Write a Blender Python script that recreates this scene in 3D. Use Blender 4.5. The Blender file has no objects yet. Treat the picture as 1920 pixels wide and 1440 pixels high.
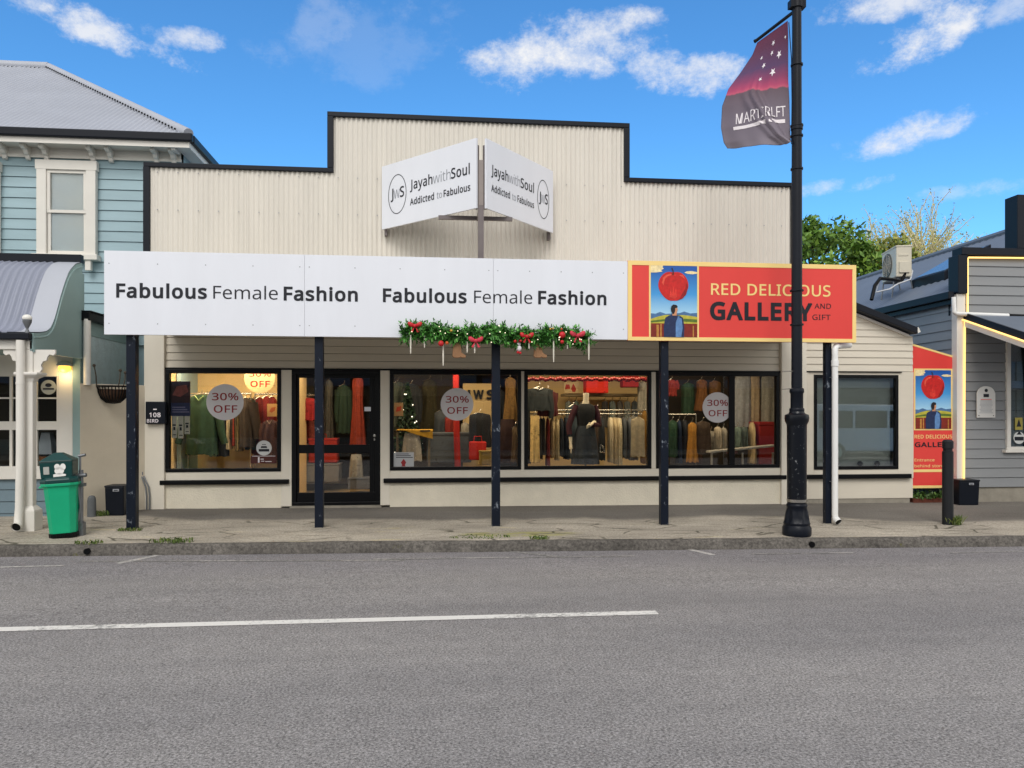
import bpy, bmesh, math, random
from mathutils import Matrix, Vector, noise

rnd = random.Random(11)
PI = math.pi
S = bpy.context.scene
COL = S.collection

# ------------------------------------------------------------------ camera
CAM = Vector((0.0, -12.0, 1.48)); YAW = 0.10; F = 1400.0; HOR = 775.0
cd = bpy.data.cameras.new('camera'); cam = bpy.data.objects.new('camera', cd); COL.objects.link(cam)
cam.location = CAM; cam.rotation_euler = (PI/2, 0, -YAW)
cd.sensor_width = 36; cd.lens = 36*F/1920; cd.shift_y = (HOR-720)/1920; cd.clip_start = .05; cd.clip_end = 3000
S.camera = cam
FW = Vector((math.sin(YAW), math.cos(YAW), 0)); RT = Vector((math.cos(YAW), -math.sin(YAW), 0)); UP = Vector((0, 0, 1))

def ray(px, py): return FW + RT*((px-960)/F) + UP*((HOR-py)/F)
def at(px, py, Y):
    d = ray(px, py); return CAM + d*((Y-CAM.y)/d.y)
def X(px, Y=0.0): return at(px, 0, Y).x
def Z(px, py, Y=0.0): return at(px, py, Y).z

# ------------------------------------------------------------------ exposure, sky, sun
S.view_settings.view_transform = 'Standard'; S.view_settings.look = 'None'
S.view_settings.exposure = 0.0; S.view_settings.gamma = 1.0; S.view_settings.use_curve_mapping = False
SUN_EL = math.radians(45); SUN_AZ = math.radians(12)       # behind the camera, a little to its left
W = bpy.data.worlds.new('World'); S.world = W; W.use_nodes = True
nt = W.node_tree; N = nt.nodes; L = nt.links
for n in list(N): N.remove(n)
def wn(t, **k):
    n = N.new(t)
    for a, b in k.items(): setattr(n, a, b)
    return n
def wmath(op, a, b=None, c=None, clamp=False):
    n = wn('ShaderNodeMath', operation=op, use_clamp=clamp)
    for i, v in enumerate((a, b, c)):
        if v is None: continue
        if isinstance(v, (int, float)): n.inputs[i].default_value = v
        else: L.new(v, n.inputs[i])
    return n.outputs[0]
def wdot(v, d):
    n = wn('ShaderNodeVectorMath', operation='DOT_PRODUCT'); L.new(v, n.inputs[0]); n.inputs[1].default_value = d
    return n.outputs['Value']
def wsmooth(v, lo, hi, a=0.0, b=1.0):
    n = wn('ShaderNodeMapRange', interpolation_type='SMOOTHSTEP')
    L.new(v, n.inputs[0]); n.inputs[1].default_value = lo; n.inputs[2].default_value = hi
    n.inputs[3].default_value = a; n.inputs[4].default_value = b
    return n.outputs[0]
def wmix(f, a, b, bt='MIX'):
    n = wn('ShaderNodeMix', data_type='RGBA', blend_type=bt)
    if isinstance(f, (int, float)): n.inputs[0].default_value = f
    else: L.new(f, n.inputs[0])
    for i, v in ((6, a), (7, b)):
        if isinstance(v, tuple): n.inputs[i].default_value = v
        else: L.new(v, n.inputs[i])
    return n.outputs[2]
sky = wn('ShaderNodeTexSky', sky_type='NISHITA', sun_disc=False, sun_elevation=SUN_EL, sun_rotation=PI+SUN_AZ)
sky.air_density = 1.0; sky.dust_density = 0.3; sky.ozone_density = 1.6
direction = wn('ShaderNodeTexCoord').outputs['Generated']
hsv = wn('ShaderNodeHueSaturation'); hsv.inputs['Saturation'].default_value = 1.13; hsv.inputs['Value'].default_value = 1.0
L.new(sky.outputs[0], hsv.inputs['Color'])
blue = wmix(1.0, hsv.outputs[0], (.96, 1.72, 2.14, 1), 'MULTIPLY')
mp = wn('ShaderNodeMapping'); mp.inputs['Scale'].default_value = (1, 1, 1.45); L.new(direction, mp.inputs[0])
def wnoise(scale, detail, rough):
    n = wn('ShaderNodeTexNoise'); n.inputs['Scale'].default_value = scale; n.inputs['Detail'].default_value = detail
    n.inputs['Roughness'].default_value = rough; L.new(mp.outputs[0], n.inputs['Vector']); return n.outputs['Fac']
puff = wnoise(10.5, 12, .70); wisp = wnoise(4.2, 6, .55)
front = wmath('GREATER_THAN', wdot(direction, (0, 1, 0)), .2)
mask = None
# fair-weather clouds: (azimuth/elevation by sight line, half width, half height, tilt, density)
for (px, py, hw, hh, tilt, dens, ragged) in (
        (1050, 100, 165, 58, -.10, 1.0, 1.5), (1120, 62, 110, 34, -.2, .9, 1.5), (1060, 105, 110, 36, 0, 1.0, 1.0), (1225, 118, 60, 24, .1, .8, 1.6), (940, 110, 95, 36, 0, .95, 1.5),
        (1295, 140, 95, 30, .05, .75, 1.9), (1745, 55, 110, 42, -.35, .95, 1.7), (1690, 8, 120, 30, .1, .8, 1.7), (1900, 10, 60, 28, 0, .5, 1.8),
        (1680, 256, 125, 30, -.2, 1.0, 1.3), (1770, 235, 60, 20, -.2, .8, 1.5), (1590, 272, 60, 16, -.1, .5, 1.6),
        (150, 40, 160, 30, .16, .85, 1.9), (60, 8, 150, 30, .1, .7, 1.9), (340, 68, 75, 20, -.1, .75, 1.7), (200, 66, 70, 16, .1, .55, 1.8),
        (610, 45, 70, 42, -.6, .17, 2.0), (700, 80, 190, 60, -.15, .09, 2.2), (505, 98, 50, 24, .2, .15, 2.0), (800, 20, 90, 34, 0, .14, 2.0),
        (1540, 352, 45, 14, -.1, .55, 1.8), (1632, 343, 40, 13, -.1, .55, 1.8), (1810, 360, 90, 16, 0, .3, 2.0)):
    c = ray(px, py).normalized()
    a = Vector((c.y, -c.x, 0)).normalized(); b = a.cross(c).normalized()
    if b.z < 0: b = -b
    a2 = a*math.cos(tilt) - b*math.sin(tilt); b2 = b*math.cos(tilt) + a*math.sin(tilt)
    k = ray(px, py).length
    u = wdot(direction, tuple(a2*(F*k/hw*.9))); v = wdot(direction, tuple(b2*(F*k/hh*.9)))
    fall = wmath('SUBTRACT', 1.0, wmath('ADD', wmath('MULTIPLY', u, u), wmath('MULTIPLY', v, v)))
    m = wmath('ADD', wmath('MULTIPLY', fall, .55), wmath('MULTIPLY', wmath('SUBTRACT', puff, .5), ragged*2.0))
    m = wmath('MULTIPLY', wsmooth(m, -.05, .85), dens)
    mask = m if mask is None else wmath('MAXIMUM', mask, m)
mask = wmath('MULTIPLY', mask, front)
# broken bright cloud overhead and behind the viewer, unseen, added for soft white light
over = wsmooth(wdot(direction, (0, 1, -.35)), .40, .05)
over = wmath('MULTIPLY', over, wsmooth(wisp, .28, .5, .55, 1.0))
lit = wmix(puff, (8.6, 8.7, 9.0, 1), (9.6, 9.6, 9.7, 1))
low = wsmooth(wdot(direction, (0, 0, 1)), .75, .30)                  # unseen cloud brightened low down to light the wall under the verandah
thick = wmix(low, wmix(wisp, (4.6, 4.6, 4.6, 1), (8.5, 8.4, 8.2, 1)), wmix(wisp, (12.0, 11.7, 11.1, 1), (15.5, 15.0, 14.2, 1)))
SKYC = wmix(over, wmix(mask, blue, lit), thick)
bg = wn('ShaderNodeBackground'); bg.inputs['Strength'].default_value = .10; L.new(SKYC, bg.inputs['Color'])
L.new(bg.outputs[0], wn('ShaderNodeOutputWorld').inputs[0])

sd = bpy.data.lights.new('sun', 'SUN'); sd.energy = 1.85; sd.angle = math.radians(30); sd.color = (1.0, .97, .93)
sun = bpy.data.objects.new('sun', sd); COL.objects.link(sun)
sun.rotation_euler = (PI/2-SUN_EL, 0, -SUN_AZ); sun.location = (0, -30, 40)

# ------------------------------------------------------------------ materials
def C(h):
    h = h.lstrip('#'); v = [int(h[i:i+2], 16)/255 for i in (0, 2, 4)]
    return tuple((x/12.92 if x <= .04045 else ((x+.055)/1.055)**2.4) for x in v)
def mat(name, col, rough=.6, metal=0.0, var=.06, scale=3.0, bump=0.0, bscale=60.0, spec=.4, spots=None, aniso=(1, 1, 1), streak=0.0):
    """one procedural material: base colour broken by noise, optional bump, optional worn spots (colour, amount, scale)"""
    if isinstance(col, str): col = C(col)
    m = bpy.data.materials.new(name); m.use_nodes = True
    t = m.node_tree; n = t.nodes; l = t.links
    p = n['Principled BSDF']; p.inputs['Roughness'].default_value = rough; p.inputs['Metallic'].default_value = metal
    p.inputs['Specular IOR Level'].default_value = spec
    tc = n.new('ShaderNodeTexCoord'); mpn = n.new('ShaderNodeMapping'); mpn.inputs['Scale'].default_value = aniso
    l.new(tc.outputs['Object'], mpn.inputs[0])
    def nz(s, d=5, r=.6):
        q = n.new('ShaderNodeTexNoise'); q.inputs['Scale'].default_value = s; q.inputs['Detail'].default_value = d
        q.inputs['Roughness'].default_value = r; l.new(mpn.outputs[0], q.inputs['Vector']); return q.outputs['Fac']
    rp = n.new('ShaderNodeValToRGB'); l.new(nz(scale), rp.inputs[0])
    rp.color_ramp.elements[0].position = .3; rp.color_ramp.elements[1].position = .7
    rp.color_ramp.elements[0].color = tuple(c*(1-var) for c in col)+(1,); rp.color_ramp.elements[1].color = tuple(min(1, c*(1+var)) for c in col)+(1,)
    out = rp.outputs[0]
    if spots:
        sc, am, ss = spots
        if isinstance(sc, str): sc = C(sc)
        r2 = n.new('ShaderNodeMapRange'); l.new(nz(ss, 6, .7), r2.inputs[0]); r2.inputs[1].default_value = 1-am; r2.inputs[2].default_value = 1-am+.06
        mx = n.new('ShaderNodeMix'); mx.data_type = 'RGBA'; l.new(r2.outputs[0], mx.inputs[0]); l.new(out, mx.inputs[6]); mx.inputs[7].default_value = sc+(1,)
        out = mx.outputs[2]
    l.new(out, p.inputs['Base Color'])
    if bump:
        b = n.new('ShaderNodeBump'); b.inputs['Strength'].default_value = bump; b.inputs['Distance'].default_value = .01
        l.new(nz(bscale, 4), b.inputs['Height']); l.new(b.outputs[0], p.inputs['Normal'])
    return m
def island_mat(name, cols, rough=.6, trans=.0):
    """foliage or cloth bits: each loose piece takes its own colour out of cols"""
    m = bpy.data.materials.new(name); m.use_nodes = True
    t = m.node_tree; n = t.nodes; l = t.links; p = n['Principled BSDF']
    g = n.new('ShaderNodeNewGeometry'); rp = n.new('ShaderNodeValToRGB'); rp.color_ramp.interpolation = 'LINEAR'
    l.new(g.outputs['Random Per Island'], rp.inputs[0])
    e = rp.color_ramp.elements
    while len(e) < len(cols): e.new(.5)
    for i, c in enumerate(cols):
        e[i].position = i/(len(cols)-1); e[i].color = (C(c) if isinstance(c, str) else c)+(1,)
    l.new(rp.outputs[0], p.inputs['Base Color']); p.inputs['Roughness'].default_value = rough
    if trans: p.inputs['Subsurface Weight'].default_value = 0
    return m
def glow(name, col, strength):
    m = bpy.data.materials.new(name); m.use_nodes = True; p = m.node_tree.nodes['Principled BSDF']
    c = C(col) if isinstance(col, str) else col
    p.inputs['Base Color'].default_value = c+(1,); p.inputs['Emission Color'].default_value = c+(1,); p.inputs['Emission Strength'].default_value = strength
    return m
def glass(name, tint=(.93, .95, .94), gloss=1.0, ior=1.55):
    m = bpy.data.materials.new(name); m.use_nodes = True; t = m.node_tree; n = t.nodes; l = t.links
    n.remove(n['Principled BSDF']); o = n['Material Output']
    a = n.new('ShaderNodeBsdfTransparent'); a.inputs[0].default_value = tint+(1,)
    g = n.new('ShaderNodeBsdfGlossy'); g.inputs['Roughness'].default_value = 0.0; g.inputs['Color'].default_value = (gloss, gloss, gloss, 1)
    fr = n.new('ShaderNodeFresnel'); fr.inputs[0].default_value = ior
    mx = n.new('ShaderNodeMixShader'); l.new(fr.outputs[0], mx.inputs[0]); l.new(a.outputs[0], mx.inputs[1]); l.new(g.outputs[0], mx.inputs[2]); l.new(mx.outputs[0], o.inputs[0])
    return m

# ------------------------------------------------------------------ mesh builder
class MB:
    def __init__(s): s.v = []; s.f = []; s.M = None
    def add(s, vs, fs):
        k = len(s.v)
        for q in vs:
            q = Vector(q); s.v.append(s.M @ q if s.M else q)
        s.f += [tuple(i+k for i in f) for f in fs]; return s
    def box(s, x0, x1, y0, y1, z0, z1):
        if x0 > x1: x0, x1 = x1, x0
        if y0 > y1: y0, y1 = y1, y0
        if z0 > z1: z0, z1 = z1, z0
        return s.add([(x0,y0,z0),(x1,y0,z0),(x1,y1,z0),(x0,y1,z0),(x0,y0,z1),(x1,y0,z1),(x1,y1,z1),(x0,y1,z1)],
                     [(0,3,2,1),(4,5,6,7),(0,1,5,4),(1,2,6,5),(2,3,7,6),(3,0,4,7)])
    def hexa(s, lo, hi):
        """eight corners: lo and hi are four points each, in the same winding"""
        return s.add(list(lo)+list(hi), [(3,2,1,0),(4,5,6,7),(0,1,5,4),(1,2,6,5),(2,3,7,6),(3,0,4,7)])
    def prism(s, pts, a, b, axis='y'):
        """outline pts (two coordinates each) pushed from a to b along axis"""
        mk = {'y': lambda p, t: (p[0], t, p[1]), 'x': lambda p, t: (t, p[0], p[1]), 'z': lambda p, t: (p[0], p[1], t)}[axis]
        n = len(pts)
        return s.add([mk(p, a) for p in pts]+[mk(p, b) for p in pts],
                     [tuple(range(n)), tuple(range(2*n-1, n-1, -1))]+[(i, i+n, (i+1) % n+n, (i+1) % n) for i in range(n)])
    def tube(s, pts, r, n=10, caps=True):
        pts = [Vector(p) for p in pts]; m = len(pts)
        rr = r if isinstance(r, (list, tuple)) else [r]*m
        ref = None; vs = []
        for i, p in enumerate(pts):
            d = (pts[min(i+1, m-1)]-pts[max(i-1, 0)]).normalized()
            if ref is None: ref = d.orthogonal().normalized()
            ref = (ref-d*ref.dot(d)).normalized(); b = d.cross(ref)
            for k in range(n):
                a = 2*PI*k/n; vs.append(p+(ref*math.cos(a)+b*math.sin(a))*rr[i])
        fs = [(i*n+k, i*n+(k+1) % n, (i+1)*n+(k+1) % n, (i+1)*n+k) for i in range(m-1) for k in range(n)]
        if caps: fs += [tuple(range(n-1, -1, -1)), tuple(range((m-1)*n, m*n))]
        return s.add(vs, fs)
    def lathe(s, prof, c=(0, 0, 0), n=24, sx=1, sy=1, phase=0):
        vs = [(c[0]+r*sx*math.cos(2*PI*k/n+phase), c[1]+r*sy*math.sin(2*PI*k/n+phase), c[2]+z) for r, z in prof for k in range(n)]
        m = len(prof)
        fs = [(i*n+k, i*n+(k+1) % n, (i+1)*n+(k+1) % n, (i+1)*n+k) for i in range(m-1) for k in range(n)]
        fs += [tuple(range(n-1, -1, -1)), tuple(range((m-1)*n, m*n))]
        return s.add(vs, fs)
    def ball(s, c, r, n=10, sz=1.0):
        return s.lathe([(r*max(.02, math.sin(PI*i/(n//2+2))), -r*sz*math.cos(PI*i/(n//2+2))) for i in range(n//2+3)], c, n)
    def grid(s, fn, nu, nv):
        vs = [fn(i/nu, j/nv) for j in range(nv+1) for i in range(nu+1)]
        return s.add(vs, [(j*(nu+1)+i, j*(nu+1)+i+1, (j+1)*(nu+1)+i+1, (j+1)*(nu+1)+i) for j in range(nv) for i in range(nu)])
    def build(s, name, m, parent=None, bevel=0.0, smooth=0.0, origin=None):
        o0 = Vector(origin) if origin is not None else (root_loc(parent) if parent else Vector((0, 0, 0)))
        me = bpy.data.meshes.new(name); me.from_pydata([tuple(q-o0) for q in s.v], [], s.f); me.update()
        if m: me.materials.append(m)
        if smooth:
            for p in me.polygons: p.use_smooth = True
            me.set_sharp_from_angle(angle=math.radians(smooth))
        o = bpy.data.objects.new(name, me); COL.objects.link(o)
        if parent: o.parent = parent
        elif origin is not None: o.location = o0
        if bevel:
            b = o.modifiers.new('bevel', 'BEVEL'); b.width = bevel; b.segments = 2; b.limit_method = 'ANGLE'; b.angle_limit = .6
        return o
def root_loc(o):
    while o.parent: o = o.parent
    return o.location.copy()
def tag(o, label, cat, group=None):
    o['label'] = label; o['category'] = cat
    if group: o['group'] = group
    return o
def thing(name, label, cat, loc, group=None):
    o = bpy.data.objects.new(name, None); COL.objects.link(o); o.location = loc; o.empty_display_size = .2
    return tag(o, label, cat, group)
def solo(mb, name, m, label, cat, group=None, **k):
    xs = [q.x for q in mb.v]; ys = [q.y for q in mb.v]; zs = [q.z for q in mb.v]
    return tag(mb.build(name, m, origin=((min(xs)+max(xs))/2, (min(ys)+max(ys))/2, min(zs)), **k), label, cat, group)
def structure(mb, name, m, **k):
    o = mb.build(name, m, **k); o['kind'] = 'structure'; return o
def frame_of(O, U, V):
    U = Vector(U).normalized(); V = Vector(V).normalized(); Wn = U.cross(V)
    return Matrix(((U.x, V.x, Wn.x, O[0]), (U.y, V.y, Wn.y, O[1]), (U.z, V.z, Wn.z, O[2]), (0, 0, 0, 1)))
def plate(mb, pts, M, w0, w1):
    """flat outline in a sign's own plane (u right, v up, w towards the viewer of the sign)"""
    old = mb.M; mb.M = M; mb.prism(pts, w0, w1, 'z'); mb.M = old; return mb
def rect(u0, u1, v0, v1): return [(u0, v0), (u1, v0), (u1, v1), (u0, v1)]
def disc(u, v, r, n=32, ry=None): return [(u+r*math.cos(2*PI*k/n), v+(ry or r)*math.sin(2*PI*k/n)) for k in range(n)]
def star(u, v, r, rot=PI/2): return [(u+(r if k % 2 == 0 else r*.42)*math.cos(rot+PI*k/5), v+(r if k % 2 == 0 else r*.42)*math.sin(rot+PI*k/5)) for k in range(10)]

# ------------------------------------------------------------------ lettering: outlines of a humanist sans, thousandths of an em
GLYPHS = {}
for _row in r"""
% 667 156,581 209,569 246,534 269,477 277,402 269,326 247,269 210,233 156,221 106,233 69,269 47,326 39,402 46,477 67,534 104,569/156,531 130,523 112,498 101,458 98,402 101,345 112,305 130,280 156,272 184,280 203,304 214,345 218,402 214,458 203,498 184,523/523,573 205,0 144,0 461,573/507,351 558,340 596,304 619,248 627,172 620,97 598,40 560,4 507,-8 457,4 420,40 397,97 390,172 397,248 418,304 454,340/507,301 480,293 462,269 452,229 448,172 452,116 462,75 480,51 507,43 534,51 553,75 565,115 569,172 565,229 553,269 534,293
0 459 419,287 409,163 395,112 376,70 349,37 316,12 276,-3 229,-8 170,1 122,27 86,70 60,129 44,201 39,287 44,373 58,446 83,504 119,547 167,573 229,581 287,573 335,547 372,504 399,446 414,373/110,287 113,215 121,156 137,111 159,78 190,59 229,52 268,59 298,78 320,110 336,156 345,215 348,287 345,359 336,417 320,463 298,495 268,515 229,521 190,515 159,495 137,463 121,417 113,359
1 459 285,0 216,0 216,400 216,439 217,470 219,499 196,477 169,455 108,405 71,452 226,573 285,573
3 459 395,439 392,403 381,372 363,347 340,326 310,311 277,302 277,298 337,283 379,255 405,214 413,163 407,116 390,74 360,40 318,14 263,-3 193,-8 110,-1 36,23 36,89 114,61 194,51 260,59 305,81 331,117 339,164 335,197 320,223 297,242 265,255 226,263 179,265 123,265 123,326 180,326 223,329 259,339 286,356 307,377 319,404 323,434 316,471 295,498 262,516 219,521 164,515 117,498 75,473 39,521 73,544 115,563 163,576 218,581 296,571 352,540 384,495
8 459 229,581 276,577 318,565 352,546 378,519 395,485 400,443 396,411 385,383 346,338 291,303 355,265 381,242 401,216 414,185 419,148 413,104 395,65 367,34 330,11 284,-3 231,-8 174,-3 126,10 89,33 61,63 45,101 39,146 43,183 56,214 75,241 99,264 158,299 107,336 71,383 61,411 58,444 63,485 80,518 107,545 141,565 182,577/108,145 116,107 138,76 176,55 229,48 281,55 319,76 342,108 350,148 346,174 335,197 293,235 229,265 217,270 157,237 121,197 111,173/228,524 188,518 155,502 134,476 127,441 130,414 141,391 179,357 232,330 282,357 317,392 327,414 330,441 323,476 302,502 270,518
A 513 437,0 368,177 141,177 73,0 0,0 224,575 289,575 512,0/282,415 274,438 263,473 255,500 247,468 238,438 230,415 165,241 346,241
B 521 241,573 336,565 404,541 434,515 453,478 459,431 456,399 446,371 431,347 409,328 382,313 350,304 350,300 415,279 441,261 461,236 474,203 478,163 472,115 454,74 425,42 385,19 337,5 279,0 78,0 78,573/256,329 318,335 357,352 377,382 384,423 376,463 351,490 308,506 245,511 150,511 150,329/150,269 150,61 265,61 330,68 371,91 394,125 401,168 398,197 388,221 370,241 344,256 307,266 260,269
C 507 323,517 280,513 241,502 206,482 178,456 155,423 139,383 129,337 125,286 131,220 147,164 175,117 213,83 262,62 322,55 394,62 460,78 460,15 393,-2 312,-8 232,1 166,28 115,72 78,131 56,203 49,287 53,349 67,406 89,456 120,499 159,534 206,559 261,575 324,581 409,572 482,547 453,486 394,508
D 586 536,292 528,203 501,131 457,74 399,33 325,8 237,0 78,0 78,573 254,573 335,565 404,540 460,501 502,446 528,377/460,289 454,359 435,415 404,457 361,487 308,505 244,511 150,511 150,62 228,62 299,68 357,87 402,119 434,164 454,220
E 446 398,0 78,0 78,573 398,573 398,509 150,509 150,330 383,330 383,268 150,268 150,63 398,63
F 416 150,0 78,0 78,573 398,573 398,509 150,509 150,306 383,306 383,243 150,243
G 584 326,302 524,302 524,22 431,-1 323,-8 241,1 173,28 120,71 81,130 57,202 49,286 58,370 84,442 127,500 186,544 259,571 346,581 437,572 516,547 489,484 421,508 342,517 278,510 225,489 181,455 150,409 131,353 124,286 130,222 146,166 175,119 216,84 270,62 340,55 404,59 452,68 452,238 326,238
H 594 516,0 443,0 443,267 150,267 150,0 78,0 78,573 150,573 150,330 443,330 443,573 516,573
I 272 239,0 32,0 32,42 99,57 99,515 32,531 32,573 239,573 239,531 172,515 172,57 239,42
J 219 -3,-152 -37,-150 -63,-142 -63,-81 -35,-87 -5,-89 33,-81 50,-70 63,-53 71,-29 74,3 74,573 146,573 146,9 141,-42 128,-82 105,-113 75,-135 39,-148
L 420 78,0 78,573 150,573 150,64 400,64 400,0
M 728 330,0 142,502 139,502 142,461 144,407 144,347 144,0 78,0 78,573 184,573 361,103 364,103 544,573 650,573 650,0 578,0 578,352 579,408 581,460 584,501 581,501 390,0
N 610 532,0 447,0 141,476 138,476 141,432 143,378 144,320 144,0 78,0 78,573 161,573 467,99 470,99 468,137 466,193 464,249 464,573 532,573
O 626 577,287 573,224 561,166 540,116 510,73 473,38 428,13 375,-3 314,-8 251,-3 196,13 151,39 114,73 85,116 65,167 53,224 49,288 56,370 78,442 114,500 166,545 232,572 314,581 393,572 459,545 510,501 547,442 570,370/125,287 130,220 145,163 171,117 207,83 255,62 314,55 373,62 420,83 456,117 481,163 496,220 501,287 490,384 456,457 421,491 373,511 314,518 255,511 207,490 171,457 145,411 130,354
R 499 236,573 301,568 353,555 393,532 422,500 439,460 444,410 440,368 427,334 408,306 385,285 330,257 487,0 403,0 264,237 150,237 150,0 78,0 78,573/232,510 150,510 150,298 236,298 296,304 338,325 362,359 370,407 366,440 355,467 336,486 310,500 275,507
S 440 403,153 396,106 378,66 348,35 307,11 257,-3 198,-8 137,-5 83,4 41,19 41,88 113,65 201,55 240,57 273,66 298,79 316,98 327,120 330,147 327,173 318,194 302,213 277,230 196,265 131,294 85,330 57,375 48,435 54,477 71,513 99,542 136,563 180,576 231,581 318,572 389,549 366,487 302,508 229,517 196,515 169,507 148,494 133,478 124,457 121,434 124,407 133,386 149,367 172,351 246,318 332,279 362,255 385,228 398,194
T 446 259,0 187,0 187,509 8,509 8,573 437,573 437,509 259,509
U 586 513,202 507,146 489,95 459,52 416,20 360,-1 290,-8 225,-2 171,18 128,50 97,93 78,144 72,204 72,573 144,573 144,201 154,139 182,93 228,64 294,55 342,59 379,73 407,96 427,126 438,161 442,202 442,573 513,573
W 746 735,573 583,0 510,0 399,375 389,410 380,443 373,471 370,488 367,471 361,443 352,409 342,373 234,0 161,0 10,573 85,573 174,223 183,186 190,151 196,118 201,87 206,119 213,154 222,191 232,227 333,573 407,573 512,225 523,187 532,151 538,117 544,87 550,129 560,175 572,224 660,573
Y 454 227,291 376,573 454,573 263,222 263,0 191,0 191,219 0,573 79,573
a 450 231,437 299,428 347,403 376,358 385,293 385,0 334,0 320,61 317,61 279,22 234,-1 172,-8 136,-5 103,6 75,23 55,48 41,80 37,119 50,176 87,219 152,245 243,257 316,259 316,285 310,330 293,359 265,375 227,380 163,370 106,347 84,400 151,426/252,208 184,200 141,182 118,155 110,119 115,87 132,66 157,53 188,49 238,56 279,79 306,117 315,172 315,210
b 493 139,461 138,410 135,373 139,373 161,398 189,419 226,432 272,437 322,431 365,412 401,381 428,338 444,283 449,215 444,147 427,91 400,48 365,17 322,-2 272,-8 226,-3 189,10 161,31 139,55 133,55 119,0 68,0 68,609 139,609/260,379 219,374 188,361 165,339 150,308 142,268 139,217 139,214 145,144 165,93 202,61 261,51 312,61 348,93 369,145 376,216 369,287 348,338 311,368
c 385 241,-8 187,-2 139,15 99,45 69,87 50,143 44,213 51,284 71,342 102,385 142,415 191,432 245,438 309,431 358,415 337,356 292,370 244,376 204,371 172,358 148,335 131,303 120,263 117,213 120,166 131,126 148,94 172,71 202,58 240,53 302,60 351,78 351,15 304,-2
d 493 221,-8 171,-2 128,17 92,48 65,91 49,146 44,214 49,282 66,338 93,381 128,413 171,432 221,438 280,429 323,407 354,374 359,374 356,405 354,438 354,609 425,609 425,0 368,0 358,58 354,58 323,24 279,1/232,51 290,60 328,88 348,135 355,200 355,213 349,284 329,336 291,369 231,379 181,368 146,334 124,281 117,213 124,144 146,93 181,61
e 452 234,438 286,432 329,414 364,385 390,346 406,299 411,244 411,201 117,201 127,137 154,90 197,62 254,52 327,60 392,82 392,20 327,-1 251,-8 194,-2 143,17 101,48 70,91 51,146 44,212 50,277 68,333 96,378 134,411 181,431/233,380 188,372 154,348 130,309 119,257 338,257 335,292 326,322 312,346 292,364 266,376
h 496 139,431 138,399 135,370 140,370 174,407 221,429 273,437 321,433 360,421 391,400 413,370 426,330 431,280 431,0 361,0 361,275 355,321 338,353 308,372 265,379 222,374 189,360 166,338 150,308 142,269 139,222 139,0 68,0 68,609 139,609
i 207 139,430 139,0 68,0 68,430/104,591 133,580 142,566 145,546 142,526 133,512 104,501 88,504 75,512 66,526 63,546 66,566 75,580 88,588
l 207 139,0 68,0 68,609 139,609
m 750 540,438 603,429 649,401 676,352 685,280 685,0 615,0 615,277 610,321 594,353 567,372 528,379 474,369 438,342 418,298 411,237 411,0 342,0 342,277 332,333 320,353 303,367 281,376 253,379 215,374 185,360 164,338 150,308 141,269 139,223 139,0 68,0 68,430 125,430 136,371 140,371 173,409 217,431 266,438 312,433 349,420 378,398 398,366 402,366 427,398 461,420 499,433
n 496 275,438 343,429 391,401 421,352 431,280 431,0 361,0 361,275 355,321 338,353 308,372 265,379 204,368 166,338 146,289 139,223 139,0 68,0 68,430 125,430 136,371 140,371 175,409 222,431
o 485 442,216 438,165 428,121 411,82 388,51 359,25 324,7 285,-4 241,-8 200,-4 163,7 129,25 100,51 77,82 59,121 48,165 44,216 50,282 68,336 97,380 137,412 186,431 244,438 299,431 347,412 387,380 417,336 436,282/117,216 120,169 130,128 147,95 172,71 203,56 243,51 282,56 314,71 339,95 356,128 366,169 369,216 365,263 355,303 338,335 314,359 282,374 242,379 185,368 147,335 124,284
r 331 269,438 295,437 319,433 310,368 287,372 264,374 217,363 176,334 149,289 139,229 139,0 68,0 68,430 126,430 134,351 137,351 170,395 214,426 240,435
s 384 348,119 343,80 327,49 302,24 268,6 226,-4 176,-8 99,-1 42,19 42,83 104,60 178,49 224,53 256,66 274,86 280,112 271,141 239,167 174,196 103,228 76,245 57,266 45,292 41,324 52,372 85,408 137,430 202,438 275,430 339,409 315,353 258,372 197,380 159,377 131,366 114,350 108,328 119,298 154,274 219,246 289,215 314,197 333,176 344,150
t 290 212,50 245,53 272,59 272,5 240,-4 200,-8 167,-5 138,4 112,20 91,44 78,79 74,125 74,375 13,375 13,409 75,437 103,528 144,528 144,430 269,430 269,375 144,375 144,127 149,93 163,69 185,54
u 496 427,430 427,0 370,0 359,57 356,57 321,20 273,-1 220,-8 173,-4 134,8 103,29 81,59 68,99 63,148 63,430 135,430 135,153 141,108 158,76 188,57 230,51 273,55 306,69 330,91 345,121 354,160 357,206 357,430
w 630 346,243 336,276 328,308 321,335 316,357 313,357 308,335 302,307 294,275 284,242 207,1 127,1 9,431 82,431 141,201 153,154 163,109 169,73 172,73 178,97 185,128 193,160 201,188 277,431 354,431 428,188 440,149 451,109 457,74 460,74 466,108 477,153 489,201 549,431 621,431 502,1 419,1
y 409 1,430 76,430 169,185 184,144 196,105 205,68 209,68 224,121 245,186 333,430 409,430 224,-59 188,-130 165,-156 138,-176 106,-188 67,-192 34,-190 9,-186 9,-130 30,-133 56,-135 99,-126 130,-99 152,-59 174,-2
""".strip().split("\n"):
    _c, _a, _p = _row.split(" ", 2)
    GLYPHS[_c] = (int(_a), [[tuple(int(t) for t in q.split(",")) for q in k.split(" ")] for k in _p.split("/")])
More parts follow.
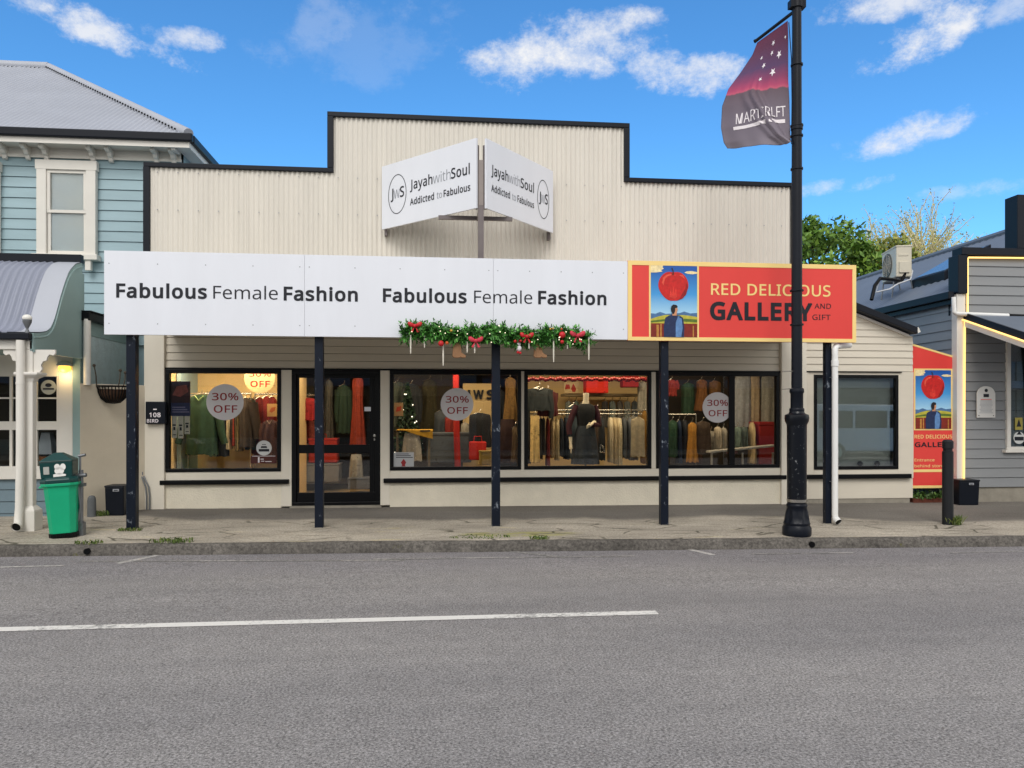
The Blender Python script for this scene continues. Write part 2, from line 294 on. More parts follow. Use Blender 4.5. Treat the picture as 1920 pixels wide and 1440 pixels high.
def text_mesh(s, off=0.0, heavy=.0):
    """flat filled lettering in em units, baseline at 0, weight changed by off"""
    c = bpy.data.curves.new('outline', 'CURVE'); c.dimensions = '2D'; c.fill_mode = 'BOTH'; c.offset = off
    x = 0
    for ch in s:
        if ch == ' ': x += 235; continue
        a, sp = GLYPHS[ch]
        for poly in sp:
            q = c.splines.new('POLY'); q.points.add(len(poly)-1); q.use_cyclic_u = True
            for i, (px, py) in enumerate(poly): q.points[i].co = ((px+x)/1000, py/1000, 0, 1)
        x += a + off*1500+heavy*1100
    o = bpy.data.objects.new('outline', c); COL.objects.link(o)
    bpy.context.view_layer.update()
    me = o.evaluated_get(bpy.context.evaluated_depsgraph_get()).to_mesh()
    vs = [v.co.copy() for v in me.vertices]; fs = [tuple(p.vertices) for p in me.polygons]
    o.to_mesh_clear() if hasattr(o, 'to_mesh_clear') else None
    COL.objects.unlink(o); bpy.data.objects.remove(o); bpy.data.curves.remove(c)
    return vs, fs
def letters(mb, s, M, u0, u1, v, cap, off=0.0, w=.003):
    heavy = max(0, off-.012); off = min(off, .012)
    """string s written between u0 and u1 on baseline v of plane M, capitals cap high"""
    vs, fs = text_mesh(s, off, heavy)
    if heavy:                                        # extra weight: a stroke laid along every outline, each dash a hair prouder than the last
        x = 0; n_ = 0
        for ch in s:
            if ch == ' ': x += 235; continue
            a_, sp = GLYPHS[ch]
            for poly in sp:
                pts_ = [Vector(((px+x)/1000, py/1000, 0)) for px, py in poly]
                for i, p in enumerate(pts_):
                    q = pts_[(i+1) % len(pts_)]; d = (q-p)
                    if d.length < 1e-6: continue
                    d = d.normalized()*heavy; e = Vector((-d.y, d.x, 0))*1.35; n_ += 1; h = Vector((0, 0, .0004+.00006*(n_ % 17))); k_ = len(vs)
                    vs += [p-d*.85-e*.72+h, p-d*.85+e*.72+h, q+d*.85+e*.72+h, q+d*.85-e*.72+h]; fs.append(tuple(range(k_, k_+4)))
            x += a_+off*1500+heavy*1100
    x0 = min(q.x for q in vs); x1 = max(q.x for q in vs)
    k = (u1-u0)/(x1-x0); kz = cap/(.714+2*off)
    pts = [M @ Vector((u0+(q.x-x0)*k, v+(q.y+off)*kz, w+q.z)) for q in vs]
    # face the lettering outwards
    n = M.to_3x3() @ Vector((0, 0, 1)); out = []
    for f in fs:
        a, b, c = (pts[i] for i in f[:3])
        out.append(f if (b-a).cross(c-a).dot(n) >= 0 else tuple(reversed(f)))
    old = mb.M; mb.M = None; mb.add(pts, out); mb.M = old
    return mb
# ------------------------------------------------------------------ palette
M = {}
M['corr'] = mat('cream_corrugated', '#d6d1c7', .55, var=.05, scale=2.2, aniso=(1.6, 1, .16), spots=('#c3baa9', .29, 3.2))
M['cream'] = mat('cream_paint', '#ded7c8', .55, var=.05, scale=2.0, spots=('#b3aa96', .29, 2.5))
M['stucco'] = mat('cream_stucco', '#e2dac7', .85, var=.06, scale=3.5, bump=.9, bscale=38, spots=('#bfb6a0', .32, 5))
M['wallcream'] = mat('cream_rough_wall', '#cfc4b0', .85, var=.07, scale=1.6, bump=.35, bscale=60, spots=('#aa9f8c', .31, 2.2))
M['board_cream'] = mat('cream_weatherboard', '#d3cbbb', .55, var=.05, scale=2.5, aniso=(.4, 1, 2))
M['navy'] = mat('navy_paint', '#121926', .4, var=.12, scale=6, spots=('#7b828c', .385, 15), aniso=(1, 1, .45), spec=.2)
M['navyclean'] = mat('navy_trim', '#0f141e', .42, var=.1, scale=3, spec=.22)
M['black'] = mat('black_joinery', '#090a0d', .38, var=.1, scale=4, spec=.2)
M['white'] = mat('white_sign_panel', '#dfe2ea', .45, var=.022, scale=2.4, aniso=(1.5, 1, .22), spots=('#cfd2d8', .265, 4))
M['ink'] = mat('dark_sign_ink', '#10131f', .5, var=.02)
M['inkgrey'] = mat('grey_sign_ink', '#8d9199', .5, var=.02)
M['red'] = mat('red_sign_paint', '#de423c', .5, var=.045, scale=1.6, aniso=(1, 1, .5), spots=('#d6544d', .28, 5))
M['yellow'] = mat('pale_yellow_paint', '#f3d489', .45, var=.02, scale=1)
M['steel'] = mat('grey_brown_steel', '#6f6767', .5, metal=.2, var=.1, scale=6)
M['dull'] = mat('dull_screw', '#9a9ca2', .5, var=.1)
M['blueboard'] = mat('pale_blue_weatherboard', '#97b0b8', .5, var=.08, scale=2.5, aniso=(.4, 1, 2))
M['bluedark'] = mat('grey_green_paint', '#8aa2a1', .55, var=.06, scale=2)
M['bluestucco'] = mat('blue_grey_stucco', '#b3c6ca', .85, var=.1, scale=9, bump=1.0, bscale=22)
M['slate'] = mat('slate_blue_weatherboard', '#6b7e88', .55, var=.06, scale=2)
M['trimwhite'] = mat('off_white_trim', '#dcd8d0', .5, var=.03, scale=3, spots=('#b9b2a5', .29, 4))
M['pipewhite'] = mat('white_plastic_pipe', '#e6e6e4', .35, var=.03, scale=3)
M['roofgrey'] = mat('grey_corrugated_roof', '#a9adb7', .5, metal=.0, var=.05, scale=1.2, spots=('#8f9299', .28, 3))
M['roofblue'] = mat('slate_blue_roof', '#66707f', .5, var=.06, scale=1.5)
M['blind'] = mat('white_roller_blind', '#eceeee', .8, var=.02)
M['greyboard'] = mat('dove_grey_weatherboard', '#86888a', .55, var=.04, scale=2.2, aniso=(.4, 1, 2))
M['concrete'] = mat('raw_concrete', '#8f897d', .9, var=.16, scale=5, bump=.5, bscale=40, spots=('#6b6559', .36, 4))
M['glass'] = glass('window_glass')
M['glassgreen'] = glass('greenish_window_glass', (.935, .95, .94), 1.0, 1.8)
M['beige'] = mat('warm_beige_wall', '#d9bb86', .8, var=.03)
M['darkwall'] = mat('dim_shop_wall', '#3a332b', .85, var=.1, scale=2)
M['floorwood'] = mat('pale_floor', '#b99d74', .45, var=.08, scale=3)
M['wire'] = mat('chrome_rail', '#b8b4ac', .25, metal=.9, var=.03)
M['metalgrey'] = mat('galvanised_metal', '#7d8084', .45, metal=.6, var=.1, scale=8)

# ------------------------------------------------------------------ ground, footpath, kerb, road
def cl(x, a, b): return max(a, min(b, x))
def gz(x, y):
    x = cl(x, -14, 14); return -.012+.014*y-x*(.0045+.0013*max(0, -y))
def rz(x, y):
    t = cl((-3.05-y)/2.85, 0, 1); return (gz(x, -3.0)-.125)*(1-t)+(-.18)*t

def ground_mat(kind):
    m = bpy.data.materials.new(kind+'_surface'); m.use_nodes = True
    t = m.node_tree; n = t.nodes; l = t.links; p = n['Principled BSDF']; p.inputs['Roughness'].default_value = .92; p.inputs['Specular IOR Level'].default_value = .25
    tc = n.new('ShaderNodeTexCoord').outputs['Object']
    def nz(s, d=3, r=.6, sc=(1, 1, 1)):
        mp_ = n.new('ShaderNodeMapping'); mp_.inputs['Scale'].default_value = sc; l.new(tc, mp_.inputs[0])
        q = n.new('ShaderNodeTexNoise'); q.inputs['Scale'].default_value = s; q.inputs['Detail'].default_value = d; q.inputs['Roughness'].default_value = r
        l.new(mp_.outputs[0], q.inputs['Vector']); return q.outputs['Fac']
    def ramp(f, a, b, ca, cb):
        r = n.new('ShaderNodeValToRGB'); l.new(f, r.inputs[0]); r.color_ramp.elements[0].position = a; r.color_ramp.elements[1].position = b
        r.color_ramp.elements[0].color = ca+(1,); r.color_ramp.elements[1].color = cb+(1,); return r.outputs[0]
    def mix(f, a, b, bt='MIX'):
        q = n.new('ShaderNodeMix'); q.data_type = 'RGBA'; q.blend_type = bt
        if isinstance(f, float): q.inputs[0].default_value = f
        else: l.new(f, q.inputs[0])
        for i, v in ((6, a), (7, b)):
            if isinstance(v, tuple): q.inputs[i].default_value = v+(1,)
            else: l.new(v, q.inputs[i])
        return q.outputs[2]
    def mth(op, a, b):
        q = n.new('ShaderNodeMath'); q.operation = op
        for i, v in ((0, a), (1, b)):
            if isinstance(v, (int, float)): q.inputs[i].default_value = v
            else: l.new(v, q.inputs[i])
        return q.outputs[0]
    def sm(f, a, b):
        q = n.new('ShaderNodeMapRange'); q.interpolation_type = 'SMOOTHSTEP'; l.new(f, q.inputs[0]); q.inputs[1].default_value = a; q.inputs[2].default_value = b; return q.outputs[0]
    grey = lambda v, c=(1, .985, .975): (v*c[0], v*c[1], v*c[2])
    sep = n.new('ShaderNodeSeparateXYZ'); l.new(tc, sep.inputs[0])
    if kind == 'road':
        base = ramp(nz(66, 4, .75), .33, .70, grey(.085), grey(.53))
        base = mix(1.0, base, ramp(nz(190, 2, .6), .3, .75, grey(.58), grey(1.28)), 'MULTIPLY')
        base = mix(1.0, base, ramp(nz(.5, 5, .6, (.35, 1, 1)), .3, .7, (.84, .84, .86), (1.12, 1.11, 1.10)), 'MULTIPLY')
        base = mix(1.0, base, ramp(nz(1.0, 4, .6, (.07, 1.3, 1)), .32, .68, (.88, .88, .89), (1.08, 1.08, 1.08)), 'MULTIPLY')      # worn bands along the lanes
        base = mix(1.0, base, ramp(nz(6, 4, .65), .3, .7, grey(.92), grey(1.08)), 'MULTIPLY')
        # wheel tracks worn a little smoother and darker, older surface by the gutter
        base = mix(sm(sep.outputs['Y'], -4.5, -3.7), base, mix(1.0, base, (.90, .90, .94), 'MULTIPLY'))
        bump_s, bh = .55, nz(78, 4, .75)
    else:
        asphalt = ramp(nz(55, 4, .7), .3, .72, grey(.10, (1, .93, .83)), grey(.23, (1, .93, .83)))
        asphalt = mix(1.0, asphalt, ramp(nz(.9, 5, .6, (.4, 1, 1)), .3, .7, grey(.75), grey(1.2)), 'MULTIPLY')
        conc = ramp(nz(45, 4, .7), .3, .72, grey(.24, (1, .91, .76)), grey(.60, (1, .91, .76)))
        conc = mix(1.0, conc, ramp(nz(1.3, 6, .65, (.5, 1, 1)), .3, .72, grey(.62), grey(1.22)), 'MULTIPLY')
        conc = mix(sm(nz(2.2, 6, .7, (.35, 1.3, 1)), .60, .68), conc, mix(1.0, conc, (1.25, 1.22, 1.0), 'MULTIPLY'))
        if kind == 'kerb':
            base = ramp(nz(30, 5, .75), .3, .72, grey(.042, (1, .93, .84)), grey(.20, (1, .93, .84)))
            base = mix(1.0, base, ramp(nz(2.0, 6, .7), .3, .7, grey(.6), grey(1.3)), 'MULTIPLY')
            moss = nz(5, 6, .7); base = mix(sm(moss, .66, .72), base, (.10, .10, .03))
        else:
            # edge of the older asphalt strip wanders along the path
            edge = mth('ADD', sep.outputs['Y'], mth('MULTIPLY', mth('SUBTRACT', nz(.55, 5, .6, (1, .2, 1)), .5), 1.1))
            left = sm(sep.outputs['X'], -4.6, -3.2)
            edge = mth('ADD', edge, mth('MULTIPLY', mth('SUBTRACT', 1.0, left), -.75))
            right = sm(sep.outputs['X'], 5.4, 7.5)
            edge = mth('ADD', edge, mth('MULTIPLY', right, .65))
            base = mix(sm(edge, -1.42, -1.12), conc, asphalt)
            # yellow-green lichen where the concrete is cracked, in front of the middle post
            d = mth('ADD', mth('POWER', mth('MULTIPLY', mth('SUBTRACT', sep.outputs['X'], 1.05), 1.1), 2), mth('POWER', mth('MULTIPLY', mth('ADD', sep.outputs['Y'], 2.55), 4.5), 2))
            lich = mth('MULTIPLY', sm(d, 1.0, .25), sm(nz(7, 6, .75, (.5, 1, 1)), .42, .52))
            base = mix(mth('MULTIPLY', lich, .9), base, (.34, .32, .13))
            vor = n.new('ShaderNodeTexVoronoi'); vor.feature = 'DISTANCE_TO_EDGE'; vor.inputs['Scale'].default_value = 1.7
            mp2 = n.new('ShaderNodeMapping'); mp2.inputs['Scale'].default_value = (.8, 2.2, 1); l.new(tc, mp2.inputs[0])
            wob = n.new('ShaderNodeMix'); wob.data_type = 'RGBA'; wob.inputs[0].default_value = .12; l.new(mp2.outputs[0], wob.inputs[6])
            nn = n.new('ShaderNodeTexNoise'); nn.inputs['Scale'].default_value = 3; nn.inputs['Detail'].default_value = 5; l.new(tc, nn.inputs['Vector']); l.new(nn.outputs['Color'], wob.inputs[7])
            l.new(wob.outputs[2], vor.inputs['Vector'])
            crack = mth('MULTIPLY', sm(vor.outputs['Distance'], .034, .010), sm(nz(.8, 3), .45, .56))
            crack = mth('MULTIPLY', crack, sm(edge, -1.15, -1.45))
            base = mix(mth('MULTIPLY', crack, .8), base, (.05, .047, .03))
        bump_s, bh = .5, nz(50, 4, .7)
    l.new(base, p.inputs['Base Color'])
    b = n.new('ShaderNodeBump'); b.inputs['Strength'].default_value = bump_s; b.inputs['Distance'].default_value = .006
    l.new(bh, b.inputs['Height']); l.new(b.outputs[0], p.inputs['Normal'])
    return m

mb = MB(); mb.grid(lambda u, v: (-250+500*u, -250+500*v, -.62), 2, 2)
structure(mb, 'ground', mat('ground_earth', (.13, .12, .09), .95, var=.2, scale=.5))
mb = MB(); mb.grid(lambda u, v: (-16+32*u, -2.965+6.465*v, gz(-16+32*u, -2.965+6.465*v)+.004*noise.noise(Vector((u*60, v*14, 3)))), 220, 40)
structure(mb, 'footpath', ground_mat('footpath'))
def kerb_profile(u, v):
    x = -16+32*u
    yy, zz = [(-2.93, -.012), (-2.975, .003), (-3.02, -.008), (-3.045, -.035), (-3.06, -.16)][round(v*4)]
    w = .012*noise.noise(Vector((x*1.3, v*3, 7)))+.008*noise.noise(Vector((x*7, v*5, 1)))
    return (x, yy+w*(v > 0), gz(x, -2.95)+zz+.5*w*(0 < v < .9))
mb = MB(); mb.grid(kerb_profile, 420, 4)
structure(mb, 'kerb', ground_mat('kerb'), smooth=60)
def road_at(x, y): return Vector((x, y, rz(x, y)))
ys = [-3.0, -3.3, -3.8, -4.4, -5.0, -5.9, -8, -12, -15.0]; xs = [-90, -40]+[-16+2*i for i in range(17)]+[40, 90]
mb = MB(); mb.add([road_at(x, y) for y in ys for x in xs], [(j*len(xs)+i, (j+1)*len(xs)+i, (j+1)*len(xs)+i+1, j*len(xs)+i+1) for j in range(len(ys)-1) for i in range(len(xs)-1)])
structure(mb, 'road', ground_mat('road'))

def paint_mat(name, wear, col=(.72, .70, .66)):
    m = bpy.data.materials.new(name); m.use_nodes = True; t = m.node_tree; n = t.nodes; l = t.links; p = n['Principled BSDF']
    tc = n.new('ShaderNodeTexCoord').outputs['Object']
    q = n.new('ShaderNodeTexNoise'); q.inputs['Scale'].default_value = 26; q.inputs['Detail'].default_value = 7; q.inputs['Roughness'].default_value = .75; l.new(tc, q.inputs['Vector'])
    q2 = n.new('ShaderNodeTexNoise'); q2.inputs['Scale'].default_value = 1.1; q2.inputs['Detail'].default_value = 3; l.new(tc, q2.inputs['Vector'])
    a = n.new('ShaderNodeMath'); a.operation = 'MULTIPLY_ADD'; l.new(q2.outputs['Fac'], a.inputs[0]); a.inputs[1].default_value = .5; l.new(q.outputs['Fac'], a.inputs[2])
    r = n.new('ShaderNodeValToRGB'); l.new(a.outputs[0], r.inputs[0]); e = r.color_ramp.elements
    e[0].position = wear-.09; e[0].color = (.17, .165, .16, 1); e[1].position = wear+.09; e[1].color = col+(1,)
    l.new(r.outputs[0], p.inputs['Base Color']); p.inputs['Roughness'].default_value = .85
    return m
def road_strip(name, m, a, b, width, n=40):
    a = Vector(a); b = Vector(b); d = (b-a).normalized(); s = Vector((-d.y, d.x))*width/2
    def fn(u, v):
        q = a+(b-a)*u+s*(2*v-1); return (q.x, q.y, rz(q.x, q.y)+.004)
    mb = MB(); mb.grid(fn, n, 1); return structure(mb, name, m)
def on_road(px, py):
    d = ray(px, py); s = 1.0
    for _ in range(40):
        q = CAM+d*s; s += (q.z-rz(q.x, q.y))/(-d.z)
    q = CAM+d*s; return (q.x, q.y)
pm = paint_mat('centre_line_paint', .63); pf = paint_mat('faded_line_paint', .79, (.42, .40, .38)); pq = paint_mat('old_line_paint', .70, (.5, .48, .46))
q = on_road(1232, 1149); road_strip('road_marking', pm, (-16, on_road(0, 1176)[1]), q, .115)
for (p0, p1, w_, m_) in (((220, 1057), (300, 1041), .085, pq), ((150, 1053), (760, 1051), .055, pf), ((0, 1064), (120, 1061), .055, pq), ((1290, 1030), (1338, 1041), .085, pq),
                         ((950, 1033), (1060, 1046), .07, pf), ((700, 1049), (1190, 1043), .055, pf), ((1410, 1039), (1600, 1037), .05, pf), ((1780, 1037), (1919, 1034), .05, pf)):
    road_strip('road_marking', m_, on_road(*p0), on_road(*p1), w_, 12)

# ------------------------------------------------------------------ wall helpers
def boards(mb, x0, x1, z0, z1, y, pitch, out=.016, depth=.04, gap=.006):
    """lapped weatherboards, each one a wedge standing proud at its foot"""
    n = int(math.ceil((z1-z0)/pitch))
    for i in range(n):
        a = z0+i*pitch; b = min(a+pitch, z1)
        mb.hexa([(x0, y-out, a+gap), (x1, y-out, a+gap), (x1, y+depth, a+gap), (x0, y+depth, a+gap)], [(x0, y, b), (x1, y, b), (x1, y+depth, b), (x0, y+depth, b)])
def corrugated(fn, x0, x1, pitch=.076, amp=.0125, rows=1, seg=6):
    """fn(x, v) -> (y, z, outward normal (y, z)); ribs run along v"""
    n = max(2, int((x1-x0)/pitch*seg)); mb = MB()
    def g(u, v):
        x = x0+(x1-x0)*u; y, z, ny, nz_ = fn(x, v); w = amp*math.sin(2*PI*x/pitch)
        return (x, y+ny*w, z+nz_*w)
    mb.grid(g, n, rows); return mb
def frame(mb, x0, x1, z0, z1, y0, y1, w, wb=None, wt=None):
    wb = wb or w; wt = wt or w
    mb.box(x0, x1, y0, y1, z0, z0+wb); mb.box(x0, x1, y0, y1, z1-wt, z1)
    mb.box(x0, x0+w, y0, y1, z0+wb, z1-wt); mb.box(x1-w, x1, y0, y1, z0+wb, z1-wt)

# ------------------------------------------------------------------ the shop
shop = thing('shop_building', 'long cream shop with stepped corrugated parapet edged in navy and a street verandah', 'shop', (.7, 0, 0))
XL, XR = X(270), X(1486); S0, S1 = X(614), X(1180); TOP, MID = 5.272, 6.155
def ptop(x): return MID if S0 < x < S1 else TOP
mb = MB()
for a, b in ((XL, S0), (S0, S1), (S1, XR)):
    zt = ptop((a+b)/2)
    x_ = a; k_ = 0                                                      # sheets ten ribs wide, each lapped over its neighbour
    while x_ < b-.02:
        xe = min(x_+.76, b); off_ = rnd.uniform(-.0015, .0015)+(.003 if k_ % 2 else 0)
        c = corrugated(lambda x, v: (.012-off_, 2.75+(zt-2.75)*v, -1, 0), x_-(.012 if k_ % 2 else 0), xe+(.012 if k_ % 2 and xe < b else 0)); mb.add(c.v, c.f); x_ = xe; k_ += 1
mb.build('parapet_cladding', M['corr'], shop, smooth=80)
mb = MB(); mb.box(XL+.02, S0, .03, .16, 2.7, TOP-.01); mb.box(S0, S1, .03, .16, 2.7, MID-.01); mb.box(S1, XR-.02, .03, .16, 2.7, TOP-.01)
mb.build('parapet_wall', M['cream'], shop)
t = .095; mb = MB()
mb.box(XL, S0+t, -.035, .2, TOP, TOP+t*.75); mb.box(S0, S0+t, -.036, .2, TOP+t*.75, MID); mb.box(S0, S1, -.035, .2, MID, MID+t*.8)
mb.box(S1-t, S1, -.036, .2, TOP+t*.75, MID); mb.box(S1-t, XR, -.035, .2, TOP, TOP+t*.75); mb.box(XL-.005, XL+t, -.034, .18, 2.7, TOP); mb.box(XR-.03, XR+.02, -.034, .2, 2.7, TOP)
mb.build('parapet_trim', M['navyclean'], shop, bevel=.008)
mb = MB()                                                              # fixings of the sheets: three rows of small heads
for zrow in (3.62, 4.62, 5.2):
    k = 0
    while XL+.2+k*.304 < XR-.1:
        mb.box(XL+.2+k*.304-.006, XL+.2+k*.304+.006, -.008, .004, zrow-.006, zrow+.006); k += 1
mb.build('fixing', M['dull'], shop)

HEAD = Z(880, 694); SILLZ = Z(880, 881); FX0, FX1 = X(310), X(1463)
mb = MB(); boards(mb, FX0, FX1, HEAD+.01, 2.72, .03, .118, .014)
mb.build('frieze_boards', M['board_cream'], shop)
mb = MB(); mb.box(FX0-.02, FX1+.02, .072, .15, HEAD-.01, 2.75); mb.build('frieze_backing', M['darkwall'], shop)  # unseen backing added to stop lamp light leaking between the boards
mb = MB(); mb.box(FX0-.02, FX1+.05, -.012, .05, HEAD-.012, HEAD+.012); mb.build('head_flashing', M['black'], shop)
for a, b in ((X(272), FX0), (FX1, X(1510))): mb = MB(); mb.box(a, b, -.05, .16, -.1, 2.75); mb.build('pilaster', M['cream'], shop, bevel=.01)
DX0, DX1 = X(547), X(713)
W1 = (X(311), X(527)); W3 = (X(731), X(977)); W4 = (X(983), X(1221)); W5 = (X(1230), X(1461))
mb = MB()
for a, b in ((W1[1], DX0), (DX1, W3[0]), (W3[1], W4[0]), (W4[1], W5[0])):
    mb.box(a, b, -.005, .16, .02 if b-a > .12 else SILLZ, HEAD-.012)
SILT = Z(880, 895); SILB = Z(880, 903)
mb.box(FX0, W1[1], -.004, .16, SILT-.02, SILLZ); mb.box(W3[0], FX1, -.004, .16, SILT-.02, SILLZ)
mb.build('window_surround', M['cream'], shop, bevel=.006)
mb = MB(); mb.box(FX0, W1[1], .005, .16, -.15, SILT-.02); mb.box(W3[0], FX1, .005, .16, -.15, SILT-.02)
mb.build('stall_riser', M['stucco'], shop)
mb = MB(); mb.box(X(299, -.06), X(541, -.06), -.065, .02, SILB-.005, SILT-.004); mb.box(X(719, -.06), X(1475, -.06), -.065, .02, SILB-.005, SILT-.004)
mb.build('sill_ledge', M['black'], shop, bevel=.008)

def shop_window(x0, x1, name='window', mull=None):
    f = MB(); frame(f, x0, x1, SILLZ, HEAD-.014, -.02, .07, .058, .052, .06)
    if mull: f.box(mull-.05, mull+.05, -.015, .07, SILLZ+.052, HEAD-.074)
    o = f.build(name, M['black'], shop, bevel=.005)
    g = MB(); g.box(x0+.05, x1-.05, .022, .028, SILLZ+.045, HEAD-.066); g.build('pane', M['glass'], o)
    return o
for w, mu in ((W1, None), (W3, None), (W4, None), (W5, X(1372))): shop_window(w[0], w[1], mull=mu)
# door: a glazed leaf with a middle rail in a dark frame
DT = HEAD-.014; mb = MB(); frame(mb, DX0, DX1, .03, DT, -.01, .13, .07, .05, .07)
door = mb.build('door', M['black'], shop, bevel=.005)
mb = MB(); a, b = DX0+.07, DX1-.07; frame(mb, a, b, .08, DT-.07, .03, .08, .035, .15, .05)
mb.box(b-.1, b-.035, .031, .079, .23, DT-.12); mb.box(a+.035, b-.1, .031, .079, Z(630, 850), Z(630, 834)); mb.build('leaf', M['black'], door, bevel=.004)
mb = MB(); mb.box(a+.03, b-.08, .05, .056, .2, DT-.1); mb.build('pane', M['glass'], door)
mb = MB(); mb.lathe([(.0, 0), (.022, 0), (.022, .02), (.0, .022)], (0, 0, 0), 14); rot = Matrix.Translation((X(702), .03, Z(702, 817))) @ Matrix.Rotation(PI/2, 4, 'X')
mb.v = [rot @ v for v in mb.v]; mb.box(X(702)-.012, X(702)+.012, .0, .03, Z(702, 826), Z(702, 822)); mb.build('handle', M['wire'], door)
mb = MB(); mb.box(X(683), X(695), .026, .03, Z(690, 771), Z(690, 763)); mb.build('sticker', M['white'], door)
mb = MB(); mb.box(DX0-.02, DX1+.02, -.06, .14, -.1, .028); mb.build('threshold', M['concrete'], shop)

# verandah: roof, beam, five posts
VY = -2.1
VX0, VX1 = X(195, VY), X(1605, VY)
mb = MB(); mb.hexa([(VX0+.05, VY+.07, 2.80), (VX1-.05, VY+.07, 2.80), (VX1-.05, -.02, 2.9), (VX0+.05, -.02, 2.9)], [(VX0+.05, VY+.07, 2.86), (VX1-.05, VY+.07, 2.86), (VX1-.05, -.02, 2.96), (VX0+.05, -.02, 2.96)])
mb.build('verandah_roof', M['cream'], shop)
mb = MB(); mb.box(VX0+.06, VX1-.06, VY+.06, VY+.16, 2.56, 2.79); mb.build('verandah_beam', M['board_cream'], shop)
mb = MB()
for x in (VX0+.15, X(598, -1), X(930, -1), X(1247, -1), X(1470, -1), VX1-.15): mb.box(x-.04, x+.04, VY+.17, -.02, 2.70, 2.795)
mb.build('verandah_rafter', M['board_cream'], shop)
for px, w in ((246, .058), (598, .054), (930, .056), (1246, .054), (1553, .044)):
    x = X(px, -2.0); mb = MB(); zb = gz(x, -2.0)
    mb.box(x-w, x+w, -2.035+.02, -2.035+.02+2*w, zb-.03, 2.6); o = mb.build('verandah_post', M['navy'], shop, bevel=.006)
    k = MB(); k.lathe([(w*1.7, 0), (w*1.55, .012), (w*1.2, .016)], (x, -2.015+w, zb-.004), 12); k.build('post_footing', M['concrete'], o)
# grey conduits on the left pilaster foot
mb = MB()
for k, dx in enumerate((0, .045)):
    x = X(271)+dx
    mb.tube([(x-.05+.02*k, -.07, Z(271, 886+6*k)), (x, -.08, Z(271, 896+4*k)), (x+.045, -.08, Z(271, 912)), (x+.06, -.08, Z(271, 930)), (x+.06, -.08, -.02)], .012, 8)
mb.box(X(268)-.02, X(268)+.03, -.08, -.05, Z(268, 890), Z(268, 884)); mb.build('conduit', M['metalgrey'], shop, smooth=40)
# rainwater pipe beside the end post
x = X(1565.5, -2.06); zb = gz(x, -2.05); mb = MB()
mb.tube([(x+.33, -1.86, 2.455), (x+.1, -2.0, 2.43), (x+.03, -2.045, 2.42), (x, -2.06, 2.38), (x, -2.06, 2.3), (x, -2.06, zb+.16), (x+.002, -2.068, zb+.09), (x+.012, -2.12, zb+.055)], .042, 16, caps=False)
mb.tube([(x, -2.06, 2.22), (x, -2.06, 2.14)], .051, 16); mb.tube([(x+.003, -2.08, zb+.085), (x+.014, -2.13, zb+.05)], .047, 16, caps=False)
dp = mb.build('downpipe', M['pipewhite'], shop, smooth=50)
mb = MB(); mb.tube([(x+.011, -2.118, zb+.056), (x+.013, -2.126, zb+.052)], .041, 16); mb.build('pipe_mouth', M['black'], dp)
mb = MB(); mb.box(x-.06, x+.05, -2.06, -1.99, .52, .53); mb.box(x-.06, x+.05, -2.06, -1.99, 1.98, 1.99); mb.build('bracket', M['metalgrey'], dp)
# body of the building behind the front, and the lit room
BD = 6.0; XIN = XR+1.7                                          # the room runs on behind the annex wall
mb = MB(); mb.box(XL+.02, XL+.12, .16, BD, -.1, 3.3); mb.box(XR-.12, XR-.02, .16, BD, 2.68, 3.3); mb.box(XIN, XIN+.1, .16, BD, -.1, 2.7); mb.box(XL+.02, XIN+.1, BD, BD+.1, -.1, 2.7); mb.build('side_wall', M['wallcream'], shop)
mb = MB(); mb.hexa([(XL, .17, 3.35), (XR, .17, 3.35), (XR, BD+.3, 3.2), (XL, BD+.3, 3.2)], [(XL, .17, 3.42), (XR, .17, 3.42), (XR, BD+.3, 3.27), (XL, BD+.3, 3.27)]); mb.build('roof', M['roofgrey'], shop)
mb = MB(); mb.box(XL+.12, XIN, .16, BD, 2.62, 2.68); mb.build('ceiling', M['beige'], shop)
mb = MB(); mb.box(XL+.12, XIN, .16, BD, -.05, .03); mb.build('shop_floor', M['floorwood'], shop)
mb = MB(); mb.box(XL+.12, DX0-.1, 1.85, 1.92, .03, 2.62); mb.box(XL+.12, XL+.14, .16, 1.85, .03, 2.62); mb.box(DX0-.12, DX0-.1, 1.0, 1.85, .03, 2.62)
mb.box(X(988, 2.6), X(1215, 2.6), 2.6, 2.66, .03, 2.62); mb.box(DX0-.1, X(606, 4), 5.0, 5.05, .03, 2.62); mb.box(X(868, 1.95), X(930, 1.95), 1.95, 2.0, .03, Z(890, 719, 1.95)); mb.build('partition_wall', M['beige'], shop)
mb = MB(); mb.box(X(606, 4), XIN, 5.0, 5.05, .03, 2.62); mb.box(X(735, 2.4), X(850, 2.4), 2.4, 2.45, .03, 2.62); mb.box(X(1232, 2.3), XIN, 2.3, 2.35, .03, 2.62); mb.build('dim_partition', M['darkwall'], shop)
mb = MB(); mb.box(XL+.14, DX0-.12, .2, 1.0, .03, .5); mb.box(DX1+.05, XR-.14, .2, 1.0, .03, .5); mb.build('display_plinth', mat('display_plinth', '#6a5c48', .6, var=.1), shop)
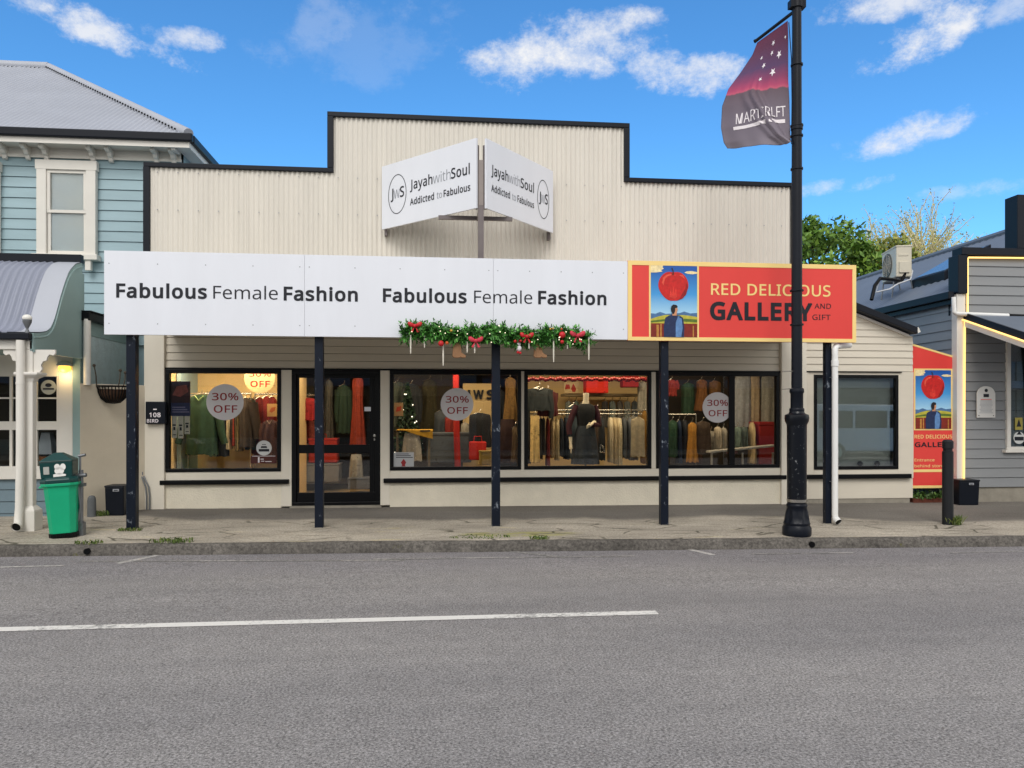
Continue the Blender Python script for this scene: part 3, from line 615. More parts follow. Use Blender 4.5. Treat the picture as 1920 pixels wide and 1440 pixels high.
# ------------------------------------------------------------------ fascia signs on the verandah edge
FB, FT = 2.478, 3.538
XB = X(1177, VY)
XT = Vector((1, 0, 0)); UPV = Vector((0, 0, 1))
FM = frame_of((0, VY, 0), XT, UPV)
sign = thing('fascia_sign', 'long white fascia board with the same dark fashion slogan lettered twice', 'shop sign', ((VX0+XB)/2, VY, FB))
seams = [VX0, X(571, VY), X(925, VY), XB]
for a, b in zip(seams, seams[1:]):
    mb = MB(); mb.box(a+.0015, b-.0015, VY, VY+.05, FB, FT); mb.build('panel', M['white'], sign)
mb = MB(); mb.box(VX0+.01, XB-.01, VY+.05, VY+.07, FB+.01, FT-.01); mb.build('backing_frame', M['steel'], sign)
mb = MB()
for a, b in zip(seams, seams[1:]):
    n = 5
    for k in range(n):
        x = a+.06+(b-a-.12)*k/(n-1)
        for z in (FB+.14, FT-.16):
            mb.lathe([(.0, 0), (.008, 0), (.007, .003), (0, .004)], (0, 0, 0), 8)
            for i in range(len(mb.v)-32, len(mb.v)):
                q = mb.v[i]; mb.v[i] = Vector((x+q.x, VY-q.z, z+q.y))
mb.build('fixing', M['dull'], sign)
bold, light = .040, -.001
cap = .205
for (p0, p1, s, off, py) in ((218, 388, 'Fabulous', bold, 557.5), (400, 521, 'Female', light, 560), (532, 671, 'Fashion', bold, 563),
                             (718, 875, 'Fabulous', bold, 566), (889, 998, 'Female', light, 568), (1009, 1137, 'Fashion', bold, 570)):
    mb = MB(); letters(mb, s, FM, X(p0, VY), X(p1, VY), Z(p0, py, VY), cap*(1.04 if off > 0 else 1), off, .003)
    mb.build('lettering', M['ink'], sign)

def picture_of_apple(parent, Mx, w, h):
    """painted panel: red apple above a dark haired figure in a blue coat, hills, field and a red fence; w by h, origin lower left"""
    def P(pts): return [(u*w, v*h) for u, v in pts]
    def layer(name, col, shapes, d):
        mb = MB()
        for s_ in shapes: plate(mb, P(s_), Mx, .002+d*.0022, .003+d*.0022)
        mb.build(name, M[col] if col in M else mat('picture_'+name, col, .55, var=.2, scale=22, spots=(tuple(min(1, q*1.35+.01) for q in C(col)), .38, 16)), pic)
    mb = MB(); plate(mb, P(rect(0, 1, 0, 1)), Mx, .0, .003)
    # printed sky that pales towards the hills
    m = bpy.data.materials.new('picture_sky'); m.use_nodes = True; t = m.node_tree; p = t.nodes['Principled BSDF']
    sx = t.nodes.new('ShaderNodeSeparateXYZ'); g = t.nodes.new('ShaderNodeTexCoord'); t.links.new(g.outputs['Generated'], sx.inputs[0])
    r = t.nodes.new('ShaderNodeValToRGB'); t.links.new(sx.outputs['Z'], r.inputs[0]); e = r.color_ramp.elements
    e[0].position = .3; e[0].color = C('#a9d6ee')+(1,); e[1].position = .95; e[1].color = C('#1455a8')+(1,); k = e.new(.6); k.color = C('#3f97d8')+(1,)
    t.links.new(r.outputs[0], p.inputs['Base Color']); p.inputs['Roughness'].default_value = .5
    pic = mb.build('picture', m, parent)
    layer('hill', '#4a6f9a', [[(0, .25), (0, .33), (.1, .325), (.2, .35), (.32, .325), (.45, .33), (.6, .335), (.72, .36), (.85, .335), (1, .345), (1, .25)]], 1)
    layer('field', '#b9b13f', [[(0, .16), (0, .25), (.15, .285), (.32, .31), (.7, .31), (.86, .3), (1, .285), (1, .16)]], 2)
    layer('grass_strip', '#57702a', [[(0, .2), (0, .225), (.3, .25), (.3, .22)], [(.7, .22), (.7, .26), (1, .25), (1, .21)]], 3)
    layer('fence', '#7d2416', [rect(0, 1, 0, .19)], 3)
    layer('fence_gap', '#b8803a', [rect(.12, .17, 0, .17), rect(.2, .23, 0, .18), rect(.9, .925, 0, .16)], 4)
    layer('coat', '#1d2c52', [[(.28, 0), (.27, .14), (.31, .27), (.4, .305), (.5, .315), (.62, .3), (.69, .27), (.72, .13), (.71, 0)]], 5)
    layer('coat_light', '#5d86b9', [[(.53, 0), (.53, .2), (.58, .28), (.66, .26), (.68, .13), (.65, 0)], [(.56, .28), (.6, .295), (.63, .28)]], 6)
    layer('skin', '#c98e69', [[(.46, .3), (.46, .37), (.52, .43), (.56, .42), (.575, .385), (.555, .345), (.55, .3)]], 6)
    layer('hair', '#17131a', [[(.435, .36), (.425, .4), (.44, .435), (.48, .455), (.54, .45), (.57, .43), (.56, .41), (.52, .405), (.515, .36), (.49, .32), (.46, .33)]], 7)
    layer('cloud', '#efd9a6', [[(0, .9), (0, 1), (.27, 1), (.25, .975), (.28, .955), (.22, .935), (.25, .915), (.1, .9)], [(.72, .905), (.78, .925), (.88, .93), (1, .915), (1, .895), (.9, .885), (.8, .89)]], 1)
    ap = []
    for i in range(48):
        a = 2*PI*i/48; rr = 1-.10*math.exp(-((a-PI/2)/.30)**2)-.05*math.exp(-((a-3*PI/2)/.25)**2)
        x_ = math.cos(a)*rr; y_ = math.sin(a)*rr; x_ *= 1-.14*max(0, -y_)**1.2+.03*y_
        ap.append((.485+.325*x_, .715+.215*y_))
    layer('apple', '#c41f1c', [ap], 2)
    layer('apple_light', '#e0543f', [[(.26, .83), (.33, .87), (.42, .885), (.46, .87), (.36, .85), (.3, .81), (.27, .72), (.24, .76)], [(.6, .87), (.69, .87), (.73, .82), (.68, .84)]], 3)
    layer('apple_dark', '#8f1113', [[(.68, .62), (.74, .68), (.77, .76), (.8, .7), (.76, .6), (.68, .54), (.58, .515), (.63, .55)]], 3)
    layer('apple_streak', '#d8382c', [[(.40, .56), (.43, .70), (.455, .60), (.48, .72), (.51, .60), (.54, .70), (.56, .56), (.5, .535)]], 3)
    layer('stalk', '#3c2a1c', [[(.46, .87), (.47, .92), (.44, .965), (.46, .97), (.49, .925), (.49, .87)]], 4)
    return pic

gal = thing('gallery_sign', 'red canopy board with yellow border, apple picture and gallery lettering', 'shop sign', ((XB+VX1)/2, VY, FB))
mb = MB(); mb.box(XB+.001, VX1, VY, VY+.06, FB-.01, FT+.012); mb.build('board', M['red'], gal)
bw = .055; mb = MB(); frame(mb, XB+.002, VX1, FB-.01, FT+.012, VY-.006, VY+.012, bw, .05, .06)
P0, P1 = X(1220, VY), X(1307, VY)
for a in (P0-.024, P1): mb.box(a, a+.024, VY-.0055, VY+.011, FB+.04, FT-.048)
mb.build('border', M['yellow'], gal)
picture_of_apple(gal, frame_of((P0, VY, FB+.04), XT, UPV), P1-P0, FT-.088-FB)
mb = MB(); letters(mb, 'RED DELICIOUS', FM, X(1333, VY), X(1557, VY), Z(1440, 554.5, VY), .195, .014, .003); mb.build('lettering', M['yellow'], gal)
mb = MB(); letters(mb, 'GALLERY', FM, X(1331, VY), X(1523, VY), Z(1440, 600, VY), .285, .05, .003); mb.build('lettering', M['ink'], gal)
mb = MB(); letters(mb, 'AND', FM, X(1527, VY), X(1558, VY), Z(1540, 579, VY), .09, .004, .003); letters(mb, 'GIFT', FM, X(1523, VY), X(1557, VY), Z(1540, 600, VY), .092, .004, .003)
mb.build('lettering', M['ink'], gal)

# ------------------------------------------------------------------ angled double sign above
v = thing('angled_sign', 'pair of white logo boards set in a wedge on a steel post', 'shop sign', (.617, -1.4, 3.5))
def ray_plane(px, py, O, Nn):
    d = ray(px, py); return CAM+d*((O-CAM).dot(Nn)/d.dot(Nn))
Lo, Li = at(716, 400, -.12), at(893, 400, -1.50)
Ri, Ro = at(912, 400, -1.50), at(1037, 400, -.17)
BZ0, BZ1 = 4.37, 5.355
for side, (A, B) in (('left', (Lo, Li)), ('right', (Ri, Ro))):
    A = Vector((A.x, A.y, 0)); B = Vector((B.x, B.y, 0)); U = (B-A).normalized(); wd = (B-A).length
    Mx = frame_of((A.x, A.y, BZ0), U, UPV); Nn = U.cross(UPV)
    mb = MB(); plate(mb, rect(0, wd, 0, BZ1-BZ0), Mx, -.03, .0); bd = mb.build('sign_board', M['white'], v)
    mb = MB(); plate(mb, rect(.03, wd-.02, .03, .07), Mx, -.07, -.031); plate(mb, rect(.03, wd-.02, BZ1-BZ0-.12, BZ1-BZ0-.08), Mx, -.07, -.031)
    plate(mb, rect(wd-.06, wd-.01, -.0, .9) if side == 'left' else rect(.01, .06, 0, .9), Mx, -.072, -.032); mb.build('board_frame', M['steel'], bd)
    def uv(px, py):
        q = Mx.inverted() @ ray_plane(px, py, Vector((A.x, A.y, BZ0)), Nn); return q.x, q.y
    jobs = ((('Jayah', 769, 811, 336, .022), ('with', 812, 845, 336, -.006), ('Soul', 846, 881, 336, .026)), (('Addicted', 769, 814, 368, .028), ('to', 819, 829, 368, -.0), ('Fabulous', 832, 882, 368, .03))) if side == 'left' else \
           ((('Jayah', 921, 953, 328, .018), ('with', 954, 975, 328, -.006), ('Soul', 976, 1001, 328, .022)), (('Addicted', 921, 956, 358, .024), ('to', 960, 967, 358, -.0), ('Fabulous', 970, 1001, 358, .02)))
    vb = (.50, .265) if side == 'left' else (.50, .265)
    for row, vv, cp in zip(jobs, vb, (.185, .125)):
        for s_, p0, p1, py, off in row:
            mb = MB(); letters(mb, s_, Mx, uv(p0, py)[0], uv(p1, py)[0], vv, cp, off, .003); mb.build('lettering', M['inkgrey'] if s_ in ('with', 'to') else M['ink'], bd)
    c = uv(745, 364) if side == 'left' else uv(1018.5, 374); rx = .5*(uv(762, 364)[0]-uv(728, 364)[0]) if side == 'left' else .5*(uv(1029.5, 374)[0]-uv(1007.5, 374)[0]); ry = .305 if side == 'left' else .305
    mb = MB(); old = mb.M; mb.M = Mx; n = 48
    mb.add([(c[0]+(rx-k)*math.cos(2*PI*i/n), c[1]+(ry-k)*math.sin(2*PI*i/n), .003) for k in (0, .012) for i in range(n)], [(i, (i+1) % n, n+(i+1) % n, n+i) for i in range(n)])
    mb.M = None
    letters(mb, 'J', Mx, c[0]-rx*.72, c[0]-rx*.42, c[1]-.06, .2, .026); letters(mb, 'S', Mx, c[0]+rx*.3, c[0]+rx*.75, c[1]-.06, .2, .026)
    lo_ = mb.build('logo', M['ink'], bd)
    mb = MB(); letters(mb, 'w', Mx, c[0]-rx*.4, c[0]+rx*.28, c[1]-.06, .22, -.004); mb.build('logo_letter', M['inkgrey'], bd)
mb = MB(); mb.box(.577, .657, -1.46, -1.38, 2.9, 4.42); mb.build('post', M['steel'], v)
mb = MB(); mb.box(.582, .652, -1.462, -1.39, 4.42, 5.06); mb.build('post_head', mat('weathered_steel', '#8a817d', .55, metal=.2, var=.1), v)
mb = MB()
mb.box(.02, 1.1, -1.10, -1.05, 4.305, 4.36); mb.box(.577, .657, -1.385, -1.05, 4.30, 4.35)
for z in (5.0, ): mb.box(.585, .65, -1.38, -.02, z-.03, z+.03)
mb.box(.50, .74, -1.37, -1.33, 4.46, 4.50)
mb.build('bracket', M['steel'], v)
for A_ in (Lo, Ro):
    mb = MB(); mb.box(A_.x-.02+(.06 if A_ is Lo else -.06), A_.x+.02+(.06 if A_ is Lo else -.06), -.12, -.0, 4.28, 4.42); mb.build('wall_bracket', M['steel'], v)

# ------------------------------------------------------------------ gallery board between the shop and the grey building
gy = .12
sgn = thing('gallery_side_sign', 'tall red gallery entrance board with slanted top and apple picture', 'shop sign', (X(1752, gy), gy, 0))
xa, xb = X(1708, gy), X(1793, gy); zb_ = Z(1752, 915, gy); zl, zr = Z(1713, 646, gy), Z(1793, 671, gy)
mb = MB(); mb.prism([(xa, zb_), (xb, zb_), (xb, zr), (xa, zl)], gy, gy+.05); mb.build('board', M['red'], sgn)
mb = MB(); e = .035
for pts in ([(xa, zl-.012), (xa, zl+.02), (xb, zr+.02), (xb, zr-.012)], [(xa, zb_), (xa, zb_+.045), (xb, zb_+.045), (xb, zb_)], [(xb-.02, zb_+.045), (xb-.02, zr-.01), (xb, zr-.014), (xb, zb_+.045)], [(xa, Z(1752, 885, gy)), (xa, Z(1752, 880, gy)), (X(1788, gy), Z(1752, 880, gy)), (X(1788, gy), Z(1752, 885, gy))]):
    mb.prism(pts, gy-.004, gy)
px0, px1, pz0, pz1 = X(1716, gy), X(1783, gy), Z(1752, 804, gy), Z(1752, 694, gy)
frame(mb, px0-.025, px1+.025, pz0-.025, pz1+.025, gy-.004, gy, .027)
mb.build('border', M['yellow'], sgn)
picture_of_apple(sgn, frame_of((px0, gy-.001, pz0), XT, UPV), px1-px0, pz1-pz0)
GM = frame_of((0, gy, 0), XT, UPV)
mb = MB(); letters(mb, 'RED DELICIOUS', GM, X(1714.5, gy), X(1785, gy), Z(1752, 822, gy), .078, .012); letters(mb, 'Entrance', GM, X(1714.5, gy), X(1752, gy), Z(1752, 865, gy), .06, .006); letters(mb, 'behind store', GM, X(1714.5, gy), X(1769, gy), Z(1752, 876, gy), .06, .006)
mb.build('lettering', M['yellow'], sgn)
mb = MB(); letters(mb, 'GALLERY', GM, X(1715, gy), X(1787, gy), Z(1752, 838, gy), .10, .04); mb.build('lettering', M['ink'], sgn)

# ------------------------------------------------------------------ lamp post and banner
lx, ly = at(1494, 1005, -2.8).x, -2.8; lz = gz(lx, ly)
lamp = thing('street_lamp', 'tall black cast iron street lamp post with fluted base at the kerb', 'lamp post', (lx, ly, lz))
mb = MB(); mb.lathe([(.0, 0), (.172, 0), (.178, .02), (.178, .10), (.160, .135), (.165, .15), (.165, .165)], (lx, ly, lz), 28); mb.build('plinth', M['navyclean'], lamp, smooth=35)
mb = MB(); n = 32; prof = [(.165, .165), (.150, .19), (.142, .24), (.13, .31), (.122, .36), (.128, .37), (.13, .395), (.118, .41)]
vs = []
for i, (r, z) in enumerate(prof):
    for k in range(n):
        a = 2*PI*k/n; fl = .012*math.cos(8*a)*(1 if i in (1, 2, 3) else .2 if i == 0 else 0); vs.append((lx+(r+fl)*math.cos(a), ly+(r+fl)*math.sin(a), lz+z))
mb.add(vs, [(i*n+k, i*n+(k+1) % n, (i+1)*n+(k+1) % n, (i+1)*n+k) for i in range(len(prof)-1) for k in range(n)]); mb.build('fluted_foot', M['navyclean'], lamp, smooth=50)
lnavy = mat('chipped_black_paint', '#0d1119', .3, var=.15, scale=5, spots=('#8a8d90', .37, 22), spec=.3)
mb = MB(); H = lambda py: Z(1494, py, ly)-lz
mb.lathe([(.118, .41), (.12, .43), (.122, H(800)), (.124, H(796)), (.145, H(790)), (.15, H(784)), (.145, H(778)), (.10, H(775)), (.085, H(770)), (.08, H(765))], (lx, ly, lz), 28); mb.build('lower_shaft', lnavy, lamp, smooth=40)
mb = MB(); mb.lathe([(.088, .0), (.092, .01), (.092, .035), (.088, .045)], (lx, ly, lz+H(772)), 24); mb.lathe([(.078, H(766)), (.078, H(738)), (.088, H(736)), (.09, H(733)), (.085, H(729)), (.068, H(727))], (lx, ly, lz), 24); mb.build('collar', M['navyclean'], lamp, smooth=40)
mb = MB(); mb.lathe([(.068, H(728)), (.066, H(480)), (.065, H(320)), (.062, H(240)), (.058, H(40)), (.056, 7.7)], (lx, ly, lz), 20); mb.build('shaft', M['navyclean'], lamp, smooth=50)
for py, r, h in ((545, .085, .02), (609, .085, .02), (317, .078, .02), (122, .076, .02), (240, .075, .05), (255, .078, .02), (236, .08, .02), (9, .075, .09)): mb = MB(); mb.lathe([(.055, 0), (r, 0), (r, h), (.055, h)], (lx, ly, lz+H(py)-h/2), 20); mb.build('clamp', M['navyclean'], lamp, smooth=40)
mb = MB(); mb.box(lx-.10, lx+.10, ly-.05, ly+.05, lz+H(16), lz+H(2)); mb.build('arm_clamp', M['navyclean'], lamp, smooth=40)
mb = MB(); mb.lathe([(.123, 0), (.124, .0), (.124, .035), (.123, .036)], (lx, ly, lz+.43), 28); mb.build('steel_band', M['wire'], lamp, smooth=40)
mb = MB()
for py in (697, 729):
    z = lz+H(py); mb.tube([(lx+.07, ly, z), (lx-.07, ly-.02, z+.005), (lx-.2, ly+.0, z-.01*(py > 700))], .006, 6)
mb.build('cable_tie', M['wire'], lamp)
# lamp head above the frame, with its short arm
mb = MB(); mb.lathe([(.05, 7.65), (.09, 7.7), (.09, 7.75), (.2, 7.95), (.22, 8.3), (.1, 8.5), (.0, 8.55)], (lx, ly, lz), 20); mb.build('lantern', M['navyclean'], lamp, smooth=50)

# banner: hung from an arm that reaches back over the footpath, bellied out by the wind
tip = at(1419, 78, -1.97); top = at(1478, 40, -2.66)
mb = MB(); mb.tube([(lx-.03, ly+.04, Z(1490, 20, ly)), tip+Vector((-.0, .0, .02)), tip+Vector((-.02, .03, .015))], [.022, .022, .026], 10)
arm = mb.build('banner_arm', M['navyclean'], lamp, smooth=50)
mb = MB(); mb.tube([at(1479, 42, -2.72), at(1484, 110, -2.74), at(1485, 190, -2.74), at(1484, 270, -2.76)], .006, 6); mb.build('banner_cord', M['navyclean'], lamp)
Lpts = [at(*p) for p in ((1420, 80, -1.98), (1411, 103, -1.98), (1389, 136, -2.0), (1366, 167, -2.0), (1354, 200, -2.02), (1352, 240, -2.05), (1357, 268, -2.08), (1364, 279, -2.1))]
Rpts = [at(*p) for p in ((1477, 39, -2.64), (1478, 70, -2.66), (1478, 110, -2.68), (1478, 150, -2.7), (1480, 185, -2.72), (1481, 225, -2.74), (1482, 255, -2.75), (1483, 272, -2.76))]
def along(pts, v):
    t_ = cl(v, 0, 1)*(len(pts)-1); i = min(int(t_), len(pts)-2); f = t_-i; return pts[i]*(1-f)+pts[i+1]*f
def cloth(u, v):
    """u 0 at the free edge, 1 at the post; v 0 at the arm, 1 at the foot"""
    a, b = along(Lpts, v), along(Rpts, v); q = a*(1-u)+b*u
    belly = math.sin(PI*u)*v*.13
    fold = 0
    for (c0, c1, wd_, am) in ((.42, .98, .04, .08), (.52, 1.02, .035, .06), (.30, .9, .05, .04)):
        if v > .35: fold += am*min(1, (v-.35)*4)*math.exp(-((u-(c0+(c1-c0)*max(0, (v-.5))/.5))/wd_)**2)
    fold += .018*math.sin(9*u+3*v)*v+.01*math.sin(21*u-4*v)*v*(1-u)
    return q+Vector((-belly*.3-fold*.5, -belly-fold, -.03*math.sin(PI*u)*v))
m = bpy.data.materials.new('printed_banner_cloth'); m.use_nodes = True; t_ = m.node_tree; p_ = t_.nodes['Principled BSDF']; p_.inputs['Roughness'].default_value = .75
uvn = t_.nodes.new('ShaderNodeUVMap'); sx = t_.nodes.new('ShaderNodeSeparateXYZ'); t_.links.new(uvn.outputs[0], sx.inputs[0])
nzz = t_.nodes.new('ShaderNodeTexNoise'); nzz.inputs['Scale'].default_value = 4; nzz.inputs['Detail'].default_value = 5
cmb = t_.nodes.new('ShaderNodeCombineXYZ'); t_.links.new(sx.outputs['X'], cmb.inputs[0]); t_.links.new(cmb.outputs[0], nzz.inputs['Vector'])
ma = t_.nodes.new('ShaderNodeMath'); ma.operation = 'MULTIPLY_ADD'; t_.links.new(nzz.outputs['Fac'], ma.inputs[0]); ma.inputs[1].default_value = .10; t_.links.new(sx.outputs['Y'], ma.inputs[2])
rp = t_.nodes.new('ShaderNodeValToRGB'); t_.links.new(ma.outputs[0], rp.inputs[0]); e = rp.color_ramp.elements
cols = [(.0, '#6b2740'), (.2, '#5c2d48'), (.36, '#553a60'), (.45, '#84395f'), (.505, '#aa4166'), (.528, '#bd546e'), (.537, '#60505a'), (.7, '#6e6572'), (1.0, '#7d7580')]
while len(e) < len(cols): e.new(.5)
for i, (ps, c_) in enumerate(cols): e[i].position = ps; e[i].color = C(c_)+(1,)
t_.links.new(rp.outputs[0], p_.inputs['Base Color'])
n1, n2 = 48, 60; mb = MB(); mb.grid(cloth, n1, n2)
zmin = min(q.z for q in mb.v); ban = mb.build('street_banner', m, origin=(tip.x, -2.4, zmin), smooth=180)
sol = ban.modifiers.new('cloth_thickness', 'SOLIDIFY'); sol.thickness = .002
uvl = ban.data.uv_layers.new(name='UVMap')
for pl in ban.data.polygons:
    for li in pl.loop_indices:
        vi = ban.data.loops[li].vertex_index; uvl.data[li].uv = ((vi % (n1+1))/n1, (vi//(n1+1))/n2)
tag(ban, 'maroon and grey cloth banner with white stars hanging from the lamp post', 'banner')
def cloth_n(u, v):
    e_ = .01; a = cloth(u+e_, v)-cloth(u-e_, v); b = cloth(u, v+e_)-cloth(u, v-e_); n_ = a.cross(b).normalized()
    return n_ if n_.dot(CAM-cloth(u, v)) > 0 else -n_
def on_cloth(pts_faces, d=.006):
    vs, fs = pts_faces; return [cloth(u, v)+cloth_n(u, v)*d for u, v in vs], fs
BAN0 = Vector((tip.x, -2.4, zmin))
mb = MB()
for (u, v, r) in ((.60, .13, .05), (.93, .13, .03), (.62, .21, .036), (.8, .24, .055), (.38, .22, .03), (.50, .29, .04), (.72, .36, .055), (.52, .40, .03)):
    pts = [(u+(a_-u)*.85, v+(b_-v)*.5) for a_, b_ in star(u, v, r*1.2)]
    vs, fs = on_cloth((pts+[(u, v)], [(i, (i+1) % 10, 10) for i in range(10)])); mb.add(vs, fs)
def child_on_banner(mb, name, m): return mb.build(name, m, ban)
wcl = mat('white_print', '#e9e2e6', .7, var=.02)
child_on_banner(mb, 'star_print', wcl)
mb = MB(); vs, fs = text_mesh('MARTIRLFT', .004); x0 = min(q.x for q in vs); x1 = max(q.x for q in vs)
pts = [(.22+.72*(q.x-x0)/(x1-x0), .685-.085*q.y/.714+.02*(1-(q.x-x0)/(x1-x0))) for q in vs]; vs, fs = on_cloth((pts, fs)); mb.add(vs, fs)
def bar(u0, u1, v0, v1):
    k = 16; pts = [(u0+(u1-u0)*i/k, (v0, v1)[j]+.02*(1-i/k)) for j in (0, 1) for i in range(k+1)]
    return on_cloth((pts, [(i, i+1, k+2+i, k+1+i) for i in range(k)]))
vs, fs = bar(.18, .93, .705, .735); mb.add(vs, fs); child_on_banner(mb, 'lettering', wcl)
# ------------------------------------------------------------------ blue house on the left
M['roofver'] = mat('grey_verandah_iron', '#8b90a0', .45, var=.06, scale=1.5, spots=('#787d8c', .29, 3))
house = thing('weatherboard_house', 'two storey pale blue weatherboard house with grey hipped iron roof and curved verandah', 'house', (-8, -.5, 0))
HY = 1.0                                                       # upper storey
EY = HY-.36                                                    # eaves line
EZ = Z(200, 250, EY); EX = X(355, EY); WX = X(338, HY)
d_ = 4.25; RY, RZ_, RX = EY+d_, EZ+2.86, EX-d_
def slope(x, v):
    top = 1.0 if x <= RX else max(.0, (EX-x)/d_)
    return EY+d_*top*v, EZ+.03+2.86*top*v, -.566, .824
mb = corrugated(slope, -13.5, EX-.02, .09, .017, rows=2); mb.build('roof', M['roofgrey'], house, smooth=80)
mb = MB(); mb.add([(EX, EY, EZ+.02), (EX, EY+2*d_, EZ+.02), (RX, RY, RZ_+.02)], [(0, 1, 2)]); mb.add([(-13.5, RY, RZ_+.02), (RX, RY, RZ_+.02), (EX, EY+2*d_, EZ+.02), (-13.5, EY+2*d_, EZ+.02)], [(0, 1, 2, 3)])
rf = mb.build('roof', M['roofgrey'], house)
mb = MB()
mb.tube([(-13.5, RY, RZ_+.03), (RX, RY, RZ_+.03)], .1, 10); a = Vector((RX, RY, RZ_+.03)); b = Vector((EX-.02, EY+.02, EZ+.05)); mb.tube([a, b], .085, 10)
mb.build('ridge_cap', M['roofgrey'], house, smooth=60)
mb = MB()                                                      # little dark gaps of the corrugations under the hip flashing
x = RX
while x < EX-.15:
    f = (EX-x)/d_; q = Vector((x-.055, EY+d_*f-.075, EZ+2.86*f+.02)); mb.ball(q, .017, 6); x += .076
x = RX
while x > -13: q = Vector((x, RY-.11, RZ_-.045)); mb.ball(q, .017, 6); x -= .076
mb.build('ridge_gap', M['black'], house)['kind'] = 'stuff'
mb = MB(); mb.box(-13.5, EX+.06, EY-.07, EY+.03, EZ-.10, EZ+.035); mb.box(EX-.04, EX+.07, EY+.03, EY+2*d_, EZ-.10, EZ+.035); mb.build('gutter', M['navyclean'], house, bevel=.02)
SOF = EZ-.16
mb = MB(); mb.box(-13.5, EX-.0, EY-.01, EY+.02, SOF-.03, EZ-.1); mb.box(EX-.02, EX+.005, EY+.02, EY+2*d_, SOF-.03, EZ-.1); mb.box(-13.5, EX-.02, EY+.02, HY+.1, SOF, SOF+.03); mb.box(WX-.05, EX-.02, HY+.1, EY+2*d_, SOF, SOF+.03)
mb.build('eaves_board', M['trimwhite'], house)
FZ = Z(200, 300, HY)
mb = MB(); mb.box(-13.5, WX+.02, HY-.03, HY+.1, FZ, SOF); mb.box(-13.5, WX+.035, HY-.055, HY-.03, FZ-.01, FZ+.035); mb.build('frieze', M['trimwhite'], house)
for px in (3, 47, 82, 170, 204, 290, 323):
    x = X(px, HY-.15); mb = MB()
    mb.prism([(HY-.03, SOF-.004), (HY-.26, SOF-.004), (HY-.27, SOF-.05), (HY-.22, SOF-.075), (HY-.16, SOF-.08), (HY-.13, SOF-.13), (HY-.09, SOF-.15), (HY-.08, SOF-.20), (HY-.03, SOF-.215)], x-.035, x+.035, 'x')
    mb.build('eaves_bracket', M['trimwhite'], house, bevel=.006)
mb = MB(); mb.prism([(EY+.02, SOF-.01), (EY+.3, SOF-.01), (EY+.3, SOF-.05), (EY+.05, SOF-.06)], EX-.3, EX-.24, 'x'); mb.build('eaves_bracket', M['trimwhite'], house)
mb = MB(); z0 = Z(120, 590, HY); boards(mb, -13.5, WX, z0-.5, FZ, HY, .172, .018); mb.build('wall', M['blueboard'], house)
mb = MB(); mb.box(WX-.05, WX+.02, HY-.02, HY+7, 0, SOF); mb.box(-13.5, WX, HY+.05, HY+7, -.2, SOF); mb.build('side_wall', M['blueboard'], house)
def sash_window(x0, x1, z0, z1, y, zmid, par, tw):
    mb = MB(); mb.box(x0, x0+tw, y-.045, y+.05, z0, z1); mb.box(x1-tw, x1, y-.045, y+.05, z0, z1); mb.box(x0-.02, x1+.02, y-.05, y+.05, z1-tw*.9, z1+.02)
    w = mb.build('window', M['trimwhite'], par, bevel=.006)
    mb = MB(); mb.box(x0-.05, x1+.05, y-.11, y+.05, z0-.09, z0); mb.box(x0+.02, x0+.11, y-.08, y+.0, z0-.26, z0-.09); mb.box(x1-.15, x1-.06, y-.08, y+.0, z0-.26, z0-.09); mb.build('sill', M['trimwhite'], w, bevel=.008)
    mb = MB(); a_, b_ = x0+tw, x1-tw; frame(mb, a_, b_, zmid-.02, z1-tw*.9, y-.02, y+.03, .05); frame(mb, a_+.004, b_-.004, z0, zmid+.03, y+.0, y+.035, .05, .07); mb.build('sash', M['trimwhite'], w, bevel=.004)
    mb = MB(); mb.box(a_+.04, b_-.04, y+.012, y+.016, z0+.03, z1-tw-.03); mb.build('pane', M['glass'], w)
    mb = MB(); mb.box(a_+.02, b_-.02, y+.04, y+.045, z0+.0, z1-tw-.0); mb.build('blind', M['blind'], w)
sash_window(X(75, HY), X(185, HY), Z(130, 480, HY), Z(130, 307, HY), HY-.075, Z(130, 400, HY), house, .15)
sash_window(X(-105, HY), X(4, HY), Z(-50, 480, HY), Z(-50, 307, HY), HY-.075, Z(-50, 400, HY), house, .15)

# lower front block under the verandah
LY = -.68; LX = X(152, LY); PY = -1.98
gx_ = LX+.03; mb = MB(); zt = Z(100, 680, LY); zs = Z(80, 897, LY)
mb.box(-13, LX-.02, LY+.02, HY+.05, -.3, .12)
mb.box(-13, LX-.02, LY+.02, LY+.08, 2.28, 3.6)
mb.box(-13, gx_-.05, LY+.08, HY, 2.90, 2.96); mb.build('lower_wall', M['bluedark'], house)
mb = MB(); boards(mb, -13, LX-.06, -.12, zs, LY, .17, .016, .1); mb.build('lower_boards', M['slate'], house)
mb = MB(); mb.box(LX-.10, LX, LY-.03, LY+.1, -.1, 3.5); mb.build('corner_board', M['bluedark'], house)
mb = MB(); mb.box(X(110, LY), X(137, LY), LY-.012, LY+.08, zs, 2.36); mb.box(-13, X(110, LY), LY-.012, LY+.08, Z(80, 706, LY), 2.36); mb.box(-13, X(137, LY), LY-.06, LY+.08, zs-.005, Z(80, 874, LY)); mb.build('window_casing', M['trimwhite'], house, bevel=.006)
mb = MB(); wz0, wz1 = Z(80, 874, LY), Z(80, 706, LY); y = LY
xs_ = [X(p, LY) for p in (-24, 20, 67, 110)]
for a, b in zip(xs_, xs_[1:]):
    w = .018
    mb.box(a-w, a+w, y+.0, y+.05, wz0, wz1)
mb.box(xs_[-1]-.03, xs_[-1], y+.001, y+.05, wz0, wz1)
mb.box(xs_[0], xs_[-1], y-.004, y+.05, Z(80, 806, LY), Z(80, 790, LY)); mb.box(xs_[0], xs_[-1], y+.006, y+.04, Z(80, 748, LY), Z(80, 745, LY))
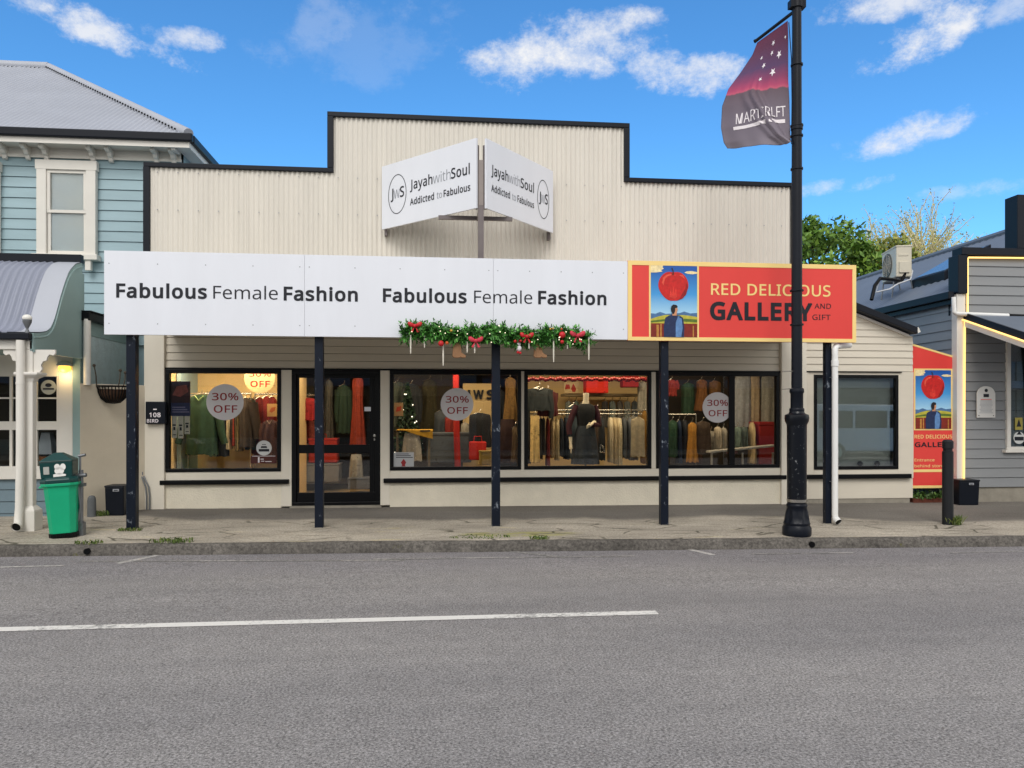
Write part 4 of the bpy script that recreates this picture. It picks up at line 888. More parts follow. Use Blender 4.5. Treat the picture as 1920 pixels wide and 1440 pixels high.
lw = mb.build('shop_window', M['trimwhite'], house, bevel=.003)
mb = MB(); mb.box(xs_[0], xs_[-1]-.01, y+.02, y+.026, wz0, wz1); mb.build('pane', M['glass'], lw)
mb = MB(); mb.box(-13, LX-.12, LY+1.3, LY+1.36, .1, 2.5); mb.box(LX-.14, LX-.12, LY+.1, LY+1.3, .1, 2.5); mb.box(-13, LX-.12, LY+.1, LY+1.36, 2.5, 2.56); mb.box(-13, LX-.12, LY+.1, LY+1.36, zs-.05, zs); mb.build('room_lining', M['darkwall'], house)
mb = MB(); plate(mb, disc(0, 0, .105, 32), frame_of((X(90, LY), LY+.018, Z(90, 726, LY)), XT, UPV), 0, .003); st = mb.build('round_sticker', mat('grey_sticker', '#a9aba4', .6), lw)
mb = MB(); SM = frame_of((X(90, LY), LY+.015, Z(90, 726, LY)), XT, UPV); plate(mb, rect(-.075, .075, -.035, -.012), SM, .003, .005); plate(mb, disc(0, .03, .045, 16, .028), SM, .003, .005); mb.build('sticker_print', M['ink'], st)
# side wall of the block: rough stucco, seen along the gap
gx = LX+.03
mb = MB(); zg = Z(163, 622, LY); mb.box(gx-.05, gx, LY+.05, HY+5, -.2, 2.74); mb.build('stucco_wall', M['bluestucco'], house)
mb = MB(); mb.box(gx-.02, gx+.10, LY-.02, HY+5, 2.82, 2.94); mb.box(gx-.2, gx+.12, LY-.02, HY, 2.94, 2.962); mb.build('lean_to_gutter', M['black'], house, bevel=.01)
mb = MB(); mb.box(gx-.0, gx+.012, LY+.1, HY+4, 2.62, 2.82); mb.build('lean_to_fascia', M['bluedark'], house)
mb = MB(); mb.tube([(gx+.045, LY+.02, 2.84), (gx+.045, LY+.02, Z(160, 722, LY)-.0)], .048, 14); mb.build('downpipe', M['trimwhite'], house, smooth=50)
mb = MB(); mb.box(gx, gx+.03, HY+1.1, HY+1.22, 1.6, 2.82); mb.build('corner_trim', M['trimwhite'], house)
mb = MB(); mb.tube([(gx+.01, LY+.12, 2.82), (gx+.015, LY+.17, 2.7), (gx+.015, LY+.2, 1.9)], .006, 6); mb.build('cable', M['black'], house)

# curved verandah roof with closed end
VZ1 = Z(100, 492, LY); VZ0 = Z(40, 624, PY)
prof = [(0, 0), (.14, .05), (.28, .17), (.37, .32), (.455, .49), (.53, .67), (.6, .82), (.67, .91), (.74, .955), (.87, .985), (1, 1)]
def vprof(t_):
    for (a, za), (b, zb2) in zip(prof, prof[1:]):
        if t_ <= b: f = (t_-a)/(b-a); return za+(zb2-za)*f
    return 1
def vroof(x, v):
    y = LY+(PY-LY)*v; z = VZ1+(VZ0-VZ1)*vprof(v); e_ = .02
    dy = (PY-LY)*e_*2; dz = (VZ0-VZ1)*(vprof(min(1, v+e_))-vprof(max(0, v-e_))); l_ = math.hypot(dy, dz); ny, nz_ = dz/l_, -dy/l_
    return y, z, ny, nz_
mb = corrugated(vroof, -12, LX-.30, .095, .017, rows=24); mb.build('verandah_roof', M['roofver'], house, smooth=80)
mb = MB(); mb.grid(lambda u, v: (LX-.30+.31*u,)+tuple(a+b for a, b in zip(vroof(0, v)[:2], (.012*vroof(0, v)[2], .012*vroof(0, v)[3]))), 2, 24); mb.build('roof_flashing', M['roofgrey'], house, smooth=80)
BEAMZ = Z(40, 655, PY)
pts = [(LY+(PY-LY)*t_, VZ1+(VZ0-VZ1)*vprof(t_)) for t_ in [i/20 for i in range(21)]]+[(PY, BEAMZ-.02), (LY, BEAMZ-.02)]
mb = MB(); mb.prism(pts, LX-.03, LX+.012, 'x'); mb.build('verandah_end', M['bluedark'], house)
e2 = [(LY+(PY-LY)*t_, VZ1+(VZ0-VZ1)*vprof(t_)-.055) for t_ in [i/20 for i in range(21)]]
mb = MB(); mb.tube([(LX+.014, a, b) for a, b in e2], .012, 6); mb.box(LX+.0, LX+.022, PY, LY, BEAMZ-.03, BEAMZ+.0); mb.build('end_moulding', M['bluedark'], house)
mb = MB(); mb.box(-12, LX+.01, LY-.03, LY+.06, VZ1-.0, VZ1+.115); mb.build('verandah_flashing', M['navyclean'], house)
mb = MB(); mb.box(-12, LX+.0, PY-.09, PY+.02, VZ0-.09, VZ0-.005); mb.build('verandah_gutter', M['navyclean'], house, bevel=.012)
mb = MB(); mb.box(-12, LX-.0, PY+.0, PY+.08, BEAMZ, VZ0-.09); mb.build('verandah_beam', M['trimwhite'], house, bevel=.006)
cx = X(53, PY); pz = gz(cx, PY); w = .052
mb = MB(); mb.box(cx-w, cx+w, PY-.0, PY+.1, pz, BEAMZ); post = mb.build('verandah_post', M['trimwhite'], house, bevel=.012)
mb = MB(); py_ = PY+.05
mb.hexa([(cx-.1, PY-.055, pz-.02), (cx+.1, PY-.055, pz-.02), (cx+.1, PY+.15, pz-.02), (cx-.1, PY+.15, pz-.02)], [(cx-.1, PY-.055, pz+.25), (cx+.1, PY-.055, pz+.25), (cx+.1, PY+.15, pz+.25), (cx-.1, PY+.15, pz+.25)])
mb.hexa([(cx-.1, PY-.055, pz+.25), (cx+.1, PY-.055, pz+.25), (cx+.1, PY+.15, pz+.25), (cx-.1, PY+.15, pz+.25)], [(cx-w-.005, PY-.006, pz+.31), (cx+w+.005, PY-.006, pz+.31), (cx+w+.005, PY+.106, pz+.31), (cx-w-.005, PY+.106, pz+.31)])
mb.build('post_base', M['trimwhite'], post, bevel=.008)
zc = Z(48, 702, PY); mb = MB(); mb.lathe([(.075, -.09), (.09, -.05), (.165, -.012), (.175, .0), (.175, .022), (.16, .028)], (cx, py_, zc), 4, phase=PI/4, sx=1.15, sy=1.0); mb.build('capital', M['trimwhite'], post, bevel=.006)
mb = MB()
for sgn_ in (-1, 1):
    pl = [(0, 0), (.0, -.34), (.06, -.34), (.07, -.29), (.10, -.25), (.085, -.20), (.11, -.15), (.15, -.14), (.165, -.09), (.19, -.06), (.235, -.075), (.26, -.05), (.26, -.0)]
    mb.prism([(cx+sgn_*(w+a), BEAMZ+.0+b) for a, b in pl], PY+.025, PY+.06, 'y')
mb.build('fretwork_bracket', M['trimwhite'], post, bevel=.003)
dx_ = X(38, PY-.06); mb = MB(); mb.tube([(dx_, PY-.055, VZ0-.1), (dx_, PY-.055, 1.0), (dx_, PY-.075, pz+.3), (dx_, PY-.10, pz+.16), (dx_+.01, PY-.125, pz+.09), (dx_+.01, PY-.17, pz+.07)], .05, 16, caps=False); mb.tube([(dx_, PY-.055, zc-.13), (dx_, PY-.055, zc-.10)], .054, 16); mb.tube([(dx_+.01, PY-.13, pz+.085), (dx_+.01, PY-.18, pz+.068)], .056, 16, caps=False); pp = mb.build('downpipe', M['trimwhite'], house, smooth=50)
mb = MB(); mb.tube([(dx_+.01, PY-.165, pz+.071), (dx_+.01, PY-.169, pz+.07)], .05, 14); mb.build('pipe_mouth', M['black'], pp)
fx = X(51, PY-.04); mb = MB(); mb.ball((fx, PY-.04, Z(51, 597, PY)), .057, 16, .8); fi = mb.build('finial', mat('white_globe', '#e8e6df', .25), house, smooth=80)
mb = MB(); mb.lathe([(.02, -.2), (.025, -.15), (.014, -.12), (.02, -.10), (.05, -.035), (.053, .0)], (fx, PY-.04, Z(51, 600, PY)), 14); mb.build('finial_cup', M['metalgrey'], fi, smooth=60)
mb = MB(); mb.box(-12, LX-.03, PY+.09, LY-.01, BEAMZ+.02, BEAMZ+.05); mb.build('verandah_ceiling', M['bluedark'], house)
# lit bulkhead lamp
bx_, bz_ = X(122, LY-.05), Z(122, 689, LY-.05)
lt = thing('bulkhead_lamp', 'lit round bulkhead lamp with warm glow under the blue verandah', 'lamp', (bx_, LY, bz_))
mb = MB(); mb.ball((bx_, LY-.07, bz_-.01), .078, 18, .85); mb.build('lamp_glass', glow('lamp_glow', '#ffc64a', 2.2), lt, smooth=80)
mb = MB(); mb.lathe([(.1, .0), (.098, .02), (.08, .05), (.03, .07)], (bx_, LY-.07, bz_+.02), 18); mb.box(bx_-.03, bx_+.03, LY-.07, LY-.012, bz_, bz_+.05); mb.build('lamp_hood', M['dull'], lt, smooth=50)
ld = bpy.data.lights.new('lamp_bulb', 'POINT'); ld.energy = 3; ld.color = (1, .72, .35); ld.shadow_soft_size = .06; lo2 = bpy.data.objects.new('lamp_bulb', ld); COL.objects.link(lo2); lo2.parent = lt; lo2.location = (0, -.16, -.1)
# cream wall closing the gap
mb = MB(); gw0, gw1 = (LX+.0, LY-.04), (X(274, -.02)+.02, -.02); gwz = Z(210, 721, -.35)
mb.hexa([(gw0[0], gw0[1], -.15), (gw1[0], gw1[1], -.15), (gw1[0], gw1[1]+.1, -.15), (gw0[0], gw0[1]+.1, -.15)], [(gw0[0], gw0[1], gwz), (gw1[0], gw1[1], gwz), (gw1[0], gw1[1]+.1, gwz), (gw0[0], gw0[1]+.1, gwz)]); solo(mb, 'garden_wall', M['wallcream'], 'cream rendered wall closing the gap beside the blue house', 'wall', bevel=.01)
# things in the house's shop window
lampx = X(89, LY+.35); tz = Z(89, 855, LY+.35)
tb = thing('side_table', 'orange wooden cabinet in the blue shop window under a pale shade', 'table', (lampx, LY+.35, zs))
mb = MB(); mb.box(lampx-.22, lampx+.18, LY+.2, LY+.55, zs, tz); mb.build('cabinet', mat('orange_wood', '#9a5a1e', .4, var=.2, scale=6), tb, bevel=.006)
mb = MB(); mb.box(lampx-.04, lampx+.04, LY+.18, LY+.2, tz-.09, tz-.07); mb.build('handle', M['wire'], tb)
ls = thing('table_lamp', 'pale tapered lamp shade standing on the orange cabinet', 'lamp', (lampx, LY+.35, tz))
mb = MB(); mb.lathe([(.14, .03), (.075, Z(89, 811, LY+.35)-tz)], (lampx, LY+.35, tz), 4, phase=PI/4, sx=1.1); mb.build('lamp_shade', mat('pale_shade', '#c9cdd6', .8), ls)
mb = MB(); mb.lathe([(.09, 0), (.09, .01), (.02, .015), (.02, .06)], (lampx, LY+.35, tz), 12); mb.build('lamp_base', M['black'], ls)

# ------------------------------------------------------------------ cream weatherboard annex at the right end
annex = thing('weatherboard_annex', 'cream weatherboard annex with one blind covered window mirroring a van', 'annex', (7, 0, 0))
AX0, AX1 = X(1510), X(1713); AB = Z(1610, 935); AT = Z(1610, 697)
z_l, z_r = Z(1606, 588), Z(1716, 631); sl = (z_r-z_l)/(X(1716)-X(1606)); zat = lambda x: z_l+sl*(x-X(1606))
mb = MB(); n = 16; z = AT+.01
while z < zat(AX0):
    b = z+.118; xr = AX1 if zat(AX1) >= b else AX0+(AX1-AX0)*cl((zat(AX0)-b)/(zat(AX0)-zat(AX1)), 0, 1); xr0 = AX1 if zat(AX1) >= z else AX0+(AX1-AX0)*cl((zat(AX0)-z)/(zat(AX0)-zat(AX1)), 0, 1)
    mb.hexa([(AX0, .014, z), (xr0, .014, z), (xr0, .07, z), (AX0, .07, z)], [(AX0, .03, b), (xr, .03, b), (xr, .07, b), (AX0, .07, b)]); z = b
mb.build('upper_boards', M['board_cream'], annex)
WA = (X(1526), X(1684), Z(1610, 880), Z(1610, 703))
mb = MB(); mb.box(AX0, WA[0], .0, .1, Z(1610, 897), AT); mb.box(WA[1], AX1, .0, .1, Z(1610, 897), AT); mb.box(WA[0], WA[1], .0, .1, Z(1610, 897), WA[2]); mb.box(WA[0], WA[1], .001, .1, WA[3], AT)
mb.box(AX0, AX1, .018, .1, AB, Z(1610, 897)); mb.box(AX0-.006, AX0+.05, -.014, .0, AB, AT); mb.build('wall', M['board_cream'], annex, bevel=.004)
mb = MB(); mb.box(AX1-.03, AX1, .1, 4, AB, 2.2); mb.box(XIN+.1, AX1, 2.0, 2.05, 0, 2.2); mb.build('side_wall', M['board_cream'], annex)
mb = MB(); mb.box(X(1508), X(1706), -.055, .03, Z(1610, 897), Z(1610, 889)); mb.box(AX0-.02, X(1690), -.03, .02, AT-.012, AT+.006); mb.build('sill_ledge', M['black'], annex, bevel=.006)
mb = MB(); mb.box(AX0-.1, AX1-.05, .03, .1, -.3, AB); mb.build('plinth', M['concrete'], annex)
f = MB(); frame(f, WA[0], WA[1], WA[2], WA[3], -.015, .07, .052); aw = f.build('window', M['black'], annex, bevel=.005)
mb = MB(); mb.box(WA[0]+.045, WA[1]-.045, .02, .026, WA[2]+.045, WA[3]-.045); mb.build('pane', M['glassgreen'], aw)
mb = MB(); k = 0; z = WA[2]+.05
while z < WA[3]-.05:
    mb.hexa([(WA[0]+.05, .14, z), (WA[1]-.05, .14, z), (WA[1]-.05, .142, z), (WA[0]+.05, .142, z)], [(WA[0]+.05, .152, z+.021), (WA[1]-.05, .152, z+.021), (WA[1]-.05, .154, z+.021), (WA[0]+.05, .154, z+.021)]); z += .0225
mb.box(WA[0]+.05, WA[1]-.05, .158, .162, WA[2], WA[3]); mb.build('venetian_blind', mat('pale_venetian_blind', '#d9dfd9', .6, var=.03), aw)
for px in (1567, 1612, 1644):
    x = X(px, .1); mb = MB(); mb.ball((x, .09, WA[2]+.09), .045, 10, 1.0); mb.build('window_ornament', M['darkwall'], aw, smooth=60)
mb = MB(); e0 = (X(1600, -.1), z_l+sl*(X(1600)-X(1606))+.07); e1 = (X(1717, -.1), z_r+.05)
mb.prism([(e0[0]-1.2, e0[1]-sl*1.2-.02), (e1[0], e1[1]-.02), (e1[0], e1[1]+.09), (e0[0]-1.2, e0[1]-sl*1.2+.1)], -.16, .06); mb.build('barge_gutter', M['navyclean'], annex, bevel=.008)
mb = MB(); mb.prism([(e0[0]-1.2, e0[1]-sl*1.2+.08), (e1[0], e1[1]+.06), (e1[0], e1[1]+.085), (e0[0]-1.2, e0[1]-sl*1.2+.105)], .06, 4); mb.build('roof', M['roofblue'], annex)
mb = MB(); mb.prism([(e0[0]-1.2, e0[1]-sl*1.2-.06), (e1[0]-.06, e1[1]-.06), (e1[0]-.06, e1[1]-.02), (e0[0]-1.2, e0[1]-sl*1.2-.02)], -.02, .05); mb.prism([(e1[0]+.005, e1[1]-.02), (e1[0]+.09, e1[1]+.02), (e1[0]+.05, e1[1]+.1), (e1[0]+.005, e1[1]+.09)], -.1, -.05); mb.build('barge_board', M['trimwhite'], annex)

# ------------------------------------------------------------------ grey building at the right edge
grey = thing('grey_building', 'slate grey weatherboard building trimmed with warm glowing rope lights', 'building', (10, .3, 0))
GX = X(1796, .02)
mb = MB(); gp = Z(1860, 914); boards(mb, GX+.12, 15, gp, Z(1860, 482), .04, .166, .018, .1); mb.build('wall', M['greyboard'], grey)
mb = MB(); mb.box(GX+.125, 15, .145, .165, gp, Z(1860, 482)); mb.build('wall_backing', M['darkwall'], grey)  # unseen backing added to keep light from showing through the board gaps
mb = MB(); mb.box(GX+.05, 15, .055, .16, -.4, gp); mb.build('plinth', M['concrete'], grey)
gs = Z(1790, 556)
mb = MB(); old = None
n = int((gs-0)/.166)
for i in range(n+1):
    a, b = i*.166-.05, min((i+1)*.166-.05, gs)
    if b <= a: continue
    mb.hexa([(GX-.016, .14, a), (GX-.016, 9, a), (GX+.06, 9, a), (GX+.06, .14, a)], [(GX, .14, b), (GX, 9, b), (GX+.06, 9, b), (GX+.06, .14, b)])
mb.build('side_wall', mat('dove_grey_side_boards', '#899096', .55, var=.04, scale=2.2), grey)
mb = MB(); mb.box(GX-.03, GX+.125, -.0, .14, gp-.0, gs+.05); mb.build('corner_board', M['trimwhite'], grey, bevel=.008)
GEX, GEZ = GX-.12, Z(1790, 548); GRX, GRZ = 11.7, 5.2; gk = (GRZ-GEZ)/(GRX-GEX)
mb = MB(); nn = int(8.6/.076*4); vs = []
for j in (0, 1):
    for i in range(nn+1):
        yy = .18+8.6*i/nn; w_ = .008*math.sin(2*PI*yy/.19); vs.append((GEX+(GRX-GEX)*j-gk*w_, yy, GEZ+(GRZ-GEZ)*j+w_))
mb.add(vs, [(i, i+1, nn+1+i+1, nn+1+i) for i in range(nn)]); mb.add([(GRX, .18, GRZ), (GRX, 8.8, GRZ), (15, 8.8, 3.6), (15, .18, 3.6)], [(0, 1, 2, 3)]); mb.build('roof', M['roofblue'], grey, smooth=80)
mb = MB(); mb.tube([(GRX, .18, GRZ+.02), (GRX, 8.8, GRZ+.02)], .07, 8); mb.build('ridge_cap', M['roofblue'], grey)
mb = MB(); mb.box(GEX-.05, GEX+.06, .02, 8.8, GEZ-.11, GEZ+.02); mb.box(GEX+.02, GEX+.04, .02, 8.8, GEZ-.2, GEZ-.11); mb.build('gutter', M['navyclean'], grey, bevel=.015)
mb = MB(); ct = Z(1860, 468); mb.box(GX+.02, 15, -.06, .2, ct-.11, ct+.02); mb.box(GX-.04, GX+.13, -.05, .2, gs+.05, ct-.11); mb.box(GX-.02, 15, .2, .24, gs-.3, ct-.1); mb.build('parapet_trim', M['navyclean'], grey, bevel=.01)
mb = MB(); mb.box(X(1904), X(1930), -.05, .25, ct+.02, Z(1910, 366)); mb.build('parapet_pier', M['navyclean'], grey, bevel=.01)
# skylight box half way up the roof
def on_roof(x, y): return GEZ+(x-GEX)*gk
a0, a1, y0, y1 = 9.6, 10.55, 1.3, 2.3
mb = MB(); mb.hexa([(a0, y0, on_roof(a0, 0)-.05), (a1, y0, on_roof(a1, 0)-.05), (a1, y1, on_roof(a1, 0)-.05), (a0, y1, on_roof(a0, 0)-.05)], [(a0, y0, on_roof(a0, 0)+.17), (a1, y0, on_roof(a1, 0)+.17), (a1, y1, on_roof(a1, 0)+.17), (a0, y1, on_roof(a0, 0)+.17)]); sk = mb.build('skylight', M['navyclean'], grey, bevel=.01)
mb = MB(); mb.hexa([(a0+.06, y0+.06, on_roof(a0+.06, 0)+.172), (a1-.06, y0+.06, on_roof(a1-.06, 0)+.172), (a1-.06, y1-.06, on_roof(a1-.06, 0)+.172), (a0+.06, y1-.06, on_roof(a0+.06, 0)+.172)], [(a0+.06, y0+.06, on_roof(a0+.06, 0)+.18), (a1-.06, y0+.06, on_roof(a1-.06, 0)+.18), (a1-.06, y1-.06, on_roof(a1-.06, 0)+.18), (a0+.06, y1-.06, on_roof(a0+.06, 0)+.18)]); mb.build('skylight_pane', mat('skylight_glass', '#59636e', .12, spec=.8), sk)
# lean-to canopy over the footpath
cx0 = GX+.12; cz0, cz1, cyf = Z(1815, 600), 2.50, -1.55
mb = MB(); mb.hexa([(cx0, cyf, cz1), (15, cyf, cz1), (15, .03, cz0), (cx0, .03, cz0)], [(cx0, cyf, cz1+.11), (15, cyf, cz1+.11), (15, .03, cz0+.11), (cx0, .03, cz0+.11)]); mb.build('canopy_roof', M['roofblue'], grey)
mb = MB(); mb.hexa([(cx0-.03, cyf-.02, cz1-.10), (cx0, cyf-.02, cz1-.10), (cx0, .03, cz0-.10), (cx0-.03, .03, cz0-.10)], [(cx0-.03, cyf-.02, cz1-.0), (cx0, cyf-.02, cz1-.0), (cx0, .03, cz0-.0), (cx0-.03, .03, cz0-.0)]); mb.build('canopy_rake', M['trimwhite'], grey)
mb = MB(); mb.hexa([(cx0-.035, cyf-.02, cz1+.02), (cx0, cyf-.02, cz1+.02), (cx0, .03, cz0+.02), (cx0-.035, .03, cz0+.02)], [(cx0-.035, cyf-.02, cz1+.14), (cx0, cyf-.02, cz1+.14), (cx0, .03, cz0+.14), (cx0-.035, .03, cz0+.14)]); mb.build('canopy_flashing', M['navyclean'], grey)
mb = MB(); zp_ = Z(1840, 589, -.06); mb.tube([(X(1789, -.06), -.05, gs-.02), (X(1789, -.06), -.06, zp_+.03), (X(1793, -.06), -.06, zp_), (X(1890, -.06), -.06, zp_-.02)], .036, 12); mb.build('downpipe', M['pipewhite'], grey, smooth=50)
mb = MB(); mb.tube([(X(1889, -.06), -.06, zp_-.02), (X(1935, -.06), -.06, zp_-.03)], .034, 12); mb.build('pipe_end', M['black'], grey)
f = MB(); wx0, wx1, wz0_, wz1_ = X(1888), X(2040), Z(1900, 843), Z(1900, 632); frame(f, wx0, wx1, wz0_, wz1_, -.01, .1, .07, .05); f.box(wx0-.06, wx1+.05, -.05, .05, wz0_-.05, wz0_); gw = f.build('window', M['trimwhite'], grey, bevel=.005)
mb = MB(); mb.box(wx0+.06, wx1-.06, .012, .018, wz0_+.04, wz1_-.06); mb.build('pane', M['glass'], gw)
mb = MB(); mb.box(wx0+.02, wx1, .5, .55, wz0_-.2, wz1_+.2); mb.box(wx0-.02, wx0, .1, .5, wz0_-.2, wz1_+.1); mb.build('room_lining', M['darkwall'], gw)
mb = MB()
for k in range(26):
    x = wx0+.12+rnd.random()*.9; z = wz0_+.25+rnd.random()*1.2; mb.ball((x, .2, z), .0075, 6)
mb.build('fairy_bulb', glow('fairy_white', '#fff3da', 3), gw)
NM = frame_of((X(1911), .004, 0), XT, UPV)
mb = MB(); plate(mb, disc(0, Z(1910, 821), .105, 28), NM, 0, .003); a_ = mb.build('round_sticker', mat('pale_grey_sticker', '#cfd1cf', .5), gw)
mb = MB(); plate(mb, rect(-.085, .085, Z(1910, 826), Z(1910, 819)), NM, .003, .005); plate(mb, [(-.05, Z(1910, 815)), (.05, Z(1910, 815)), (0, Z(1910, 808))], NM, .003, .005); mb.build('sticker_print', M['ink'], a_)
mb = MB(); plate(mb, rect(-.075, .065, Z(1910, 806), Z(1910, 783)), NM, 0, .003); a_ = mb.build('notice_sticker', mat('olive_yellow_sticker', '#a79a4a', .6), gw)
mb = MB(); plate(mb, [(-.05, Z(1910, 800)), (.04, Z(1910, 800)), (-.005, Z(1910, 786))], NM, .003, .005); mb.build('sticker_print', M['ink'], a_)
# rope lights
rope = glow('rope_light_glow', '#ffcf7a', 1.35)
def rope_light(label, pts): mb = MB(); mb.tube(pts, .015, 8); return solo(mb, 'rope_light', rope, label, 'rope light', 'warm rope lights on the grey building', smooth=60)
rx = X(1815, -.03)
rope_light('warm rope light along the top and side of the grey parapet', [(X(1960, -.06), -.02, ct-.135), (X(1890, -.02), -.02, ct-.14), (rx+.02, -.02, ct-.15), (rx, -.02, ct-.18), (rx, -.02, Z(1815, 586))])
rope_light('warm rope light running down the white corner board', [(X(1810, -.03), -.02, Z(1810, 598)), (X(1808, -.03), -.02, Z(1808, 903))])
rope_light('warm rope light on the sloping edge of the canopy', [(cx0-.05, .0, cz0+.005), (cx0-.05, cyf-.03, cz1+.005)])
# arched notice on the grey wall
NX = frame_of((X(1848, .0), .01, 0), XT, UPV); b0, b1 = Z(1848, 783), Z(1848, 724); hw = .17
nb = thing('notice_plaque', 'white arched notice plaque screwed to the grey boards', 'plaque', (X(1848), 0, b0))
mb = MB(); plate(mb, [(-hw, b0), (hw, b0), (hw, b1-.13)]+[(hw*math.cos(a)*.96, b1-.13+.13*math.sin(a)) for a in [PI*i/14 for i in range(1, 14)]]+[(-hw, b1-.13)], NX, .01, .024); mb.build('board', mat('off_white_board', '#d5d3cf', .5), nb)
mb = MB(); plate(mb, disc(0, b1-.075, .03, 18), NX, .024, .026); plate(mb, rect(-.05, .05, b1-.19, b1-.135), NX, .024, .026); plate(mb, disc(-hw+.035, b0+.035, .009, 8), NX, .024, .027); plate(mb, disc(hw-.035, b0+.035, .009, 8), NX, .024, .027); mb.build('emblem', M['ink'], nb)
mb = MB(); rr = random.Random(3)
for k in range(11): wq = .1+.03*rr.random(); plate(mb, rect(-wq, wq, b1-.255-k*.021, b1-.248-k*.021), NX, .024, .0255)
mb.build('small_print', M['inkgrey'], nb)
mb = MB(); plate(mb, rect(-.10, .10, b1-.235, b1-.225), NX, .024, .0255); mb.build('red_heading', M['red'], nb)
# air conditioner on its roof frame
ay = 2.6; c = at(1681, 488, ay); ax, az = c.x, on_roof(c.x, 0)+.30
ac = thing('air_conditioner', 'beige outdoor air conditioner unit standing on the slate blue roof', 'air conditioner', (ax, ay, on_roof(ax, 0)))
Mx = Matrix.Translation((ax, ay, az)) @ Matrix.Rotation(math.radians(-103), 4, 'Z')
beige = mat('beige_casing', '#c9c2b0', .5, var=.04)
mb = MB(); mb.M = Mx; mb.box(-.40, .40, -.15, .15, 0, .62); mb.M = None; mb.build('casing', beige, ac, bevel=.02)
mb = MB(); mb.M = Mx @ Matrix.Translation((-.08, -.152, .31)) @ Matrix.Rotation(PI/2, 4, 'X'); mb.lathe([(.25, 0), (.25, .012), (.22, .012), (.22, .002), (.0, .002)], (0, 0, 0), 32)
mb.M = None; fan = mb.build('fan_grille', mat('dark_fan', '#55544e', .6), ac, smooth=40)
mb = MB(); mb.M = Mx @ Matrix.Translation((-.08, -.158, .31)) @ Matrix.Rotation(PI/2, 4, 'X')
for r_ in (.05, .09, .13, .17, .21): mb.tube([(r_*math.cos(2*PI*k/24), r_*math.sin(2*PI*k/24), .01) for k in range(25)], .004, 5)
for k in range(8): mb.tube([(0, 0, .012), (.24*math.cos(PI*k/4), .24*math.sin(PI*k/4), .012)], .004, 5)
mb.M = None; mb.build('guard_wire', beige, fan)
mb = MB(); mb.M = Mx; mb.box(-.41, .41, -.16, .16, .60, .635); mb.M = None; mb.build('top_cover', beige, ac, bevel=.01)
mb = MB(); mb.M = Mx; mb.box(.402, .43, -.1, .1, .08, .3); mb.box(.402, .41, -.11, .08, .42, .46); mb.M = None; mb.build('service_cover', beige, ac, bevel=.01)
mb = MB(); mb.M = Mx; 
for sx_ in (-.3, .3): mb.box(sx_-.02, sx_+.02, -.17, .17, -.03, 0); mb.tube([(sx_, -.15, 0), (sx_, -.2, -.4)], .015, 6); mb.tube([(sx_, .15, 0), (sx_, .2, -.25)], .015, 6)
mb.M = None; mb.build('roof_bracket', M['metalgrey'], ac)
p = at(1632, 560, ay-.9); mb = MB(); mb.tube([at(1700, 505, ay-.35), at(1690, 528, ay-.4), at(1672, 524, ay-.5), at(1650, 522, ay-.6), at(1640, 536, ay-.7), at(1634, 562, ay-.8)], .036, 8); mb.build('pipe_lagging', M['black'], ac, smooth=60)
mb = MB(); mb.tube([at(1702, 500, ay-.35), at(1711, 508, ay-.4), at(1707, 524, ay-.4), at(1684, 532, ay-.45), at(1668, 542, ay-.5), at(1642, 548, ay-.6), at(1648, 528, ay-.6)], .016, 6); mb.build('cable', mat('pale_cable', '#c7c9cc', .5), ac, smooth=60)

# ------------------------------------------------------------------ trees behind the roofs
leafg = island_mat('leaf_green', ['#38521a', '#5f852c', '#4a6c22', '#88ab40', '#40601f'], .6)
leafy = island_mat('leaf_yellow', ['#b0ad4e', '#8d9a3e', '#cfc36c', '#7a8a36', '#dcd08c'], .7)
bark = mat('pale_bark', '#cfc59c', .9, var=.2, scale=4); barkd = mat('brown_bark', '#4b4033', .9, var=.2, scale=4)
def leaf(mb, p, s, rg):
    n_ = Vector((rg.gauss(0, 1), rg.gauss(0, 1), rg.gauss(.5, 1))).normalized(); u = n_.orthogonal().normalized(); u.rotate(Matrix.Rotation(rg.random()*6.3, 3, n_)); v_ = n_.cross(u)
    mb.add([p-u*s, p+v_*s*.45, p+u*s, p-v_*s*.45], [(0, 1, 2, 3)])
def leafy_tree(label, base, h, rx, rz_, n, seed, mleaf, mbark, size):
    rg = random.Random(seed); t = thing('broadleaf_tree', label, 'tree', base)
    b = Vector(base); top = b+Vector((0, 0, h-rz_)); tr = MB(); tr.tube([b, b.lerp(top, .5)+Vector((.1, 0, 0)), top, top+Vector((.1, 0, rz_*.6))], [.28, .2, .14, .04], 9)
    cr = MB()
    for k in range(26):
        a = rg.random()*2*PI; e_ = rg.uniform(-.5, 1); q = top+Vector((math.cos(a)*rx*.75*math.sqrt(max(.05, 1-e_*e_*.8)), math.sin(a)*rx*.75*math.sqrt(max(.05, 1-e_*e_*.8)), rz_*e_*.85))
        tr.tube([top-Vector((0, 0, rz_*.5)), top.lerp(q, .5)+Vector((0, 0, .2)), q], [.09, .05, .015], 6)
        rr_ = rg.uniform(.5, .85)*rx*.42
        for _ in range(n//26):
            d = Vector((rg.gauss(0, 1), rg.gauss(0, 1), rg.gauss(0, .8))).normalized()*rr_*(rg.random()**.45); leaf(cr, q+d, size*rg.uniform(.6, 1.3), rg)
    tr.build('trunk', mbark, t, smooth=60); cr.build('crown', mleaf, t)
q = at(1540, 470, 22); leafy_tree('dense green tree rising behind the shop beside the gallery sign', (q.x-.3, 22, -.3), Z(1540, 418, 22)+.3, 2.9, 2.7, 7000, 5, leafg, barkd, .17)
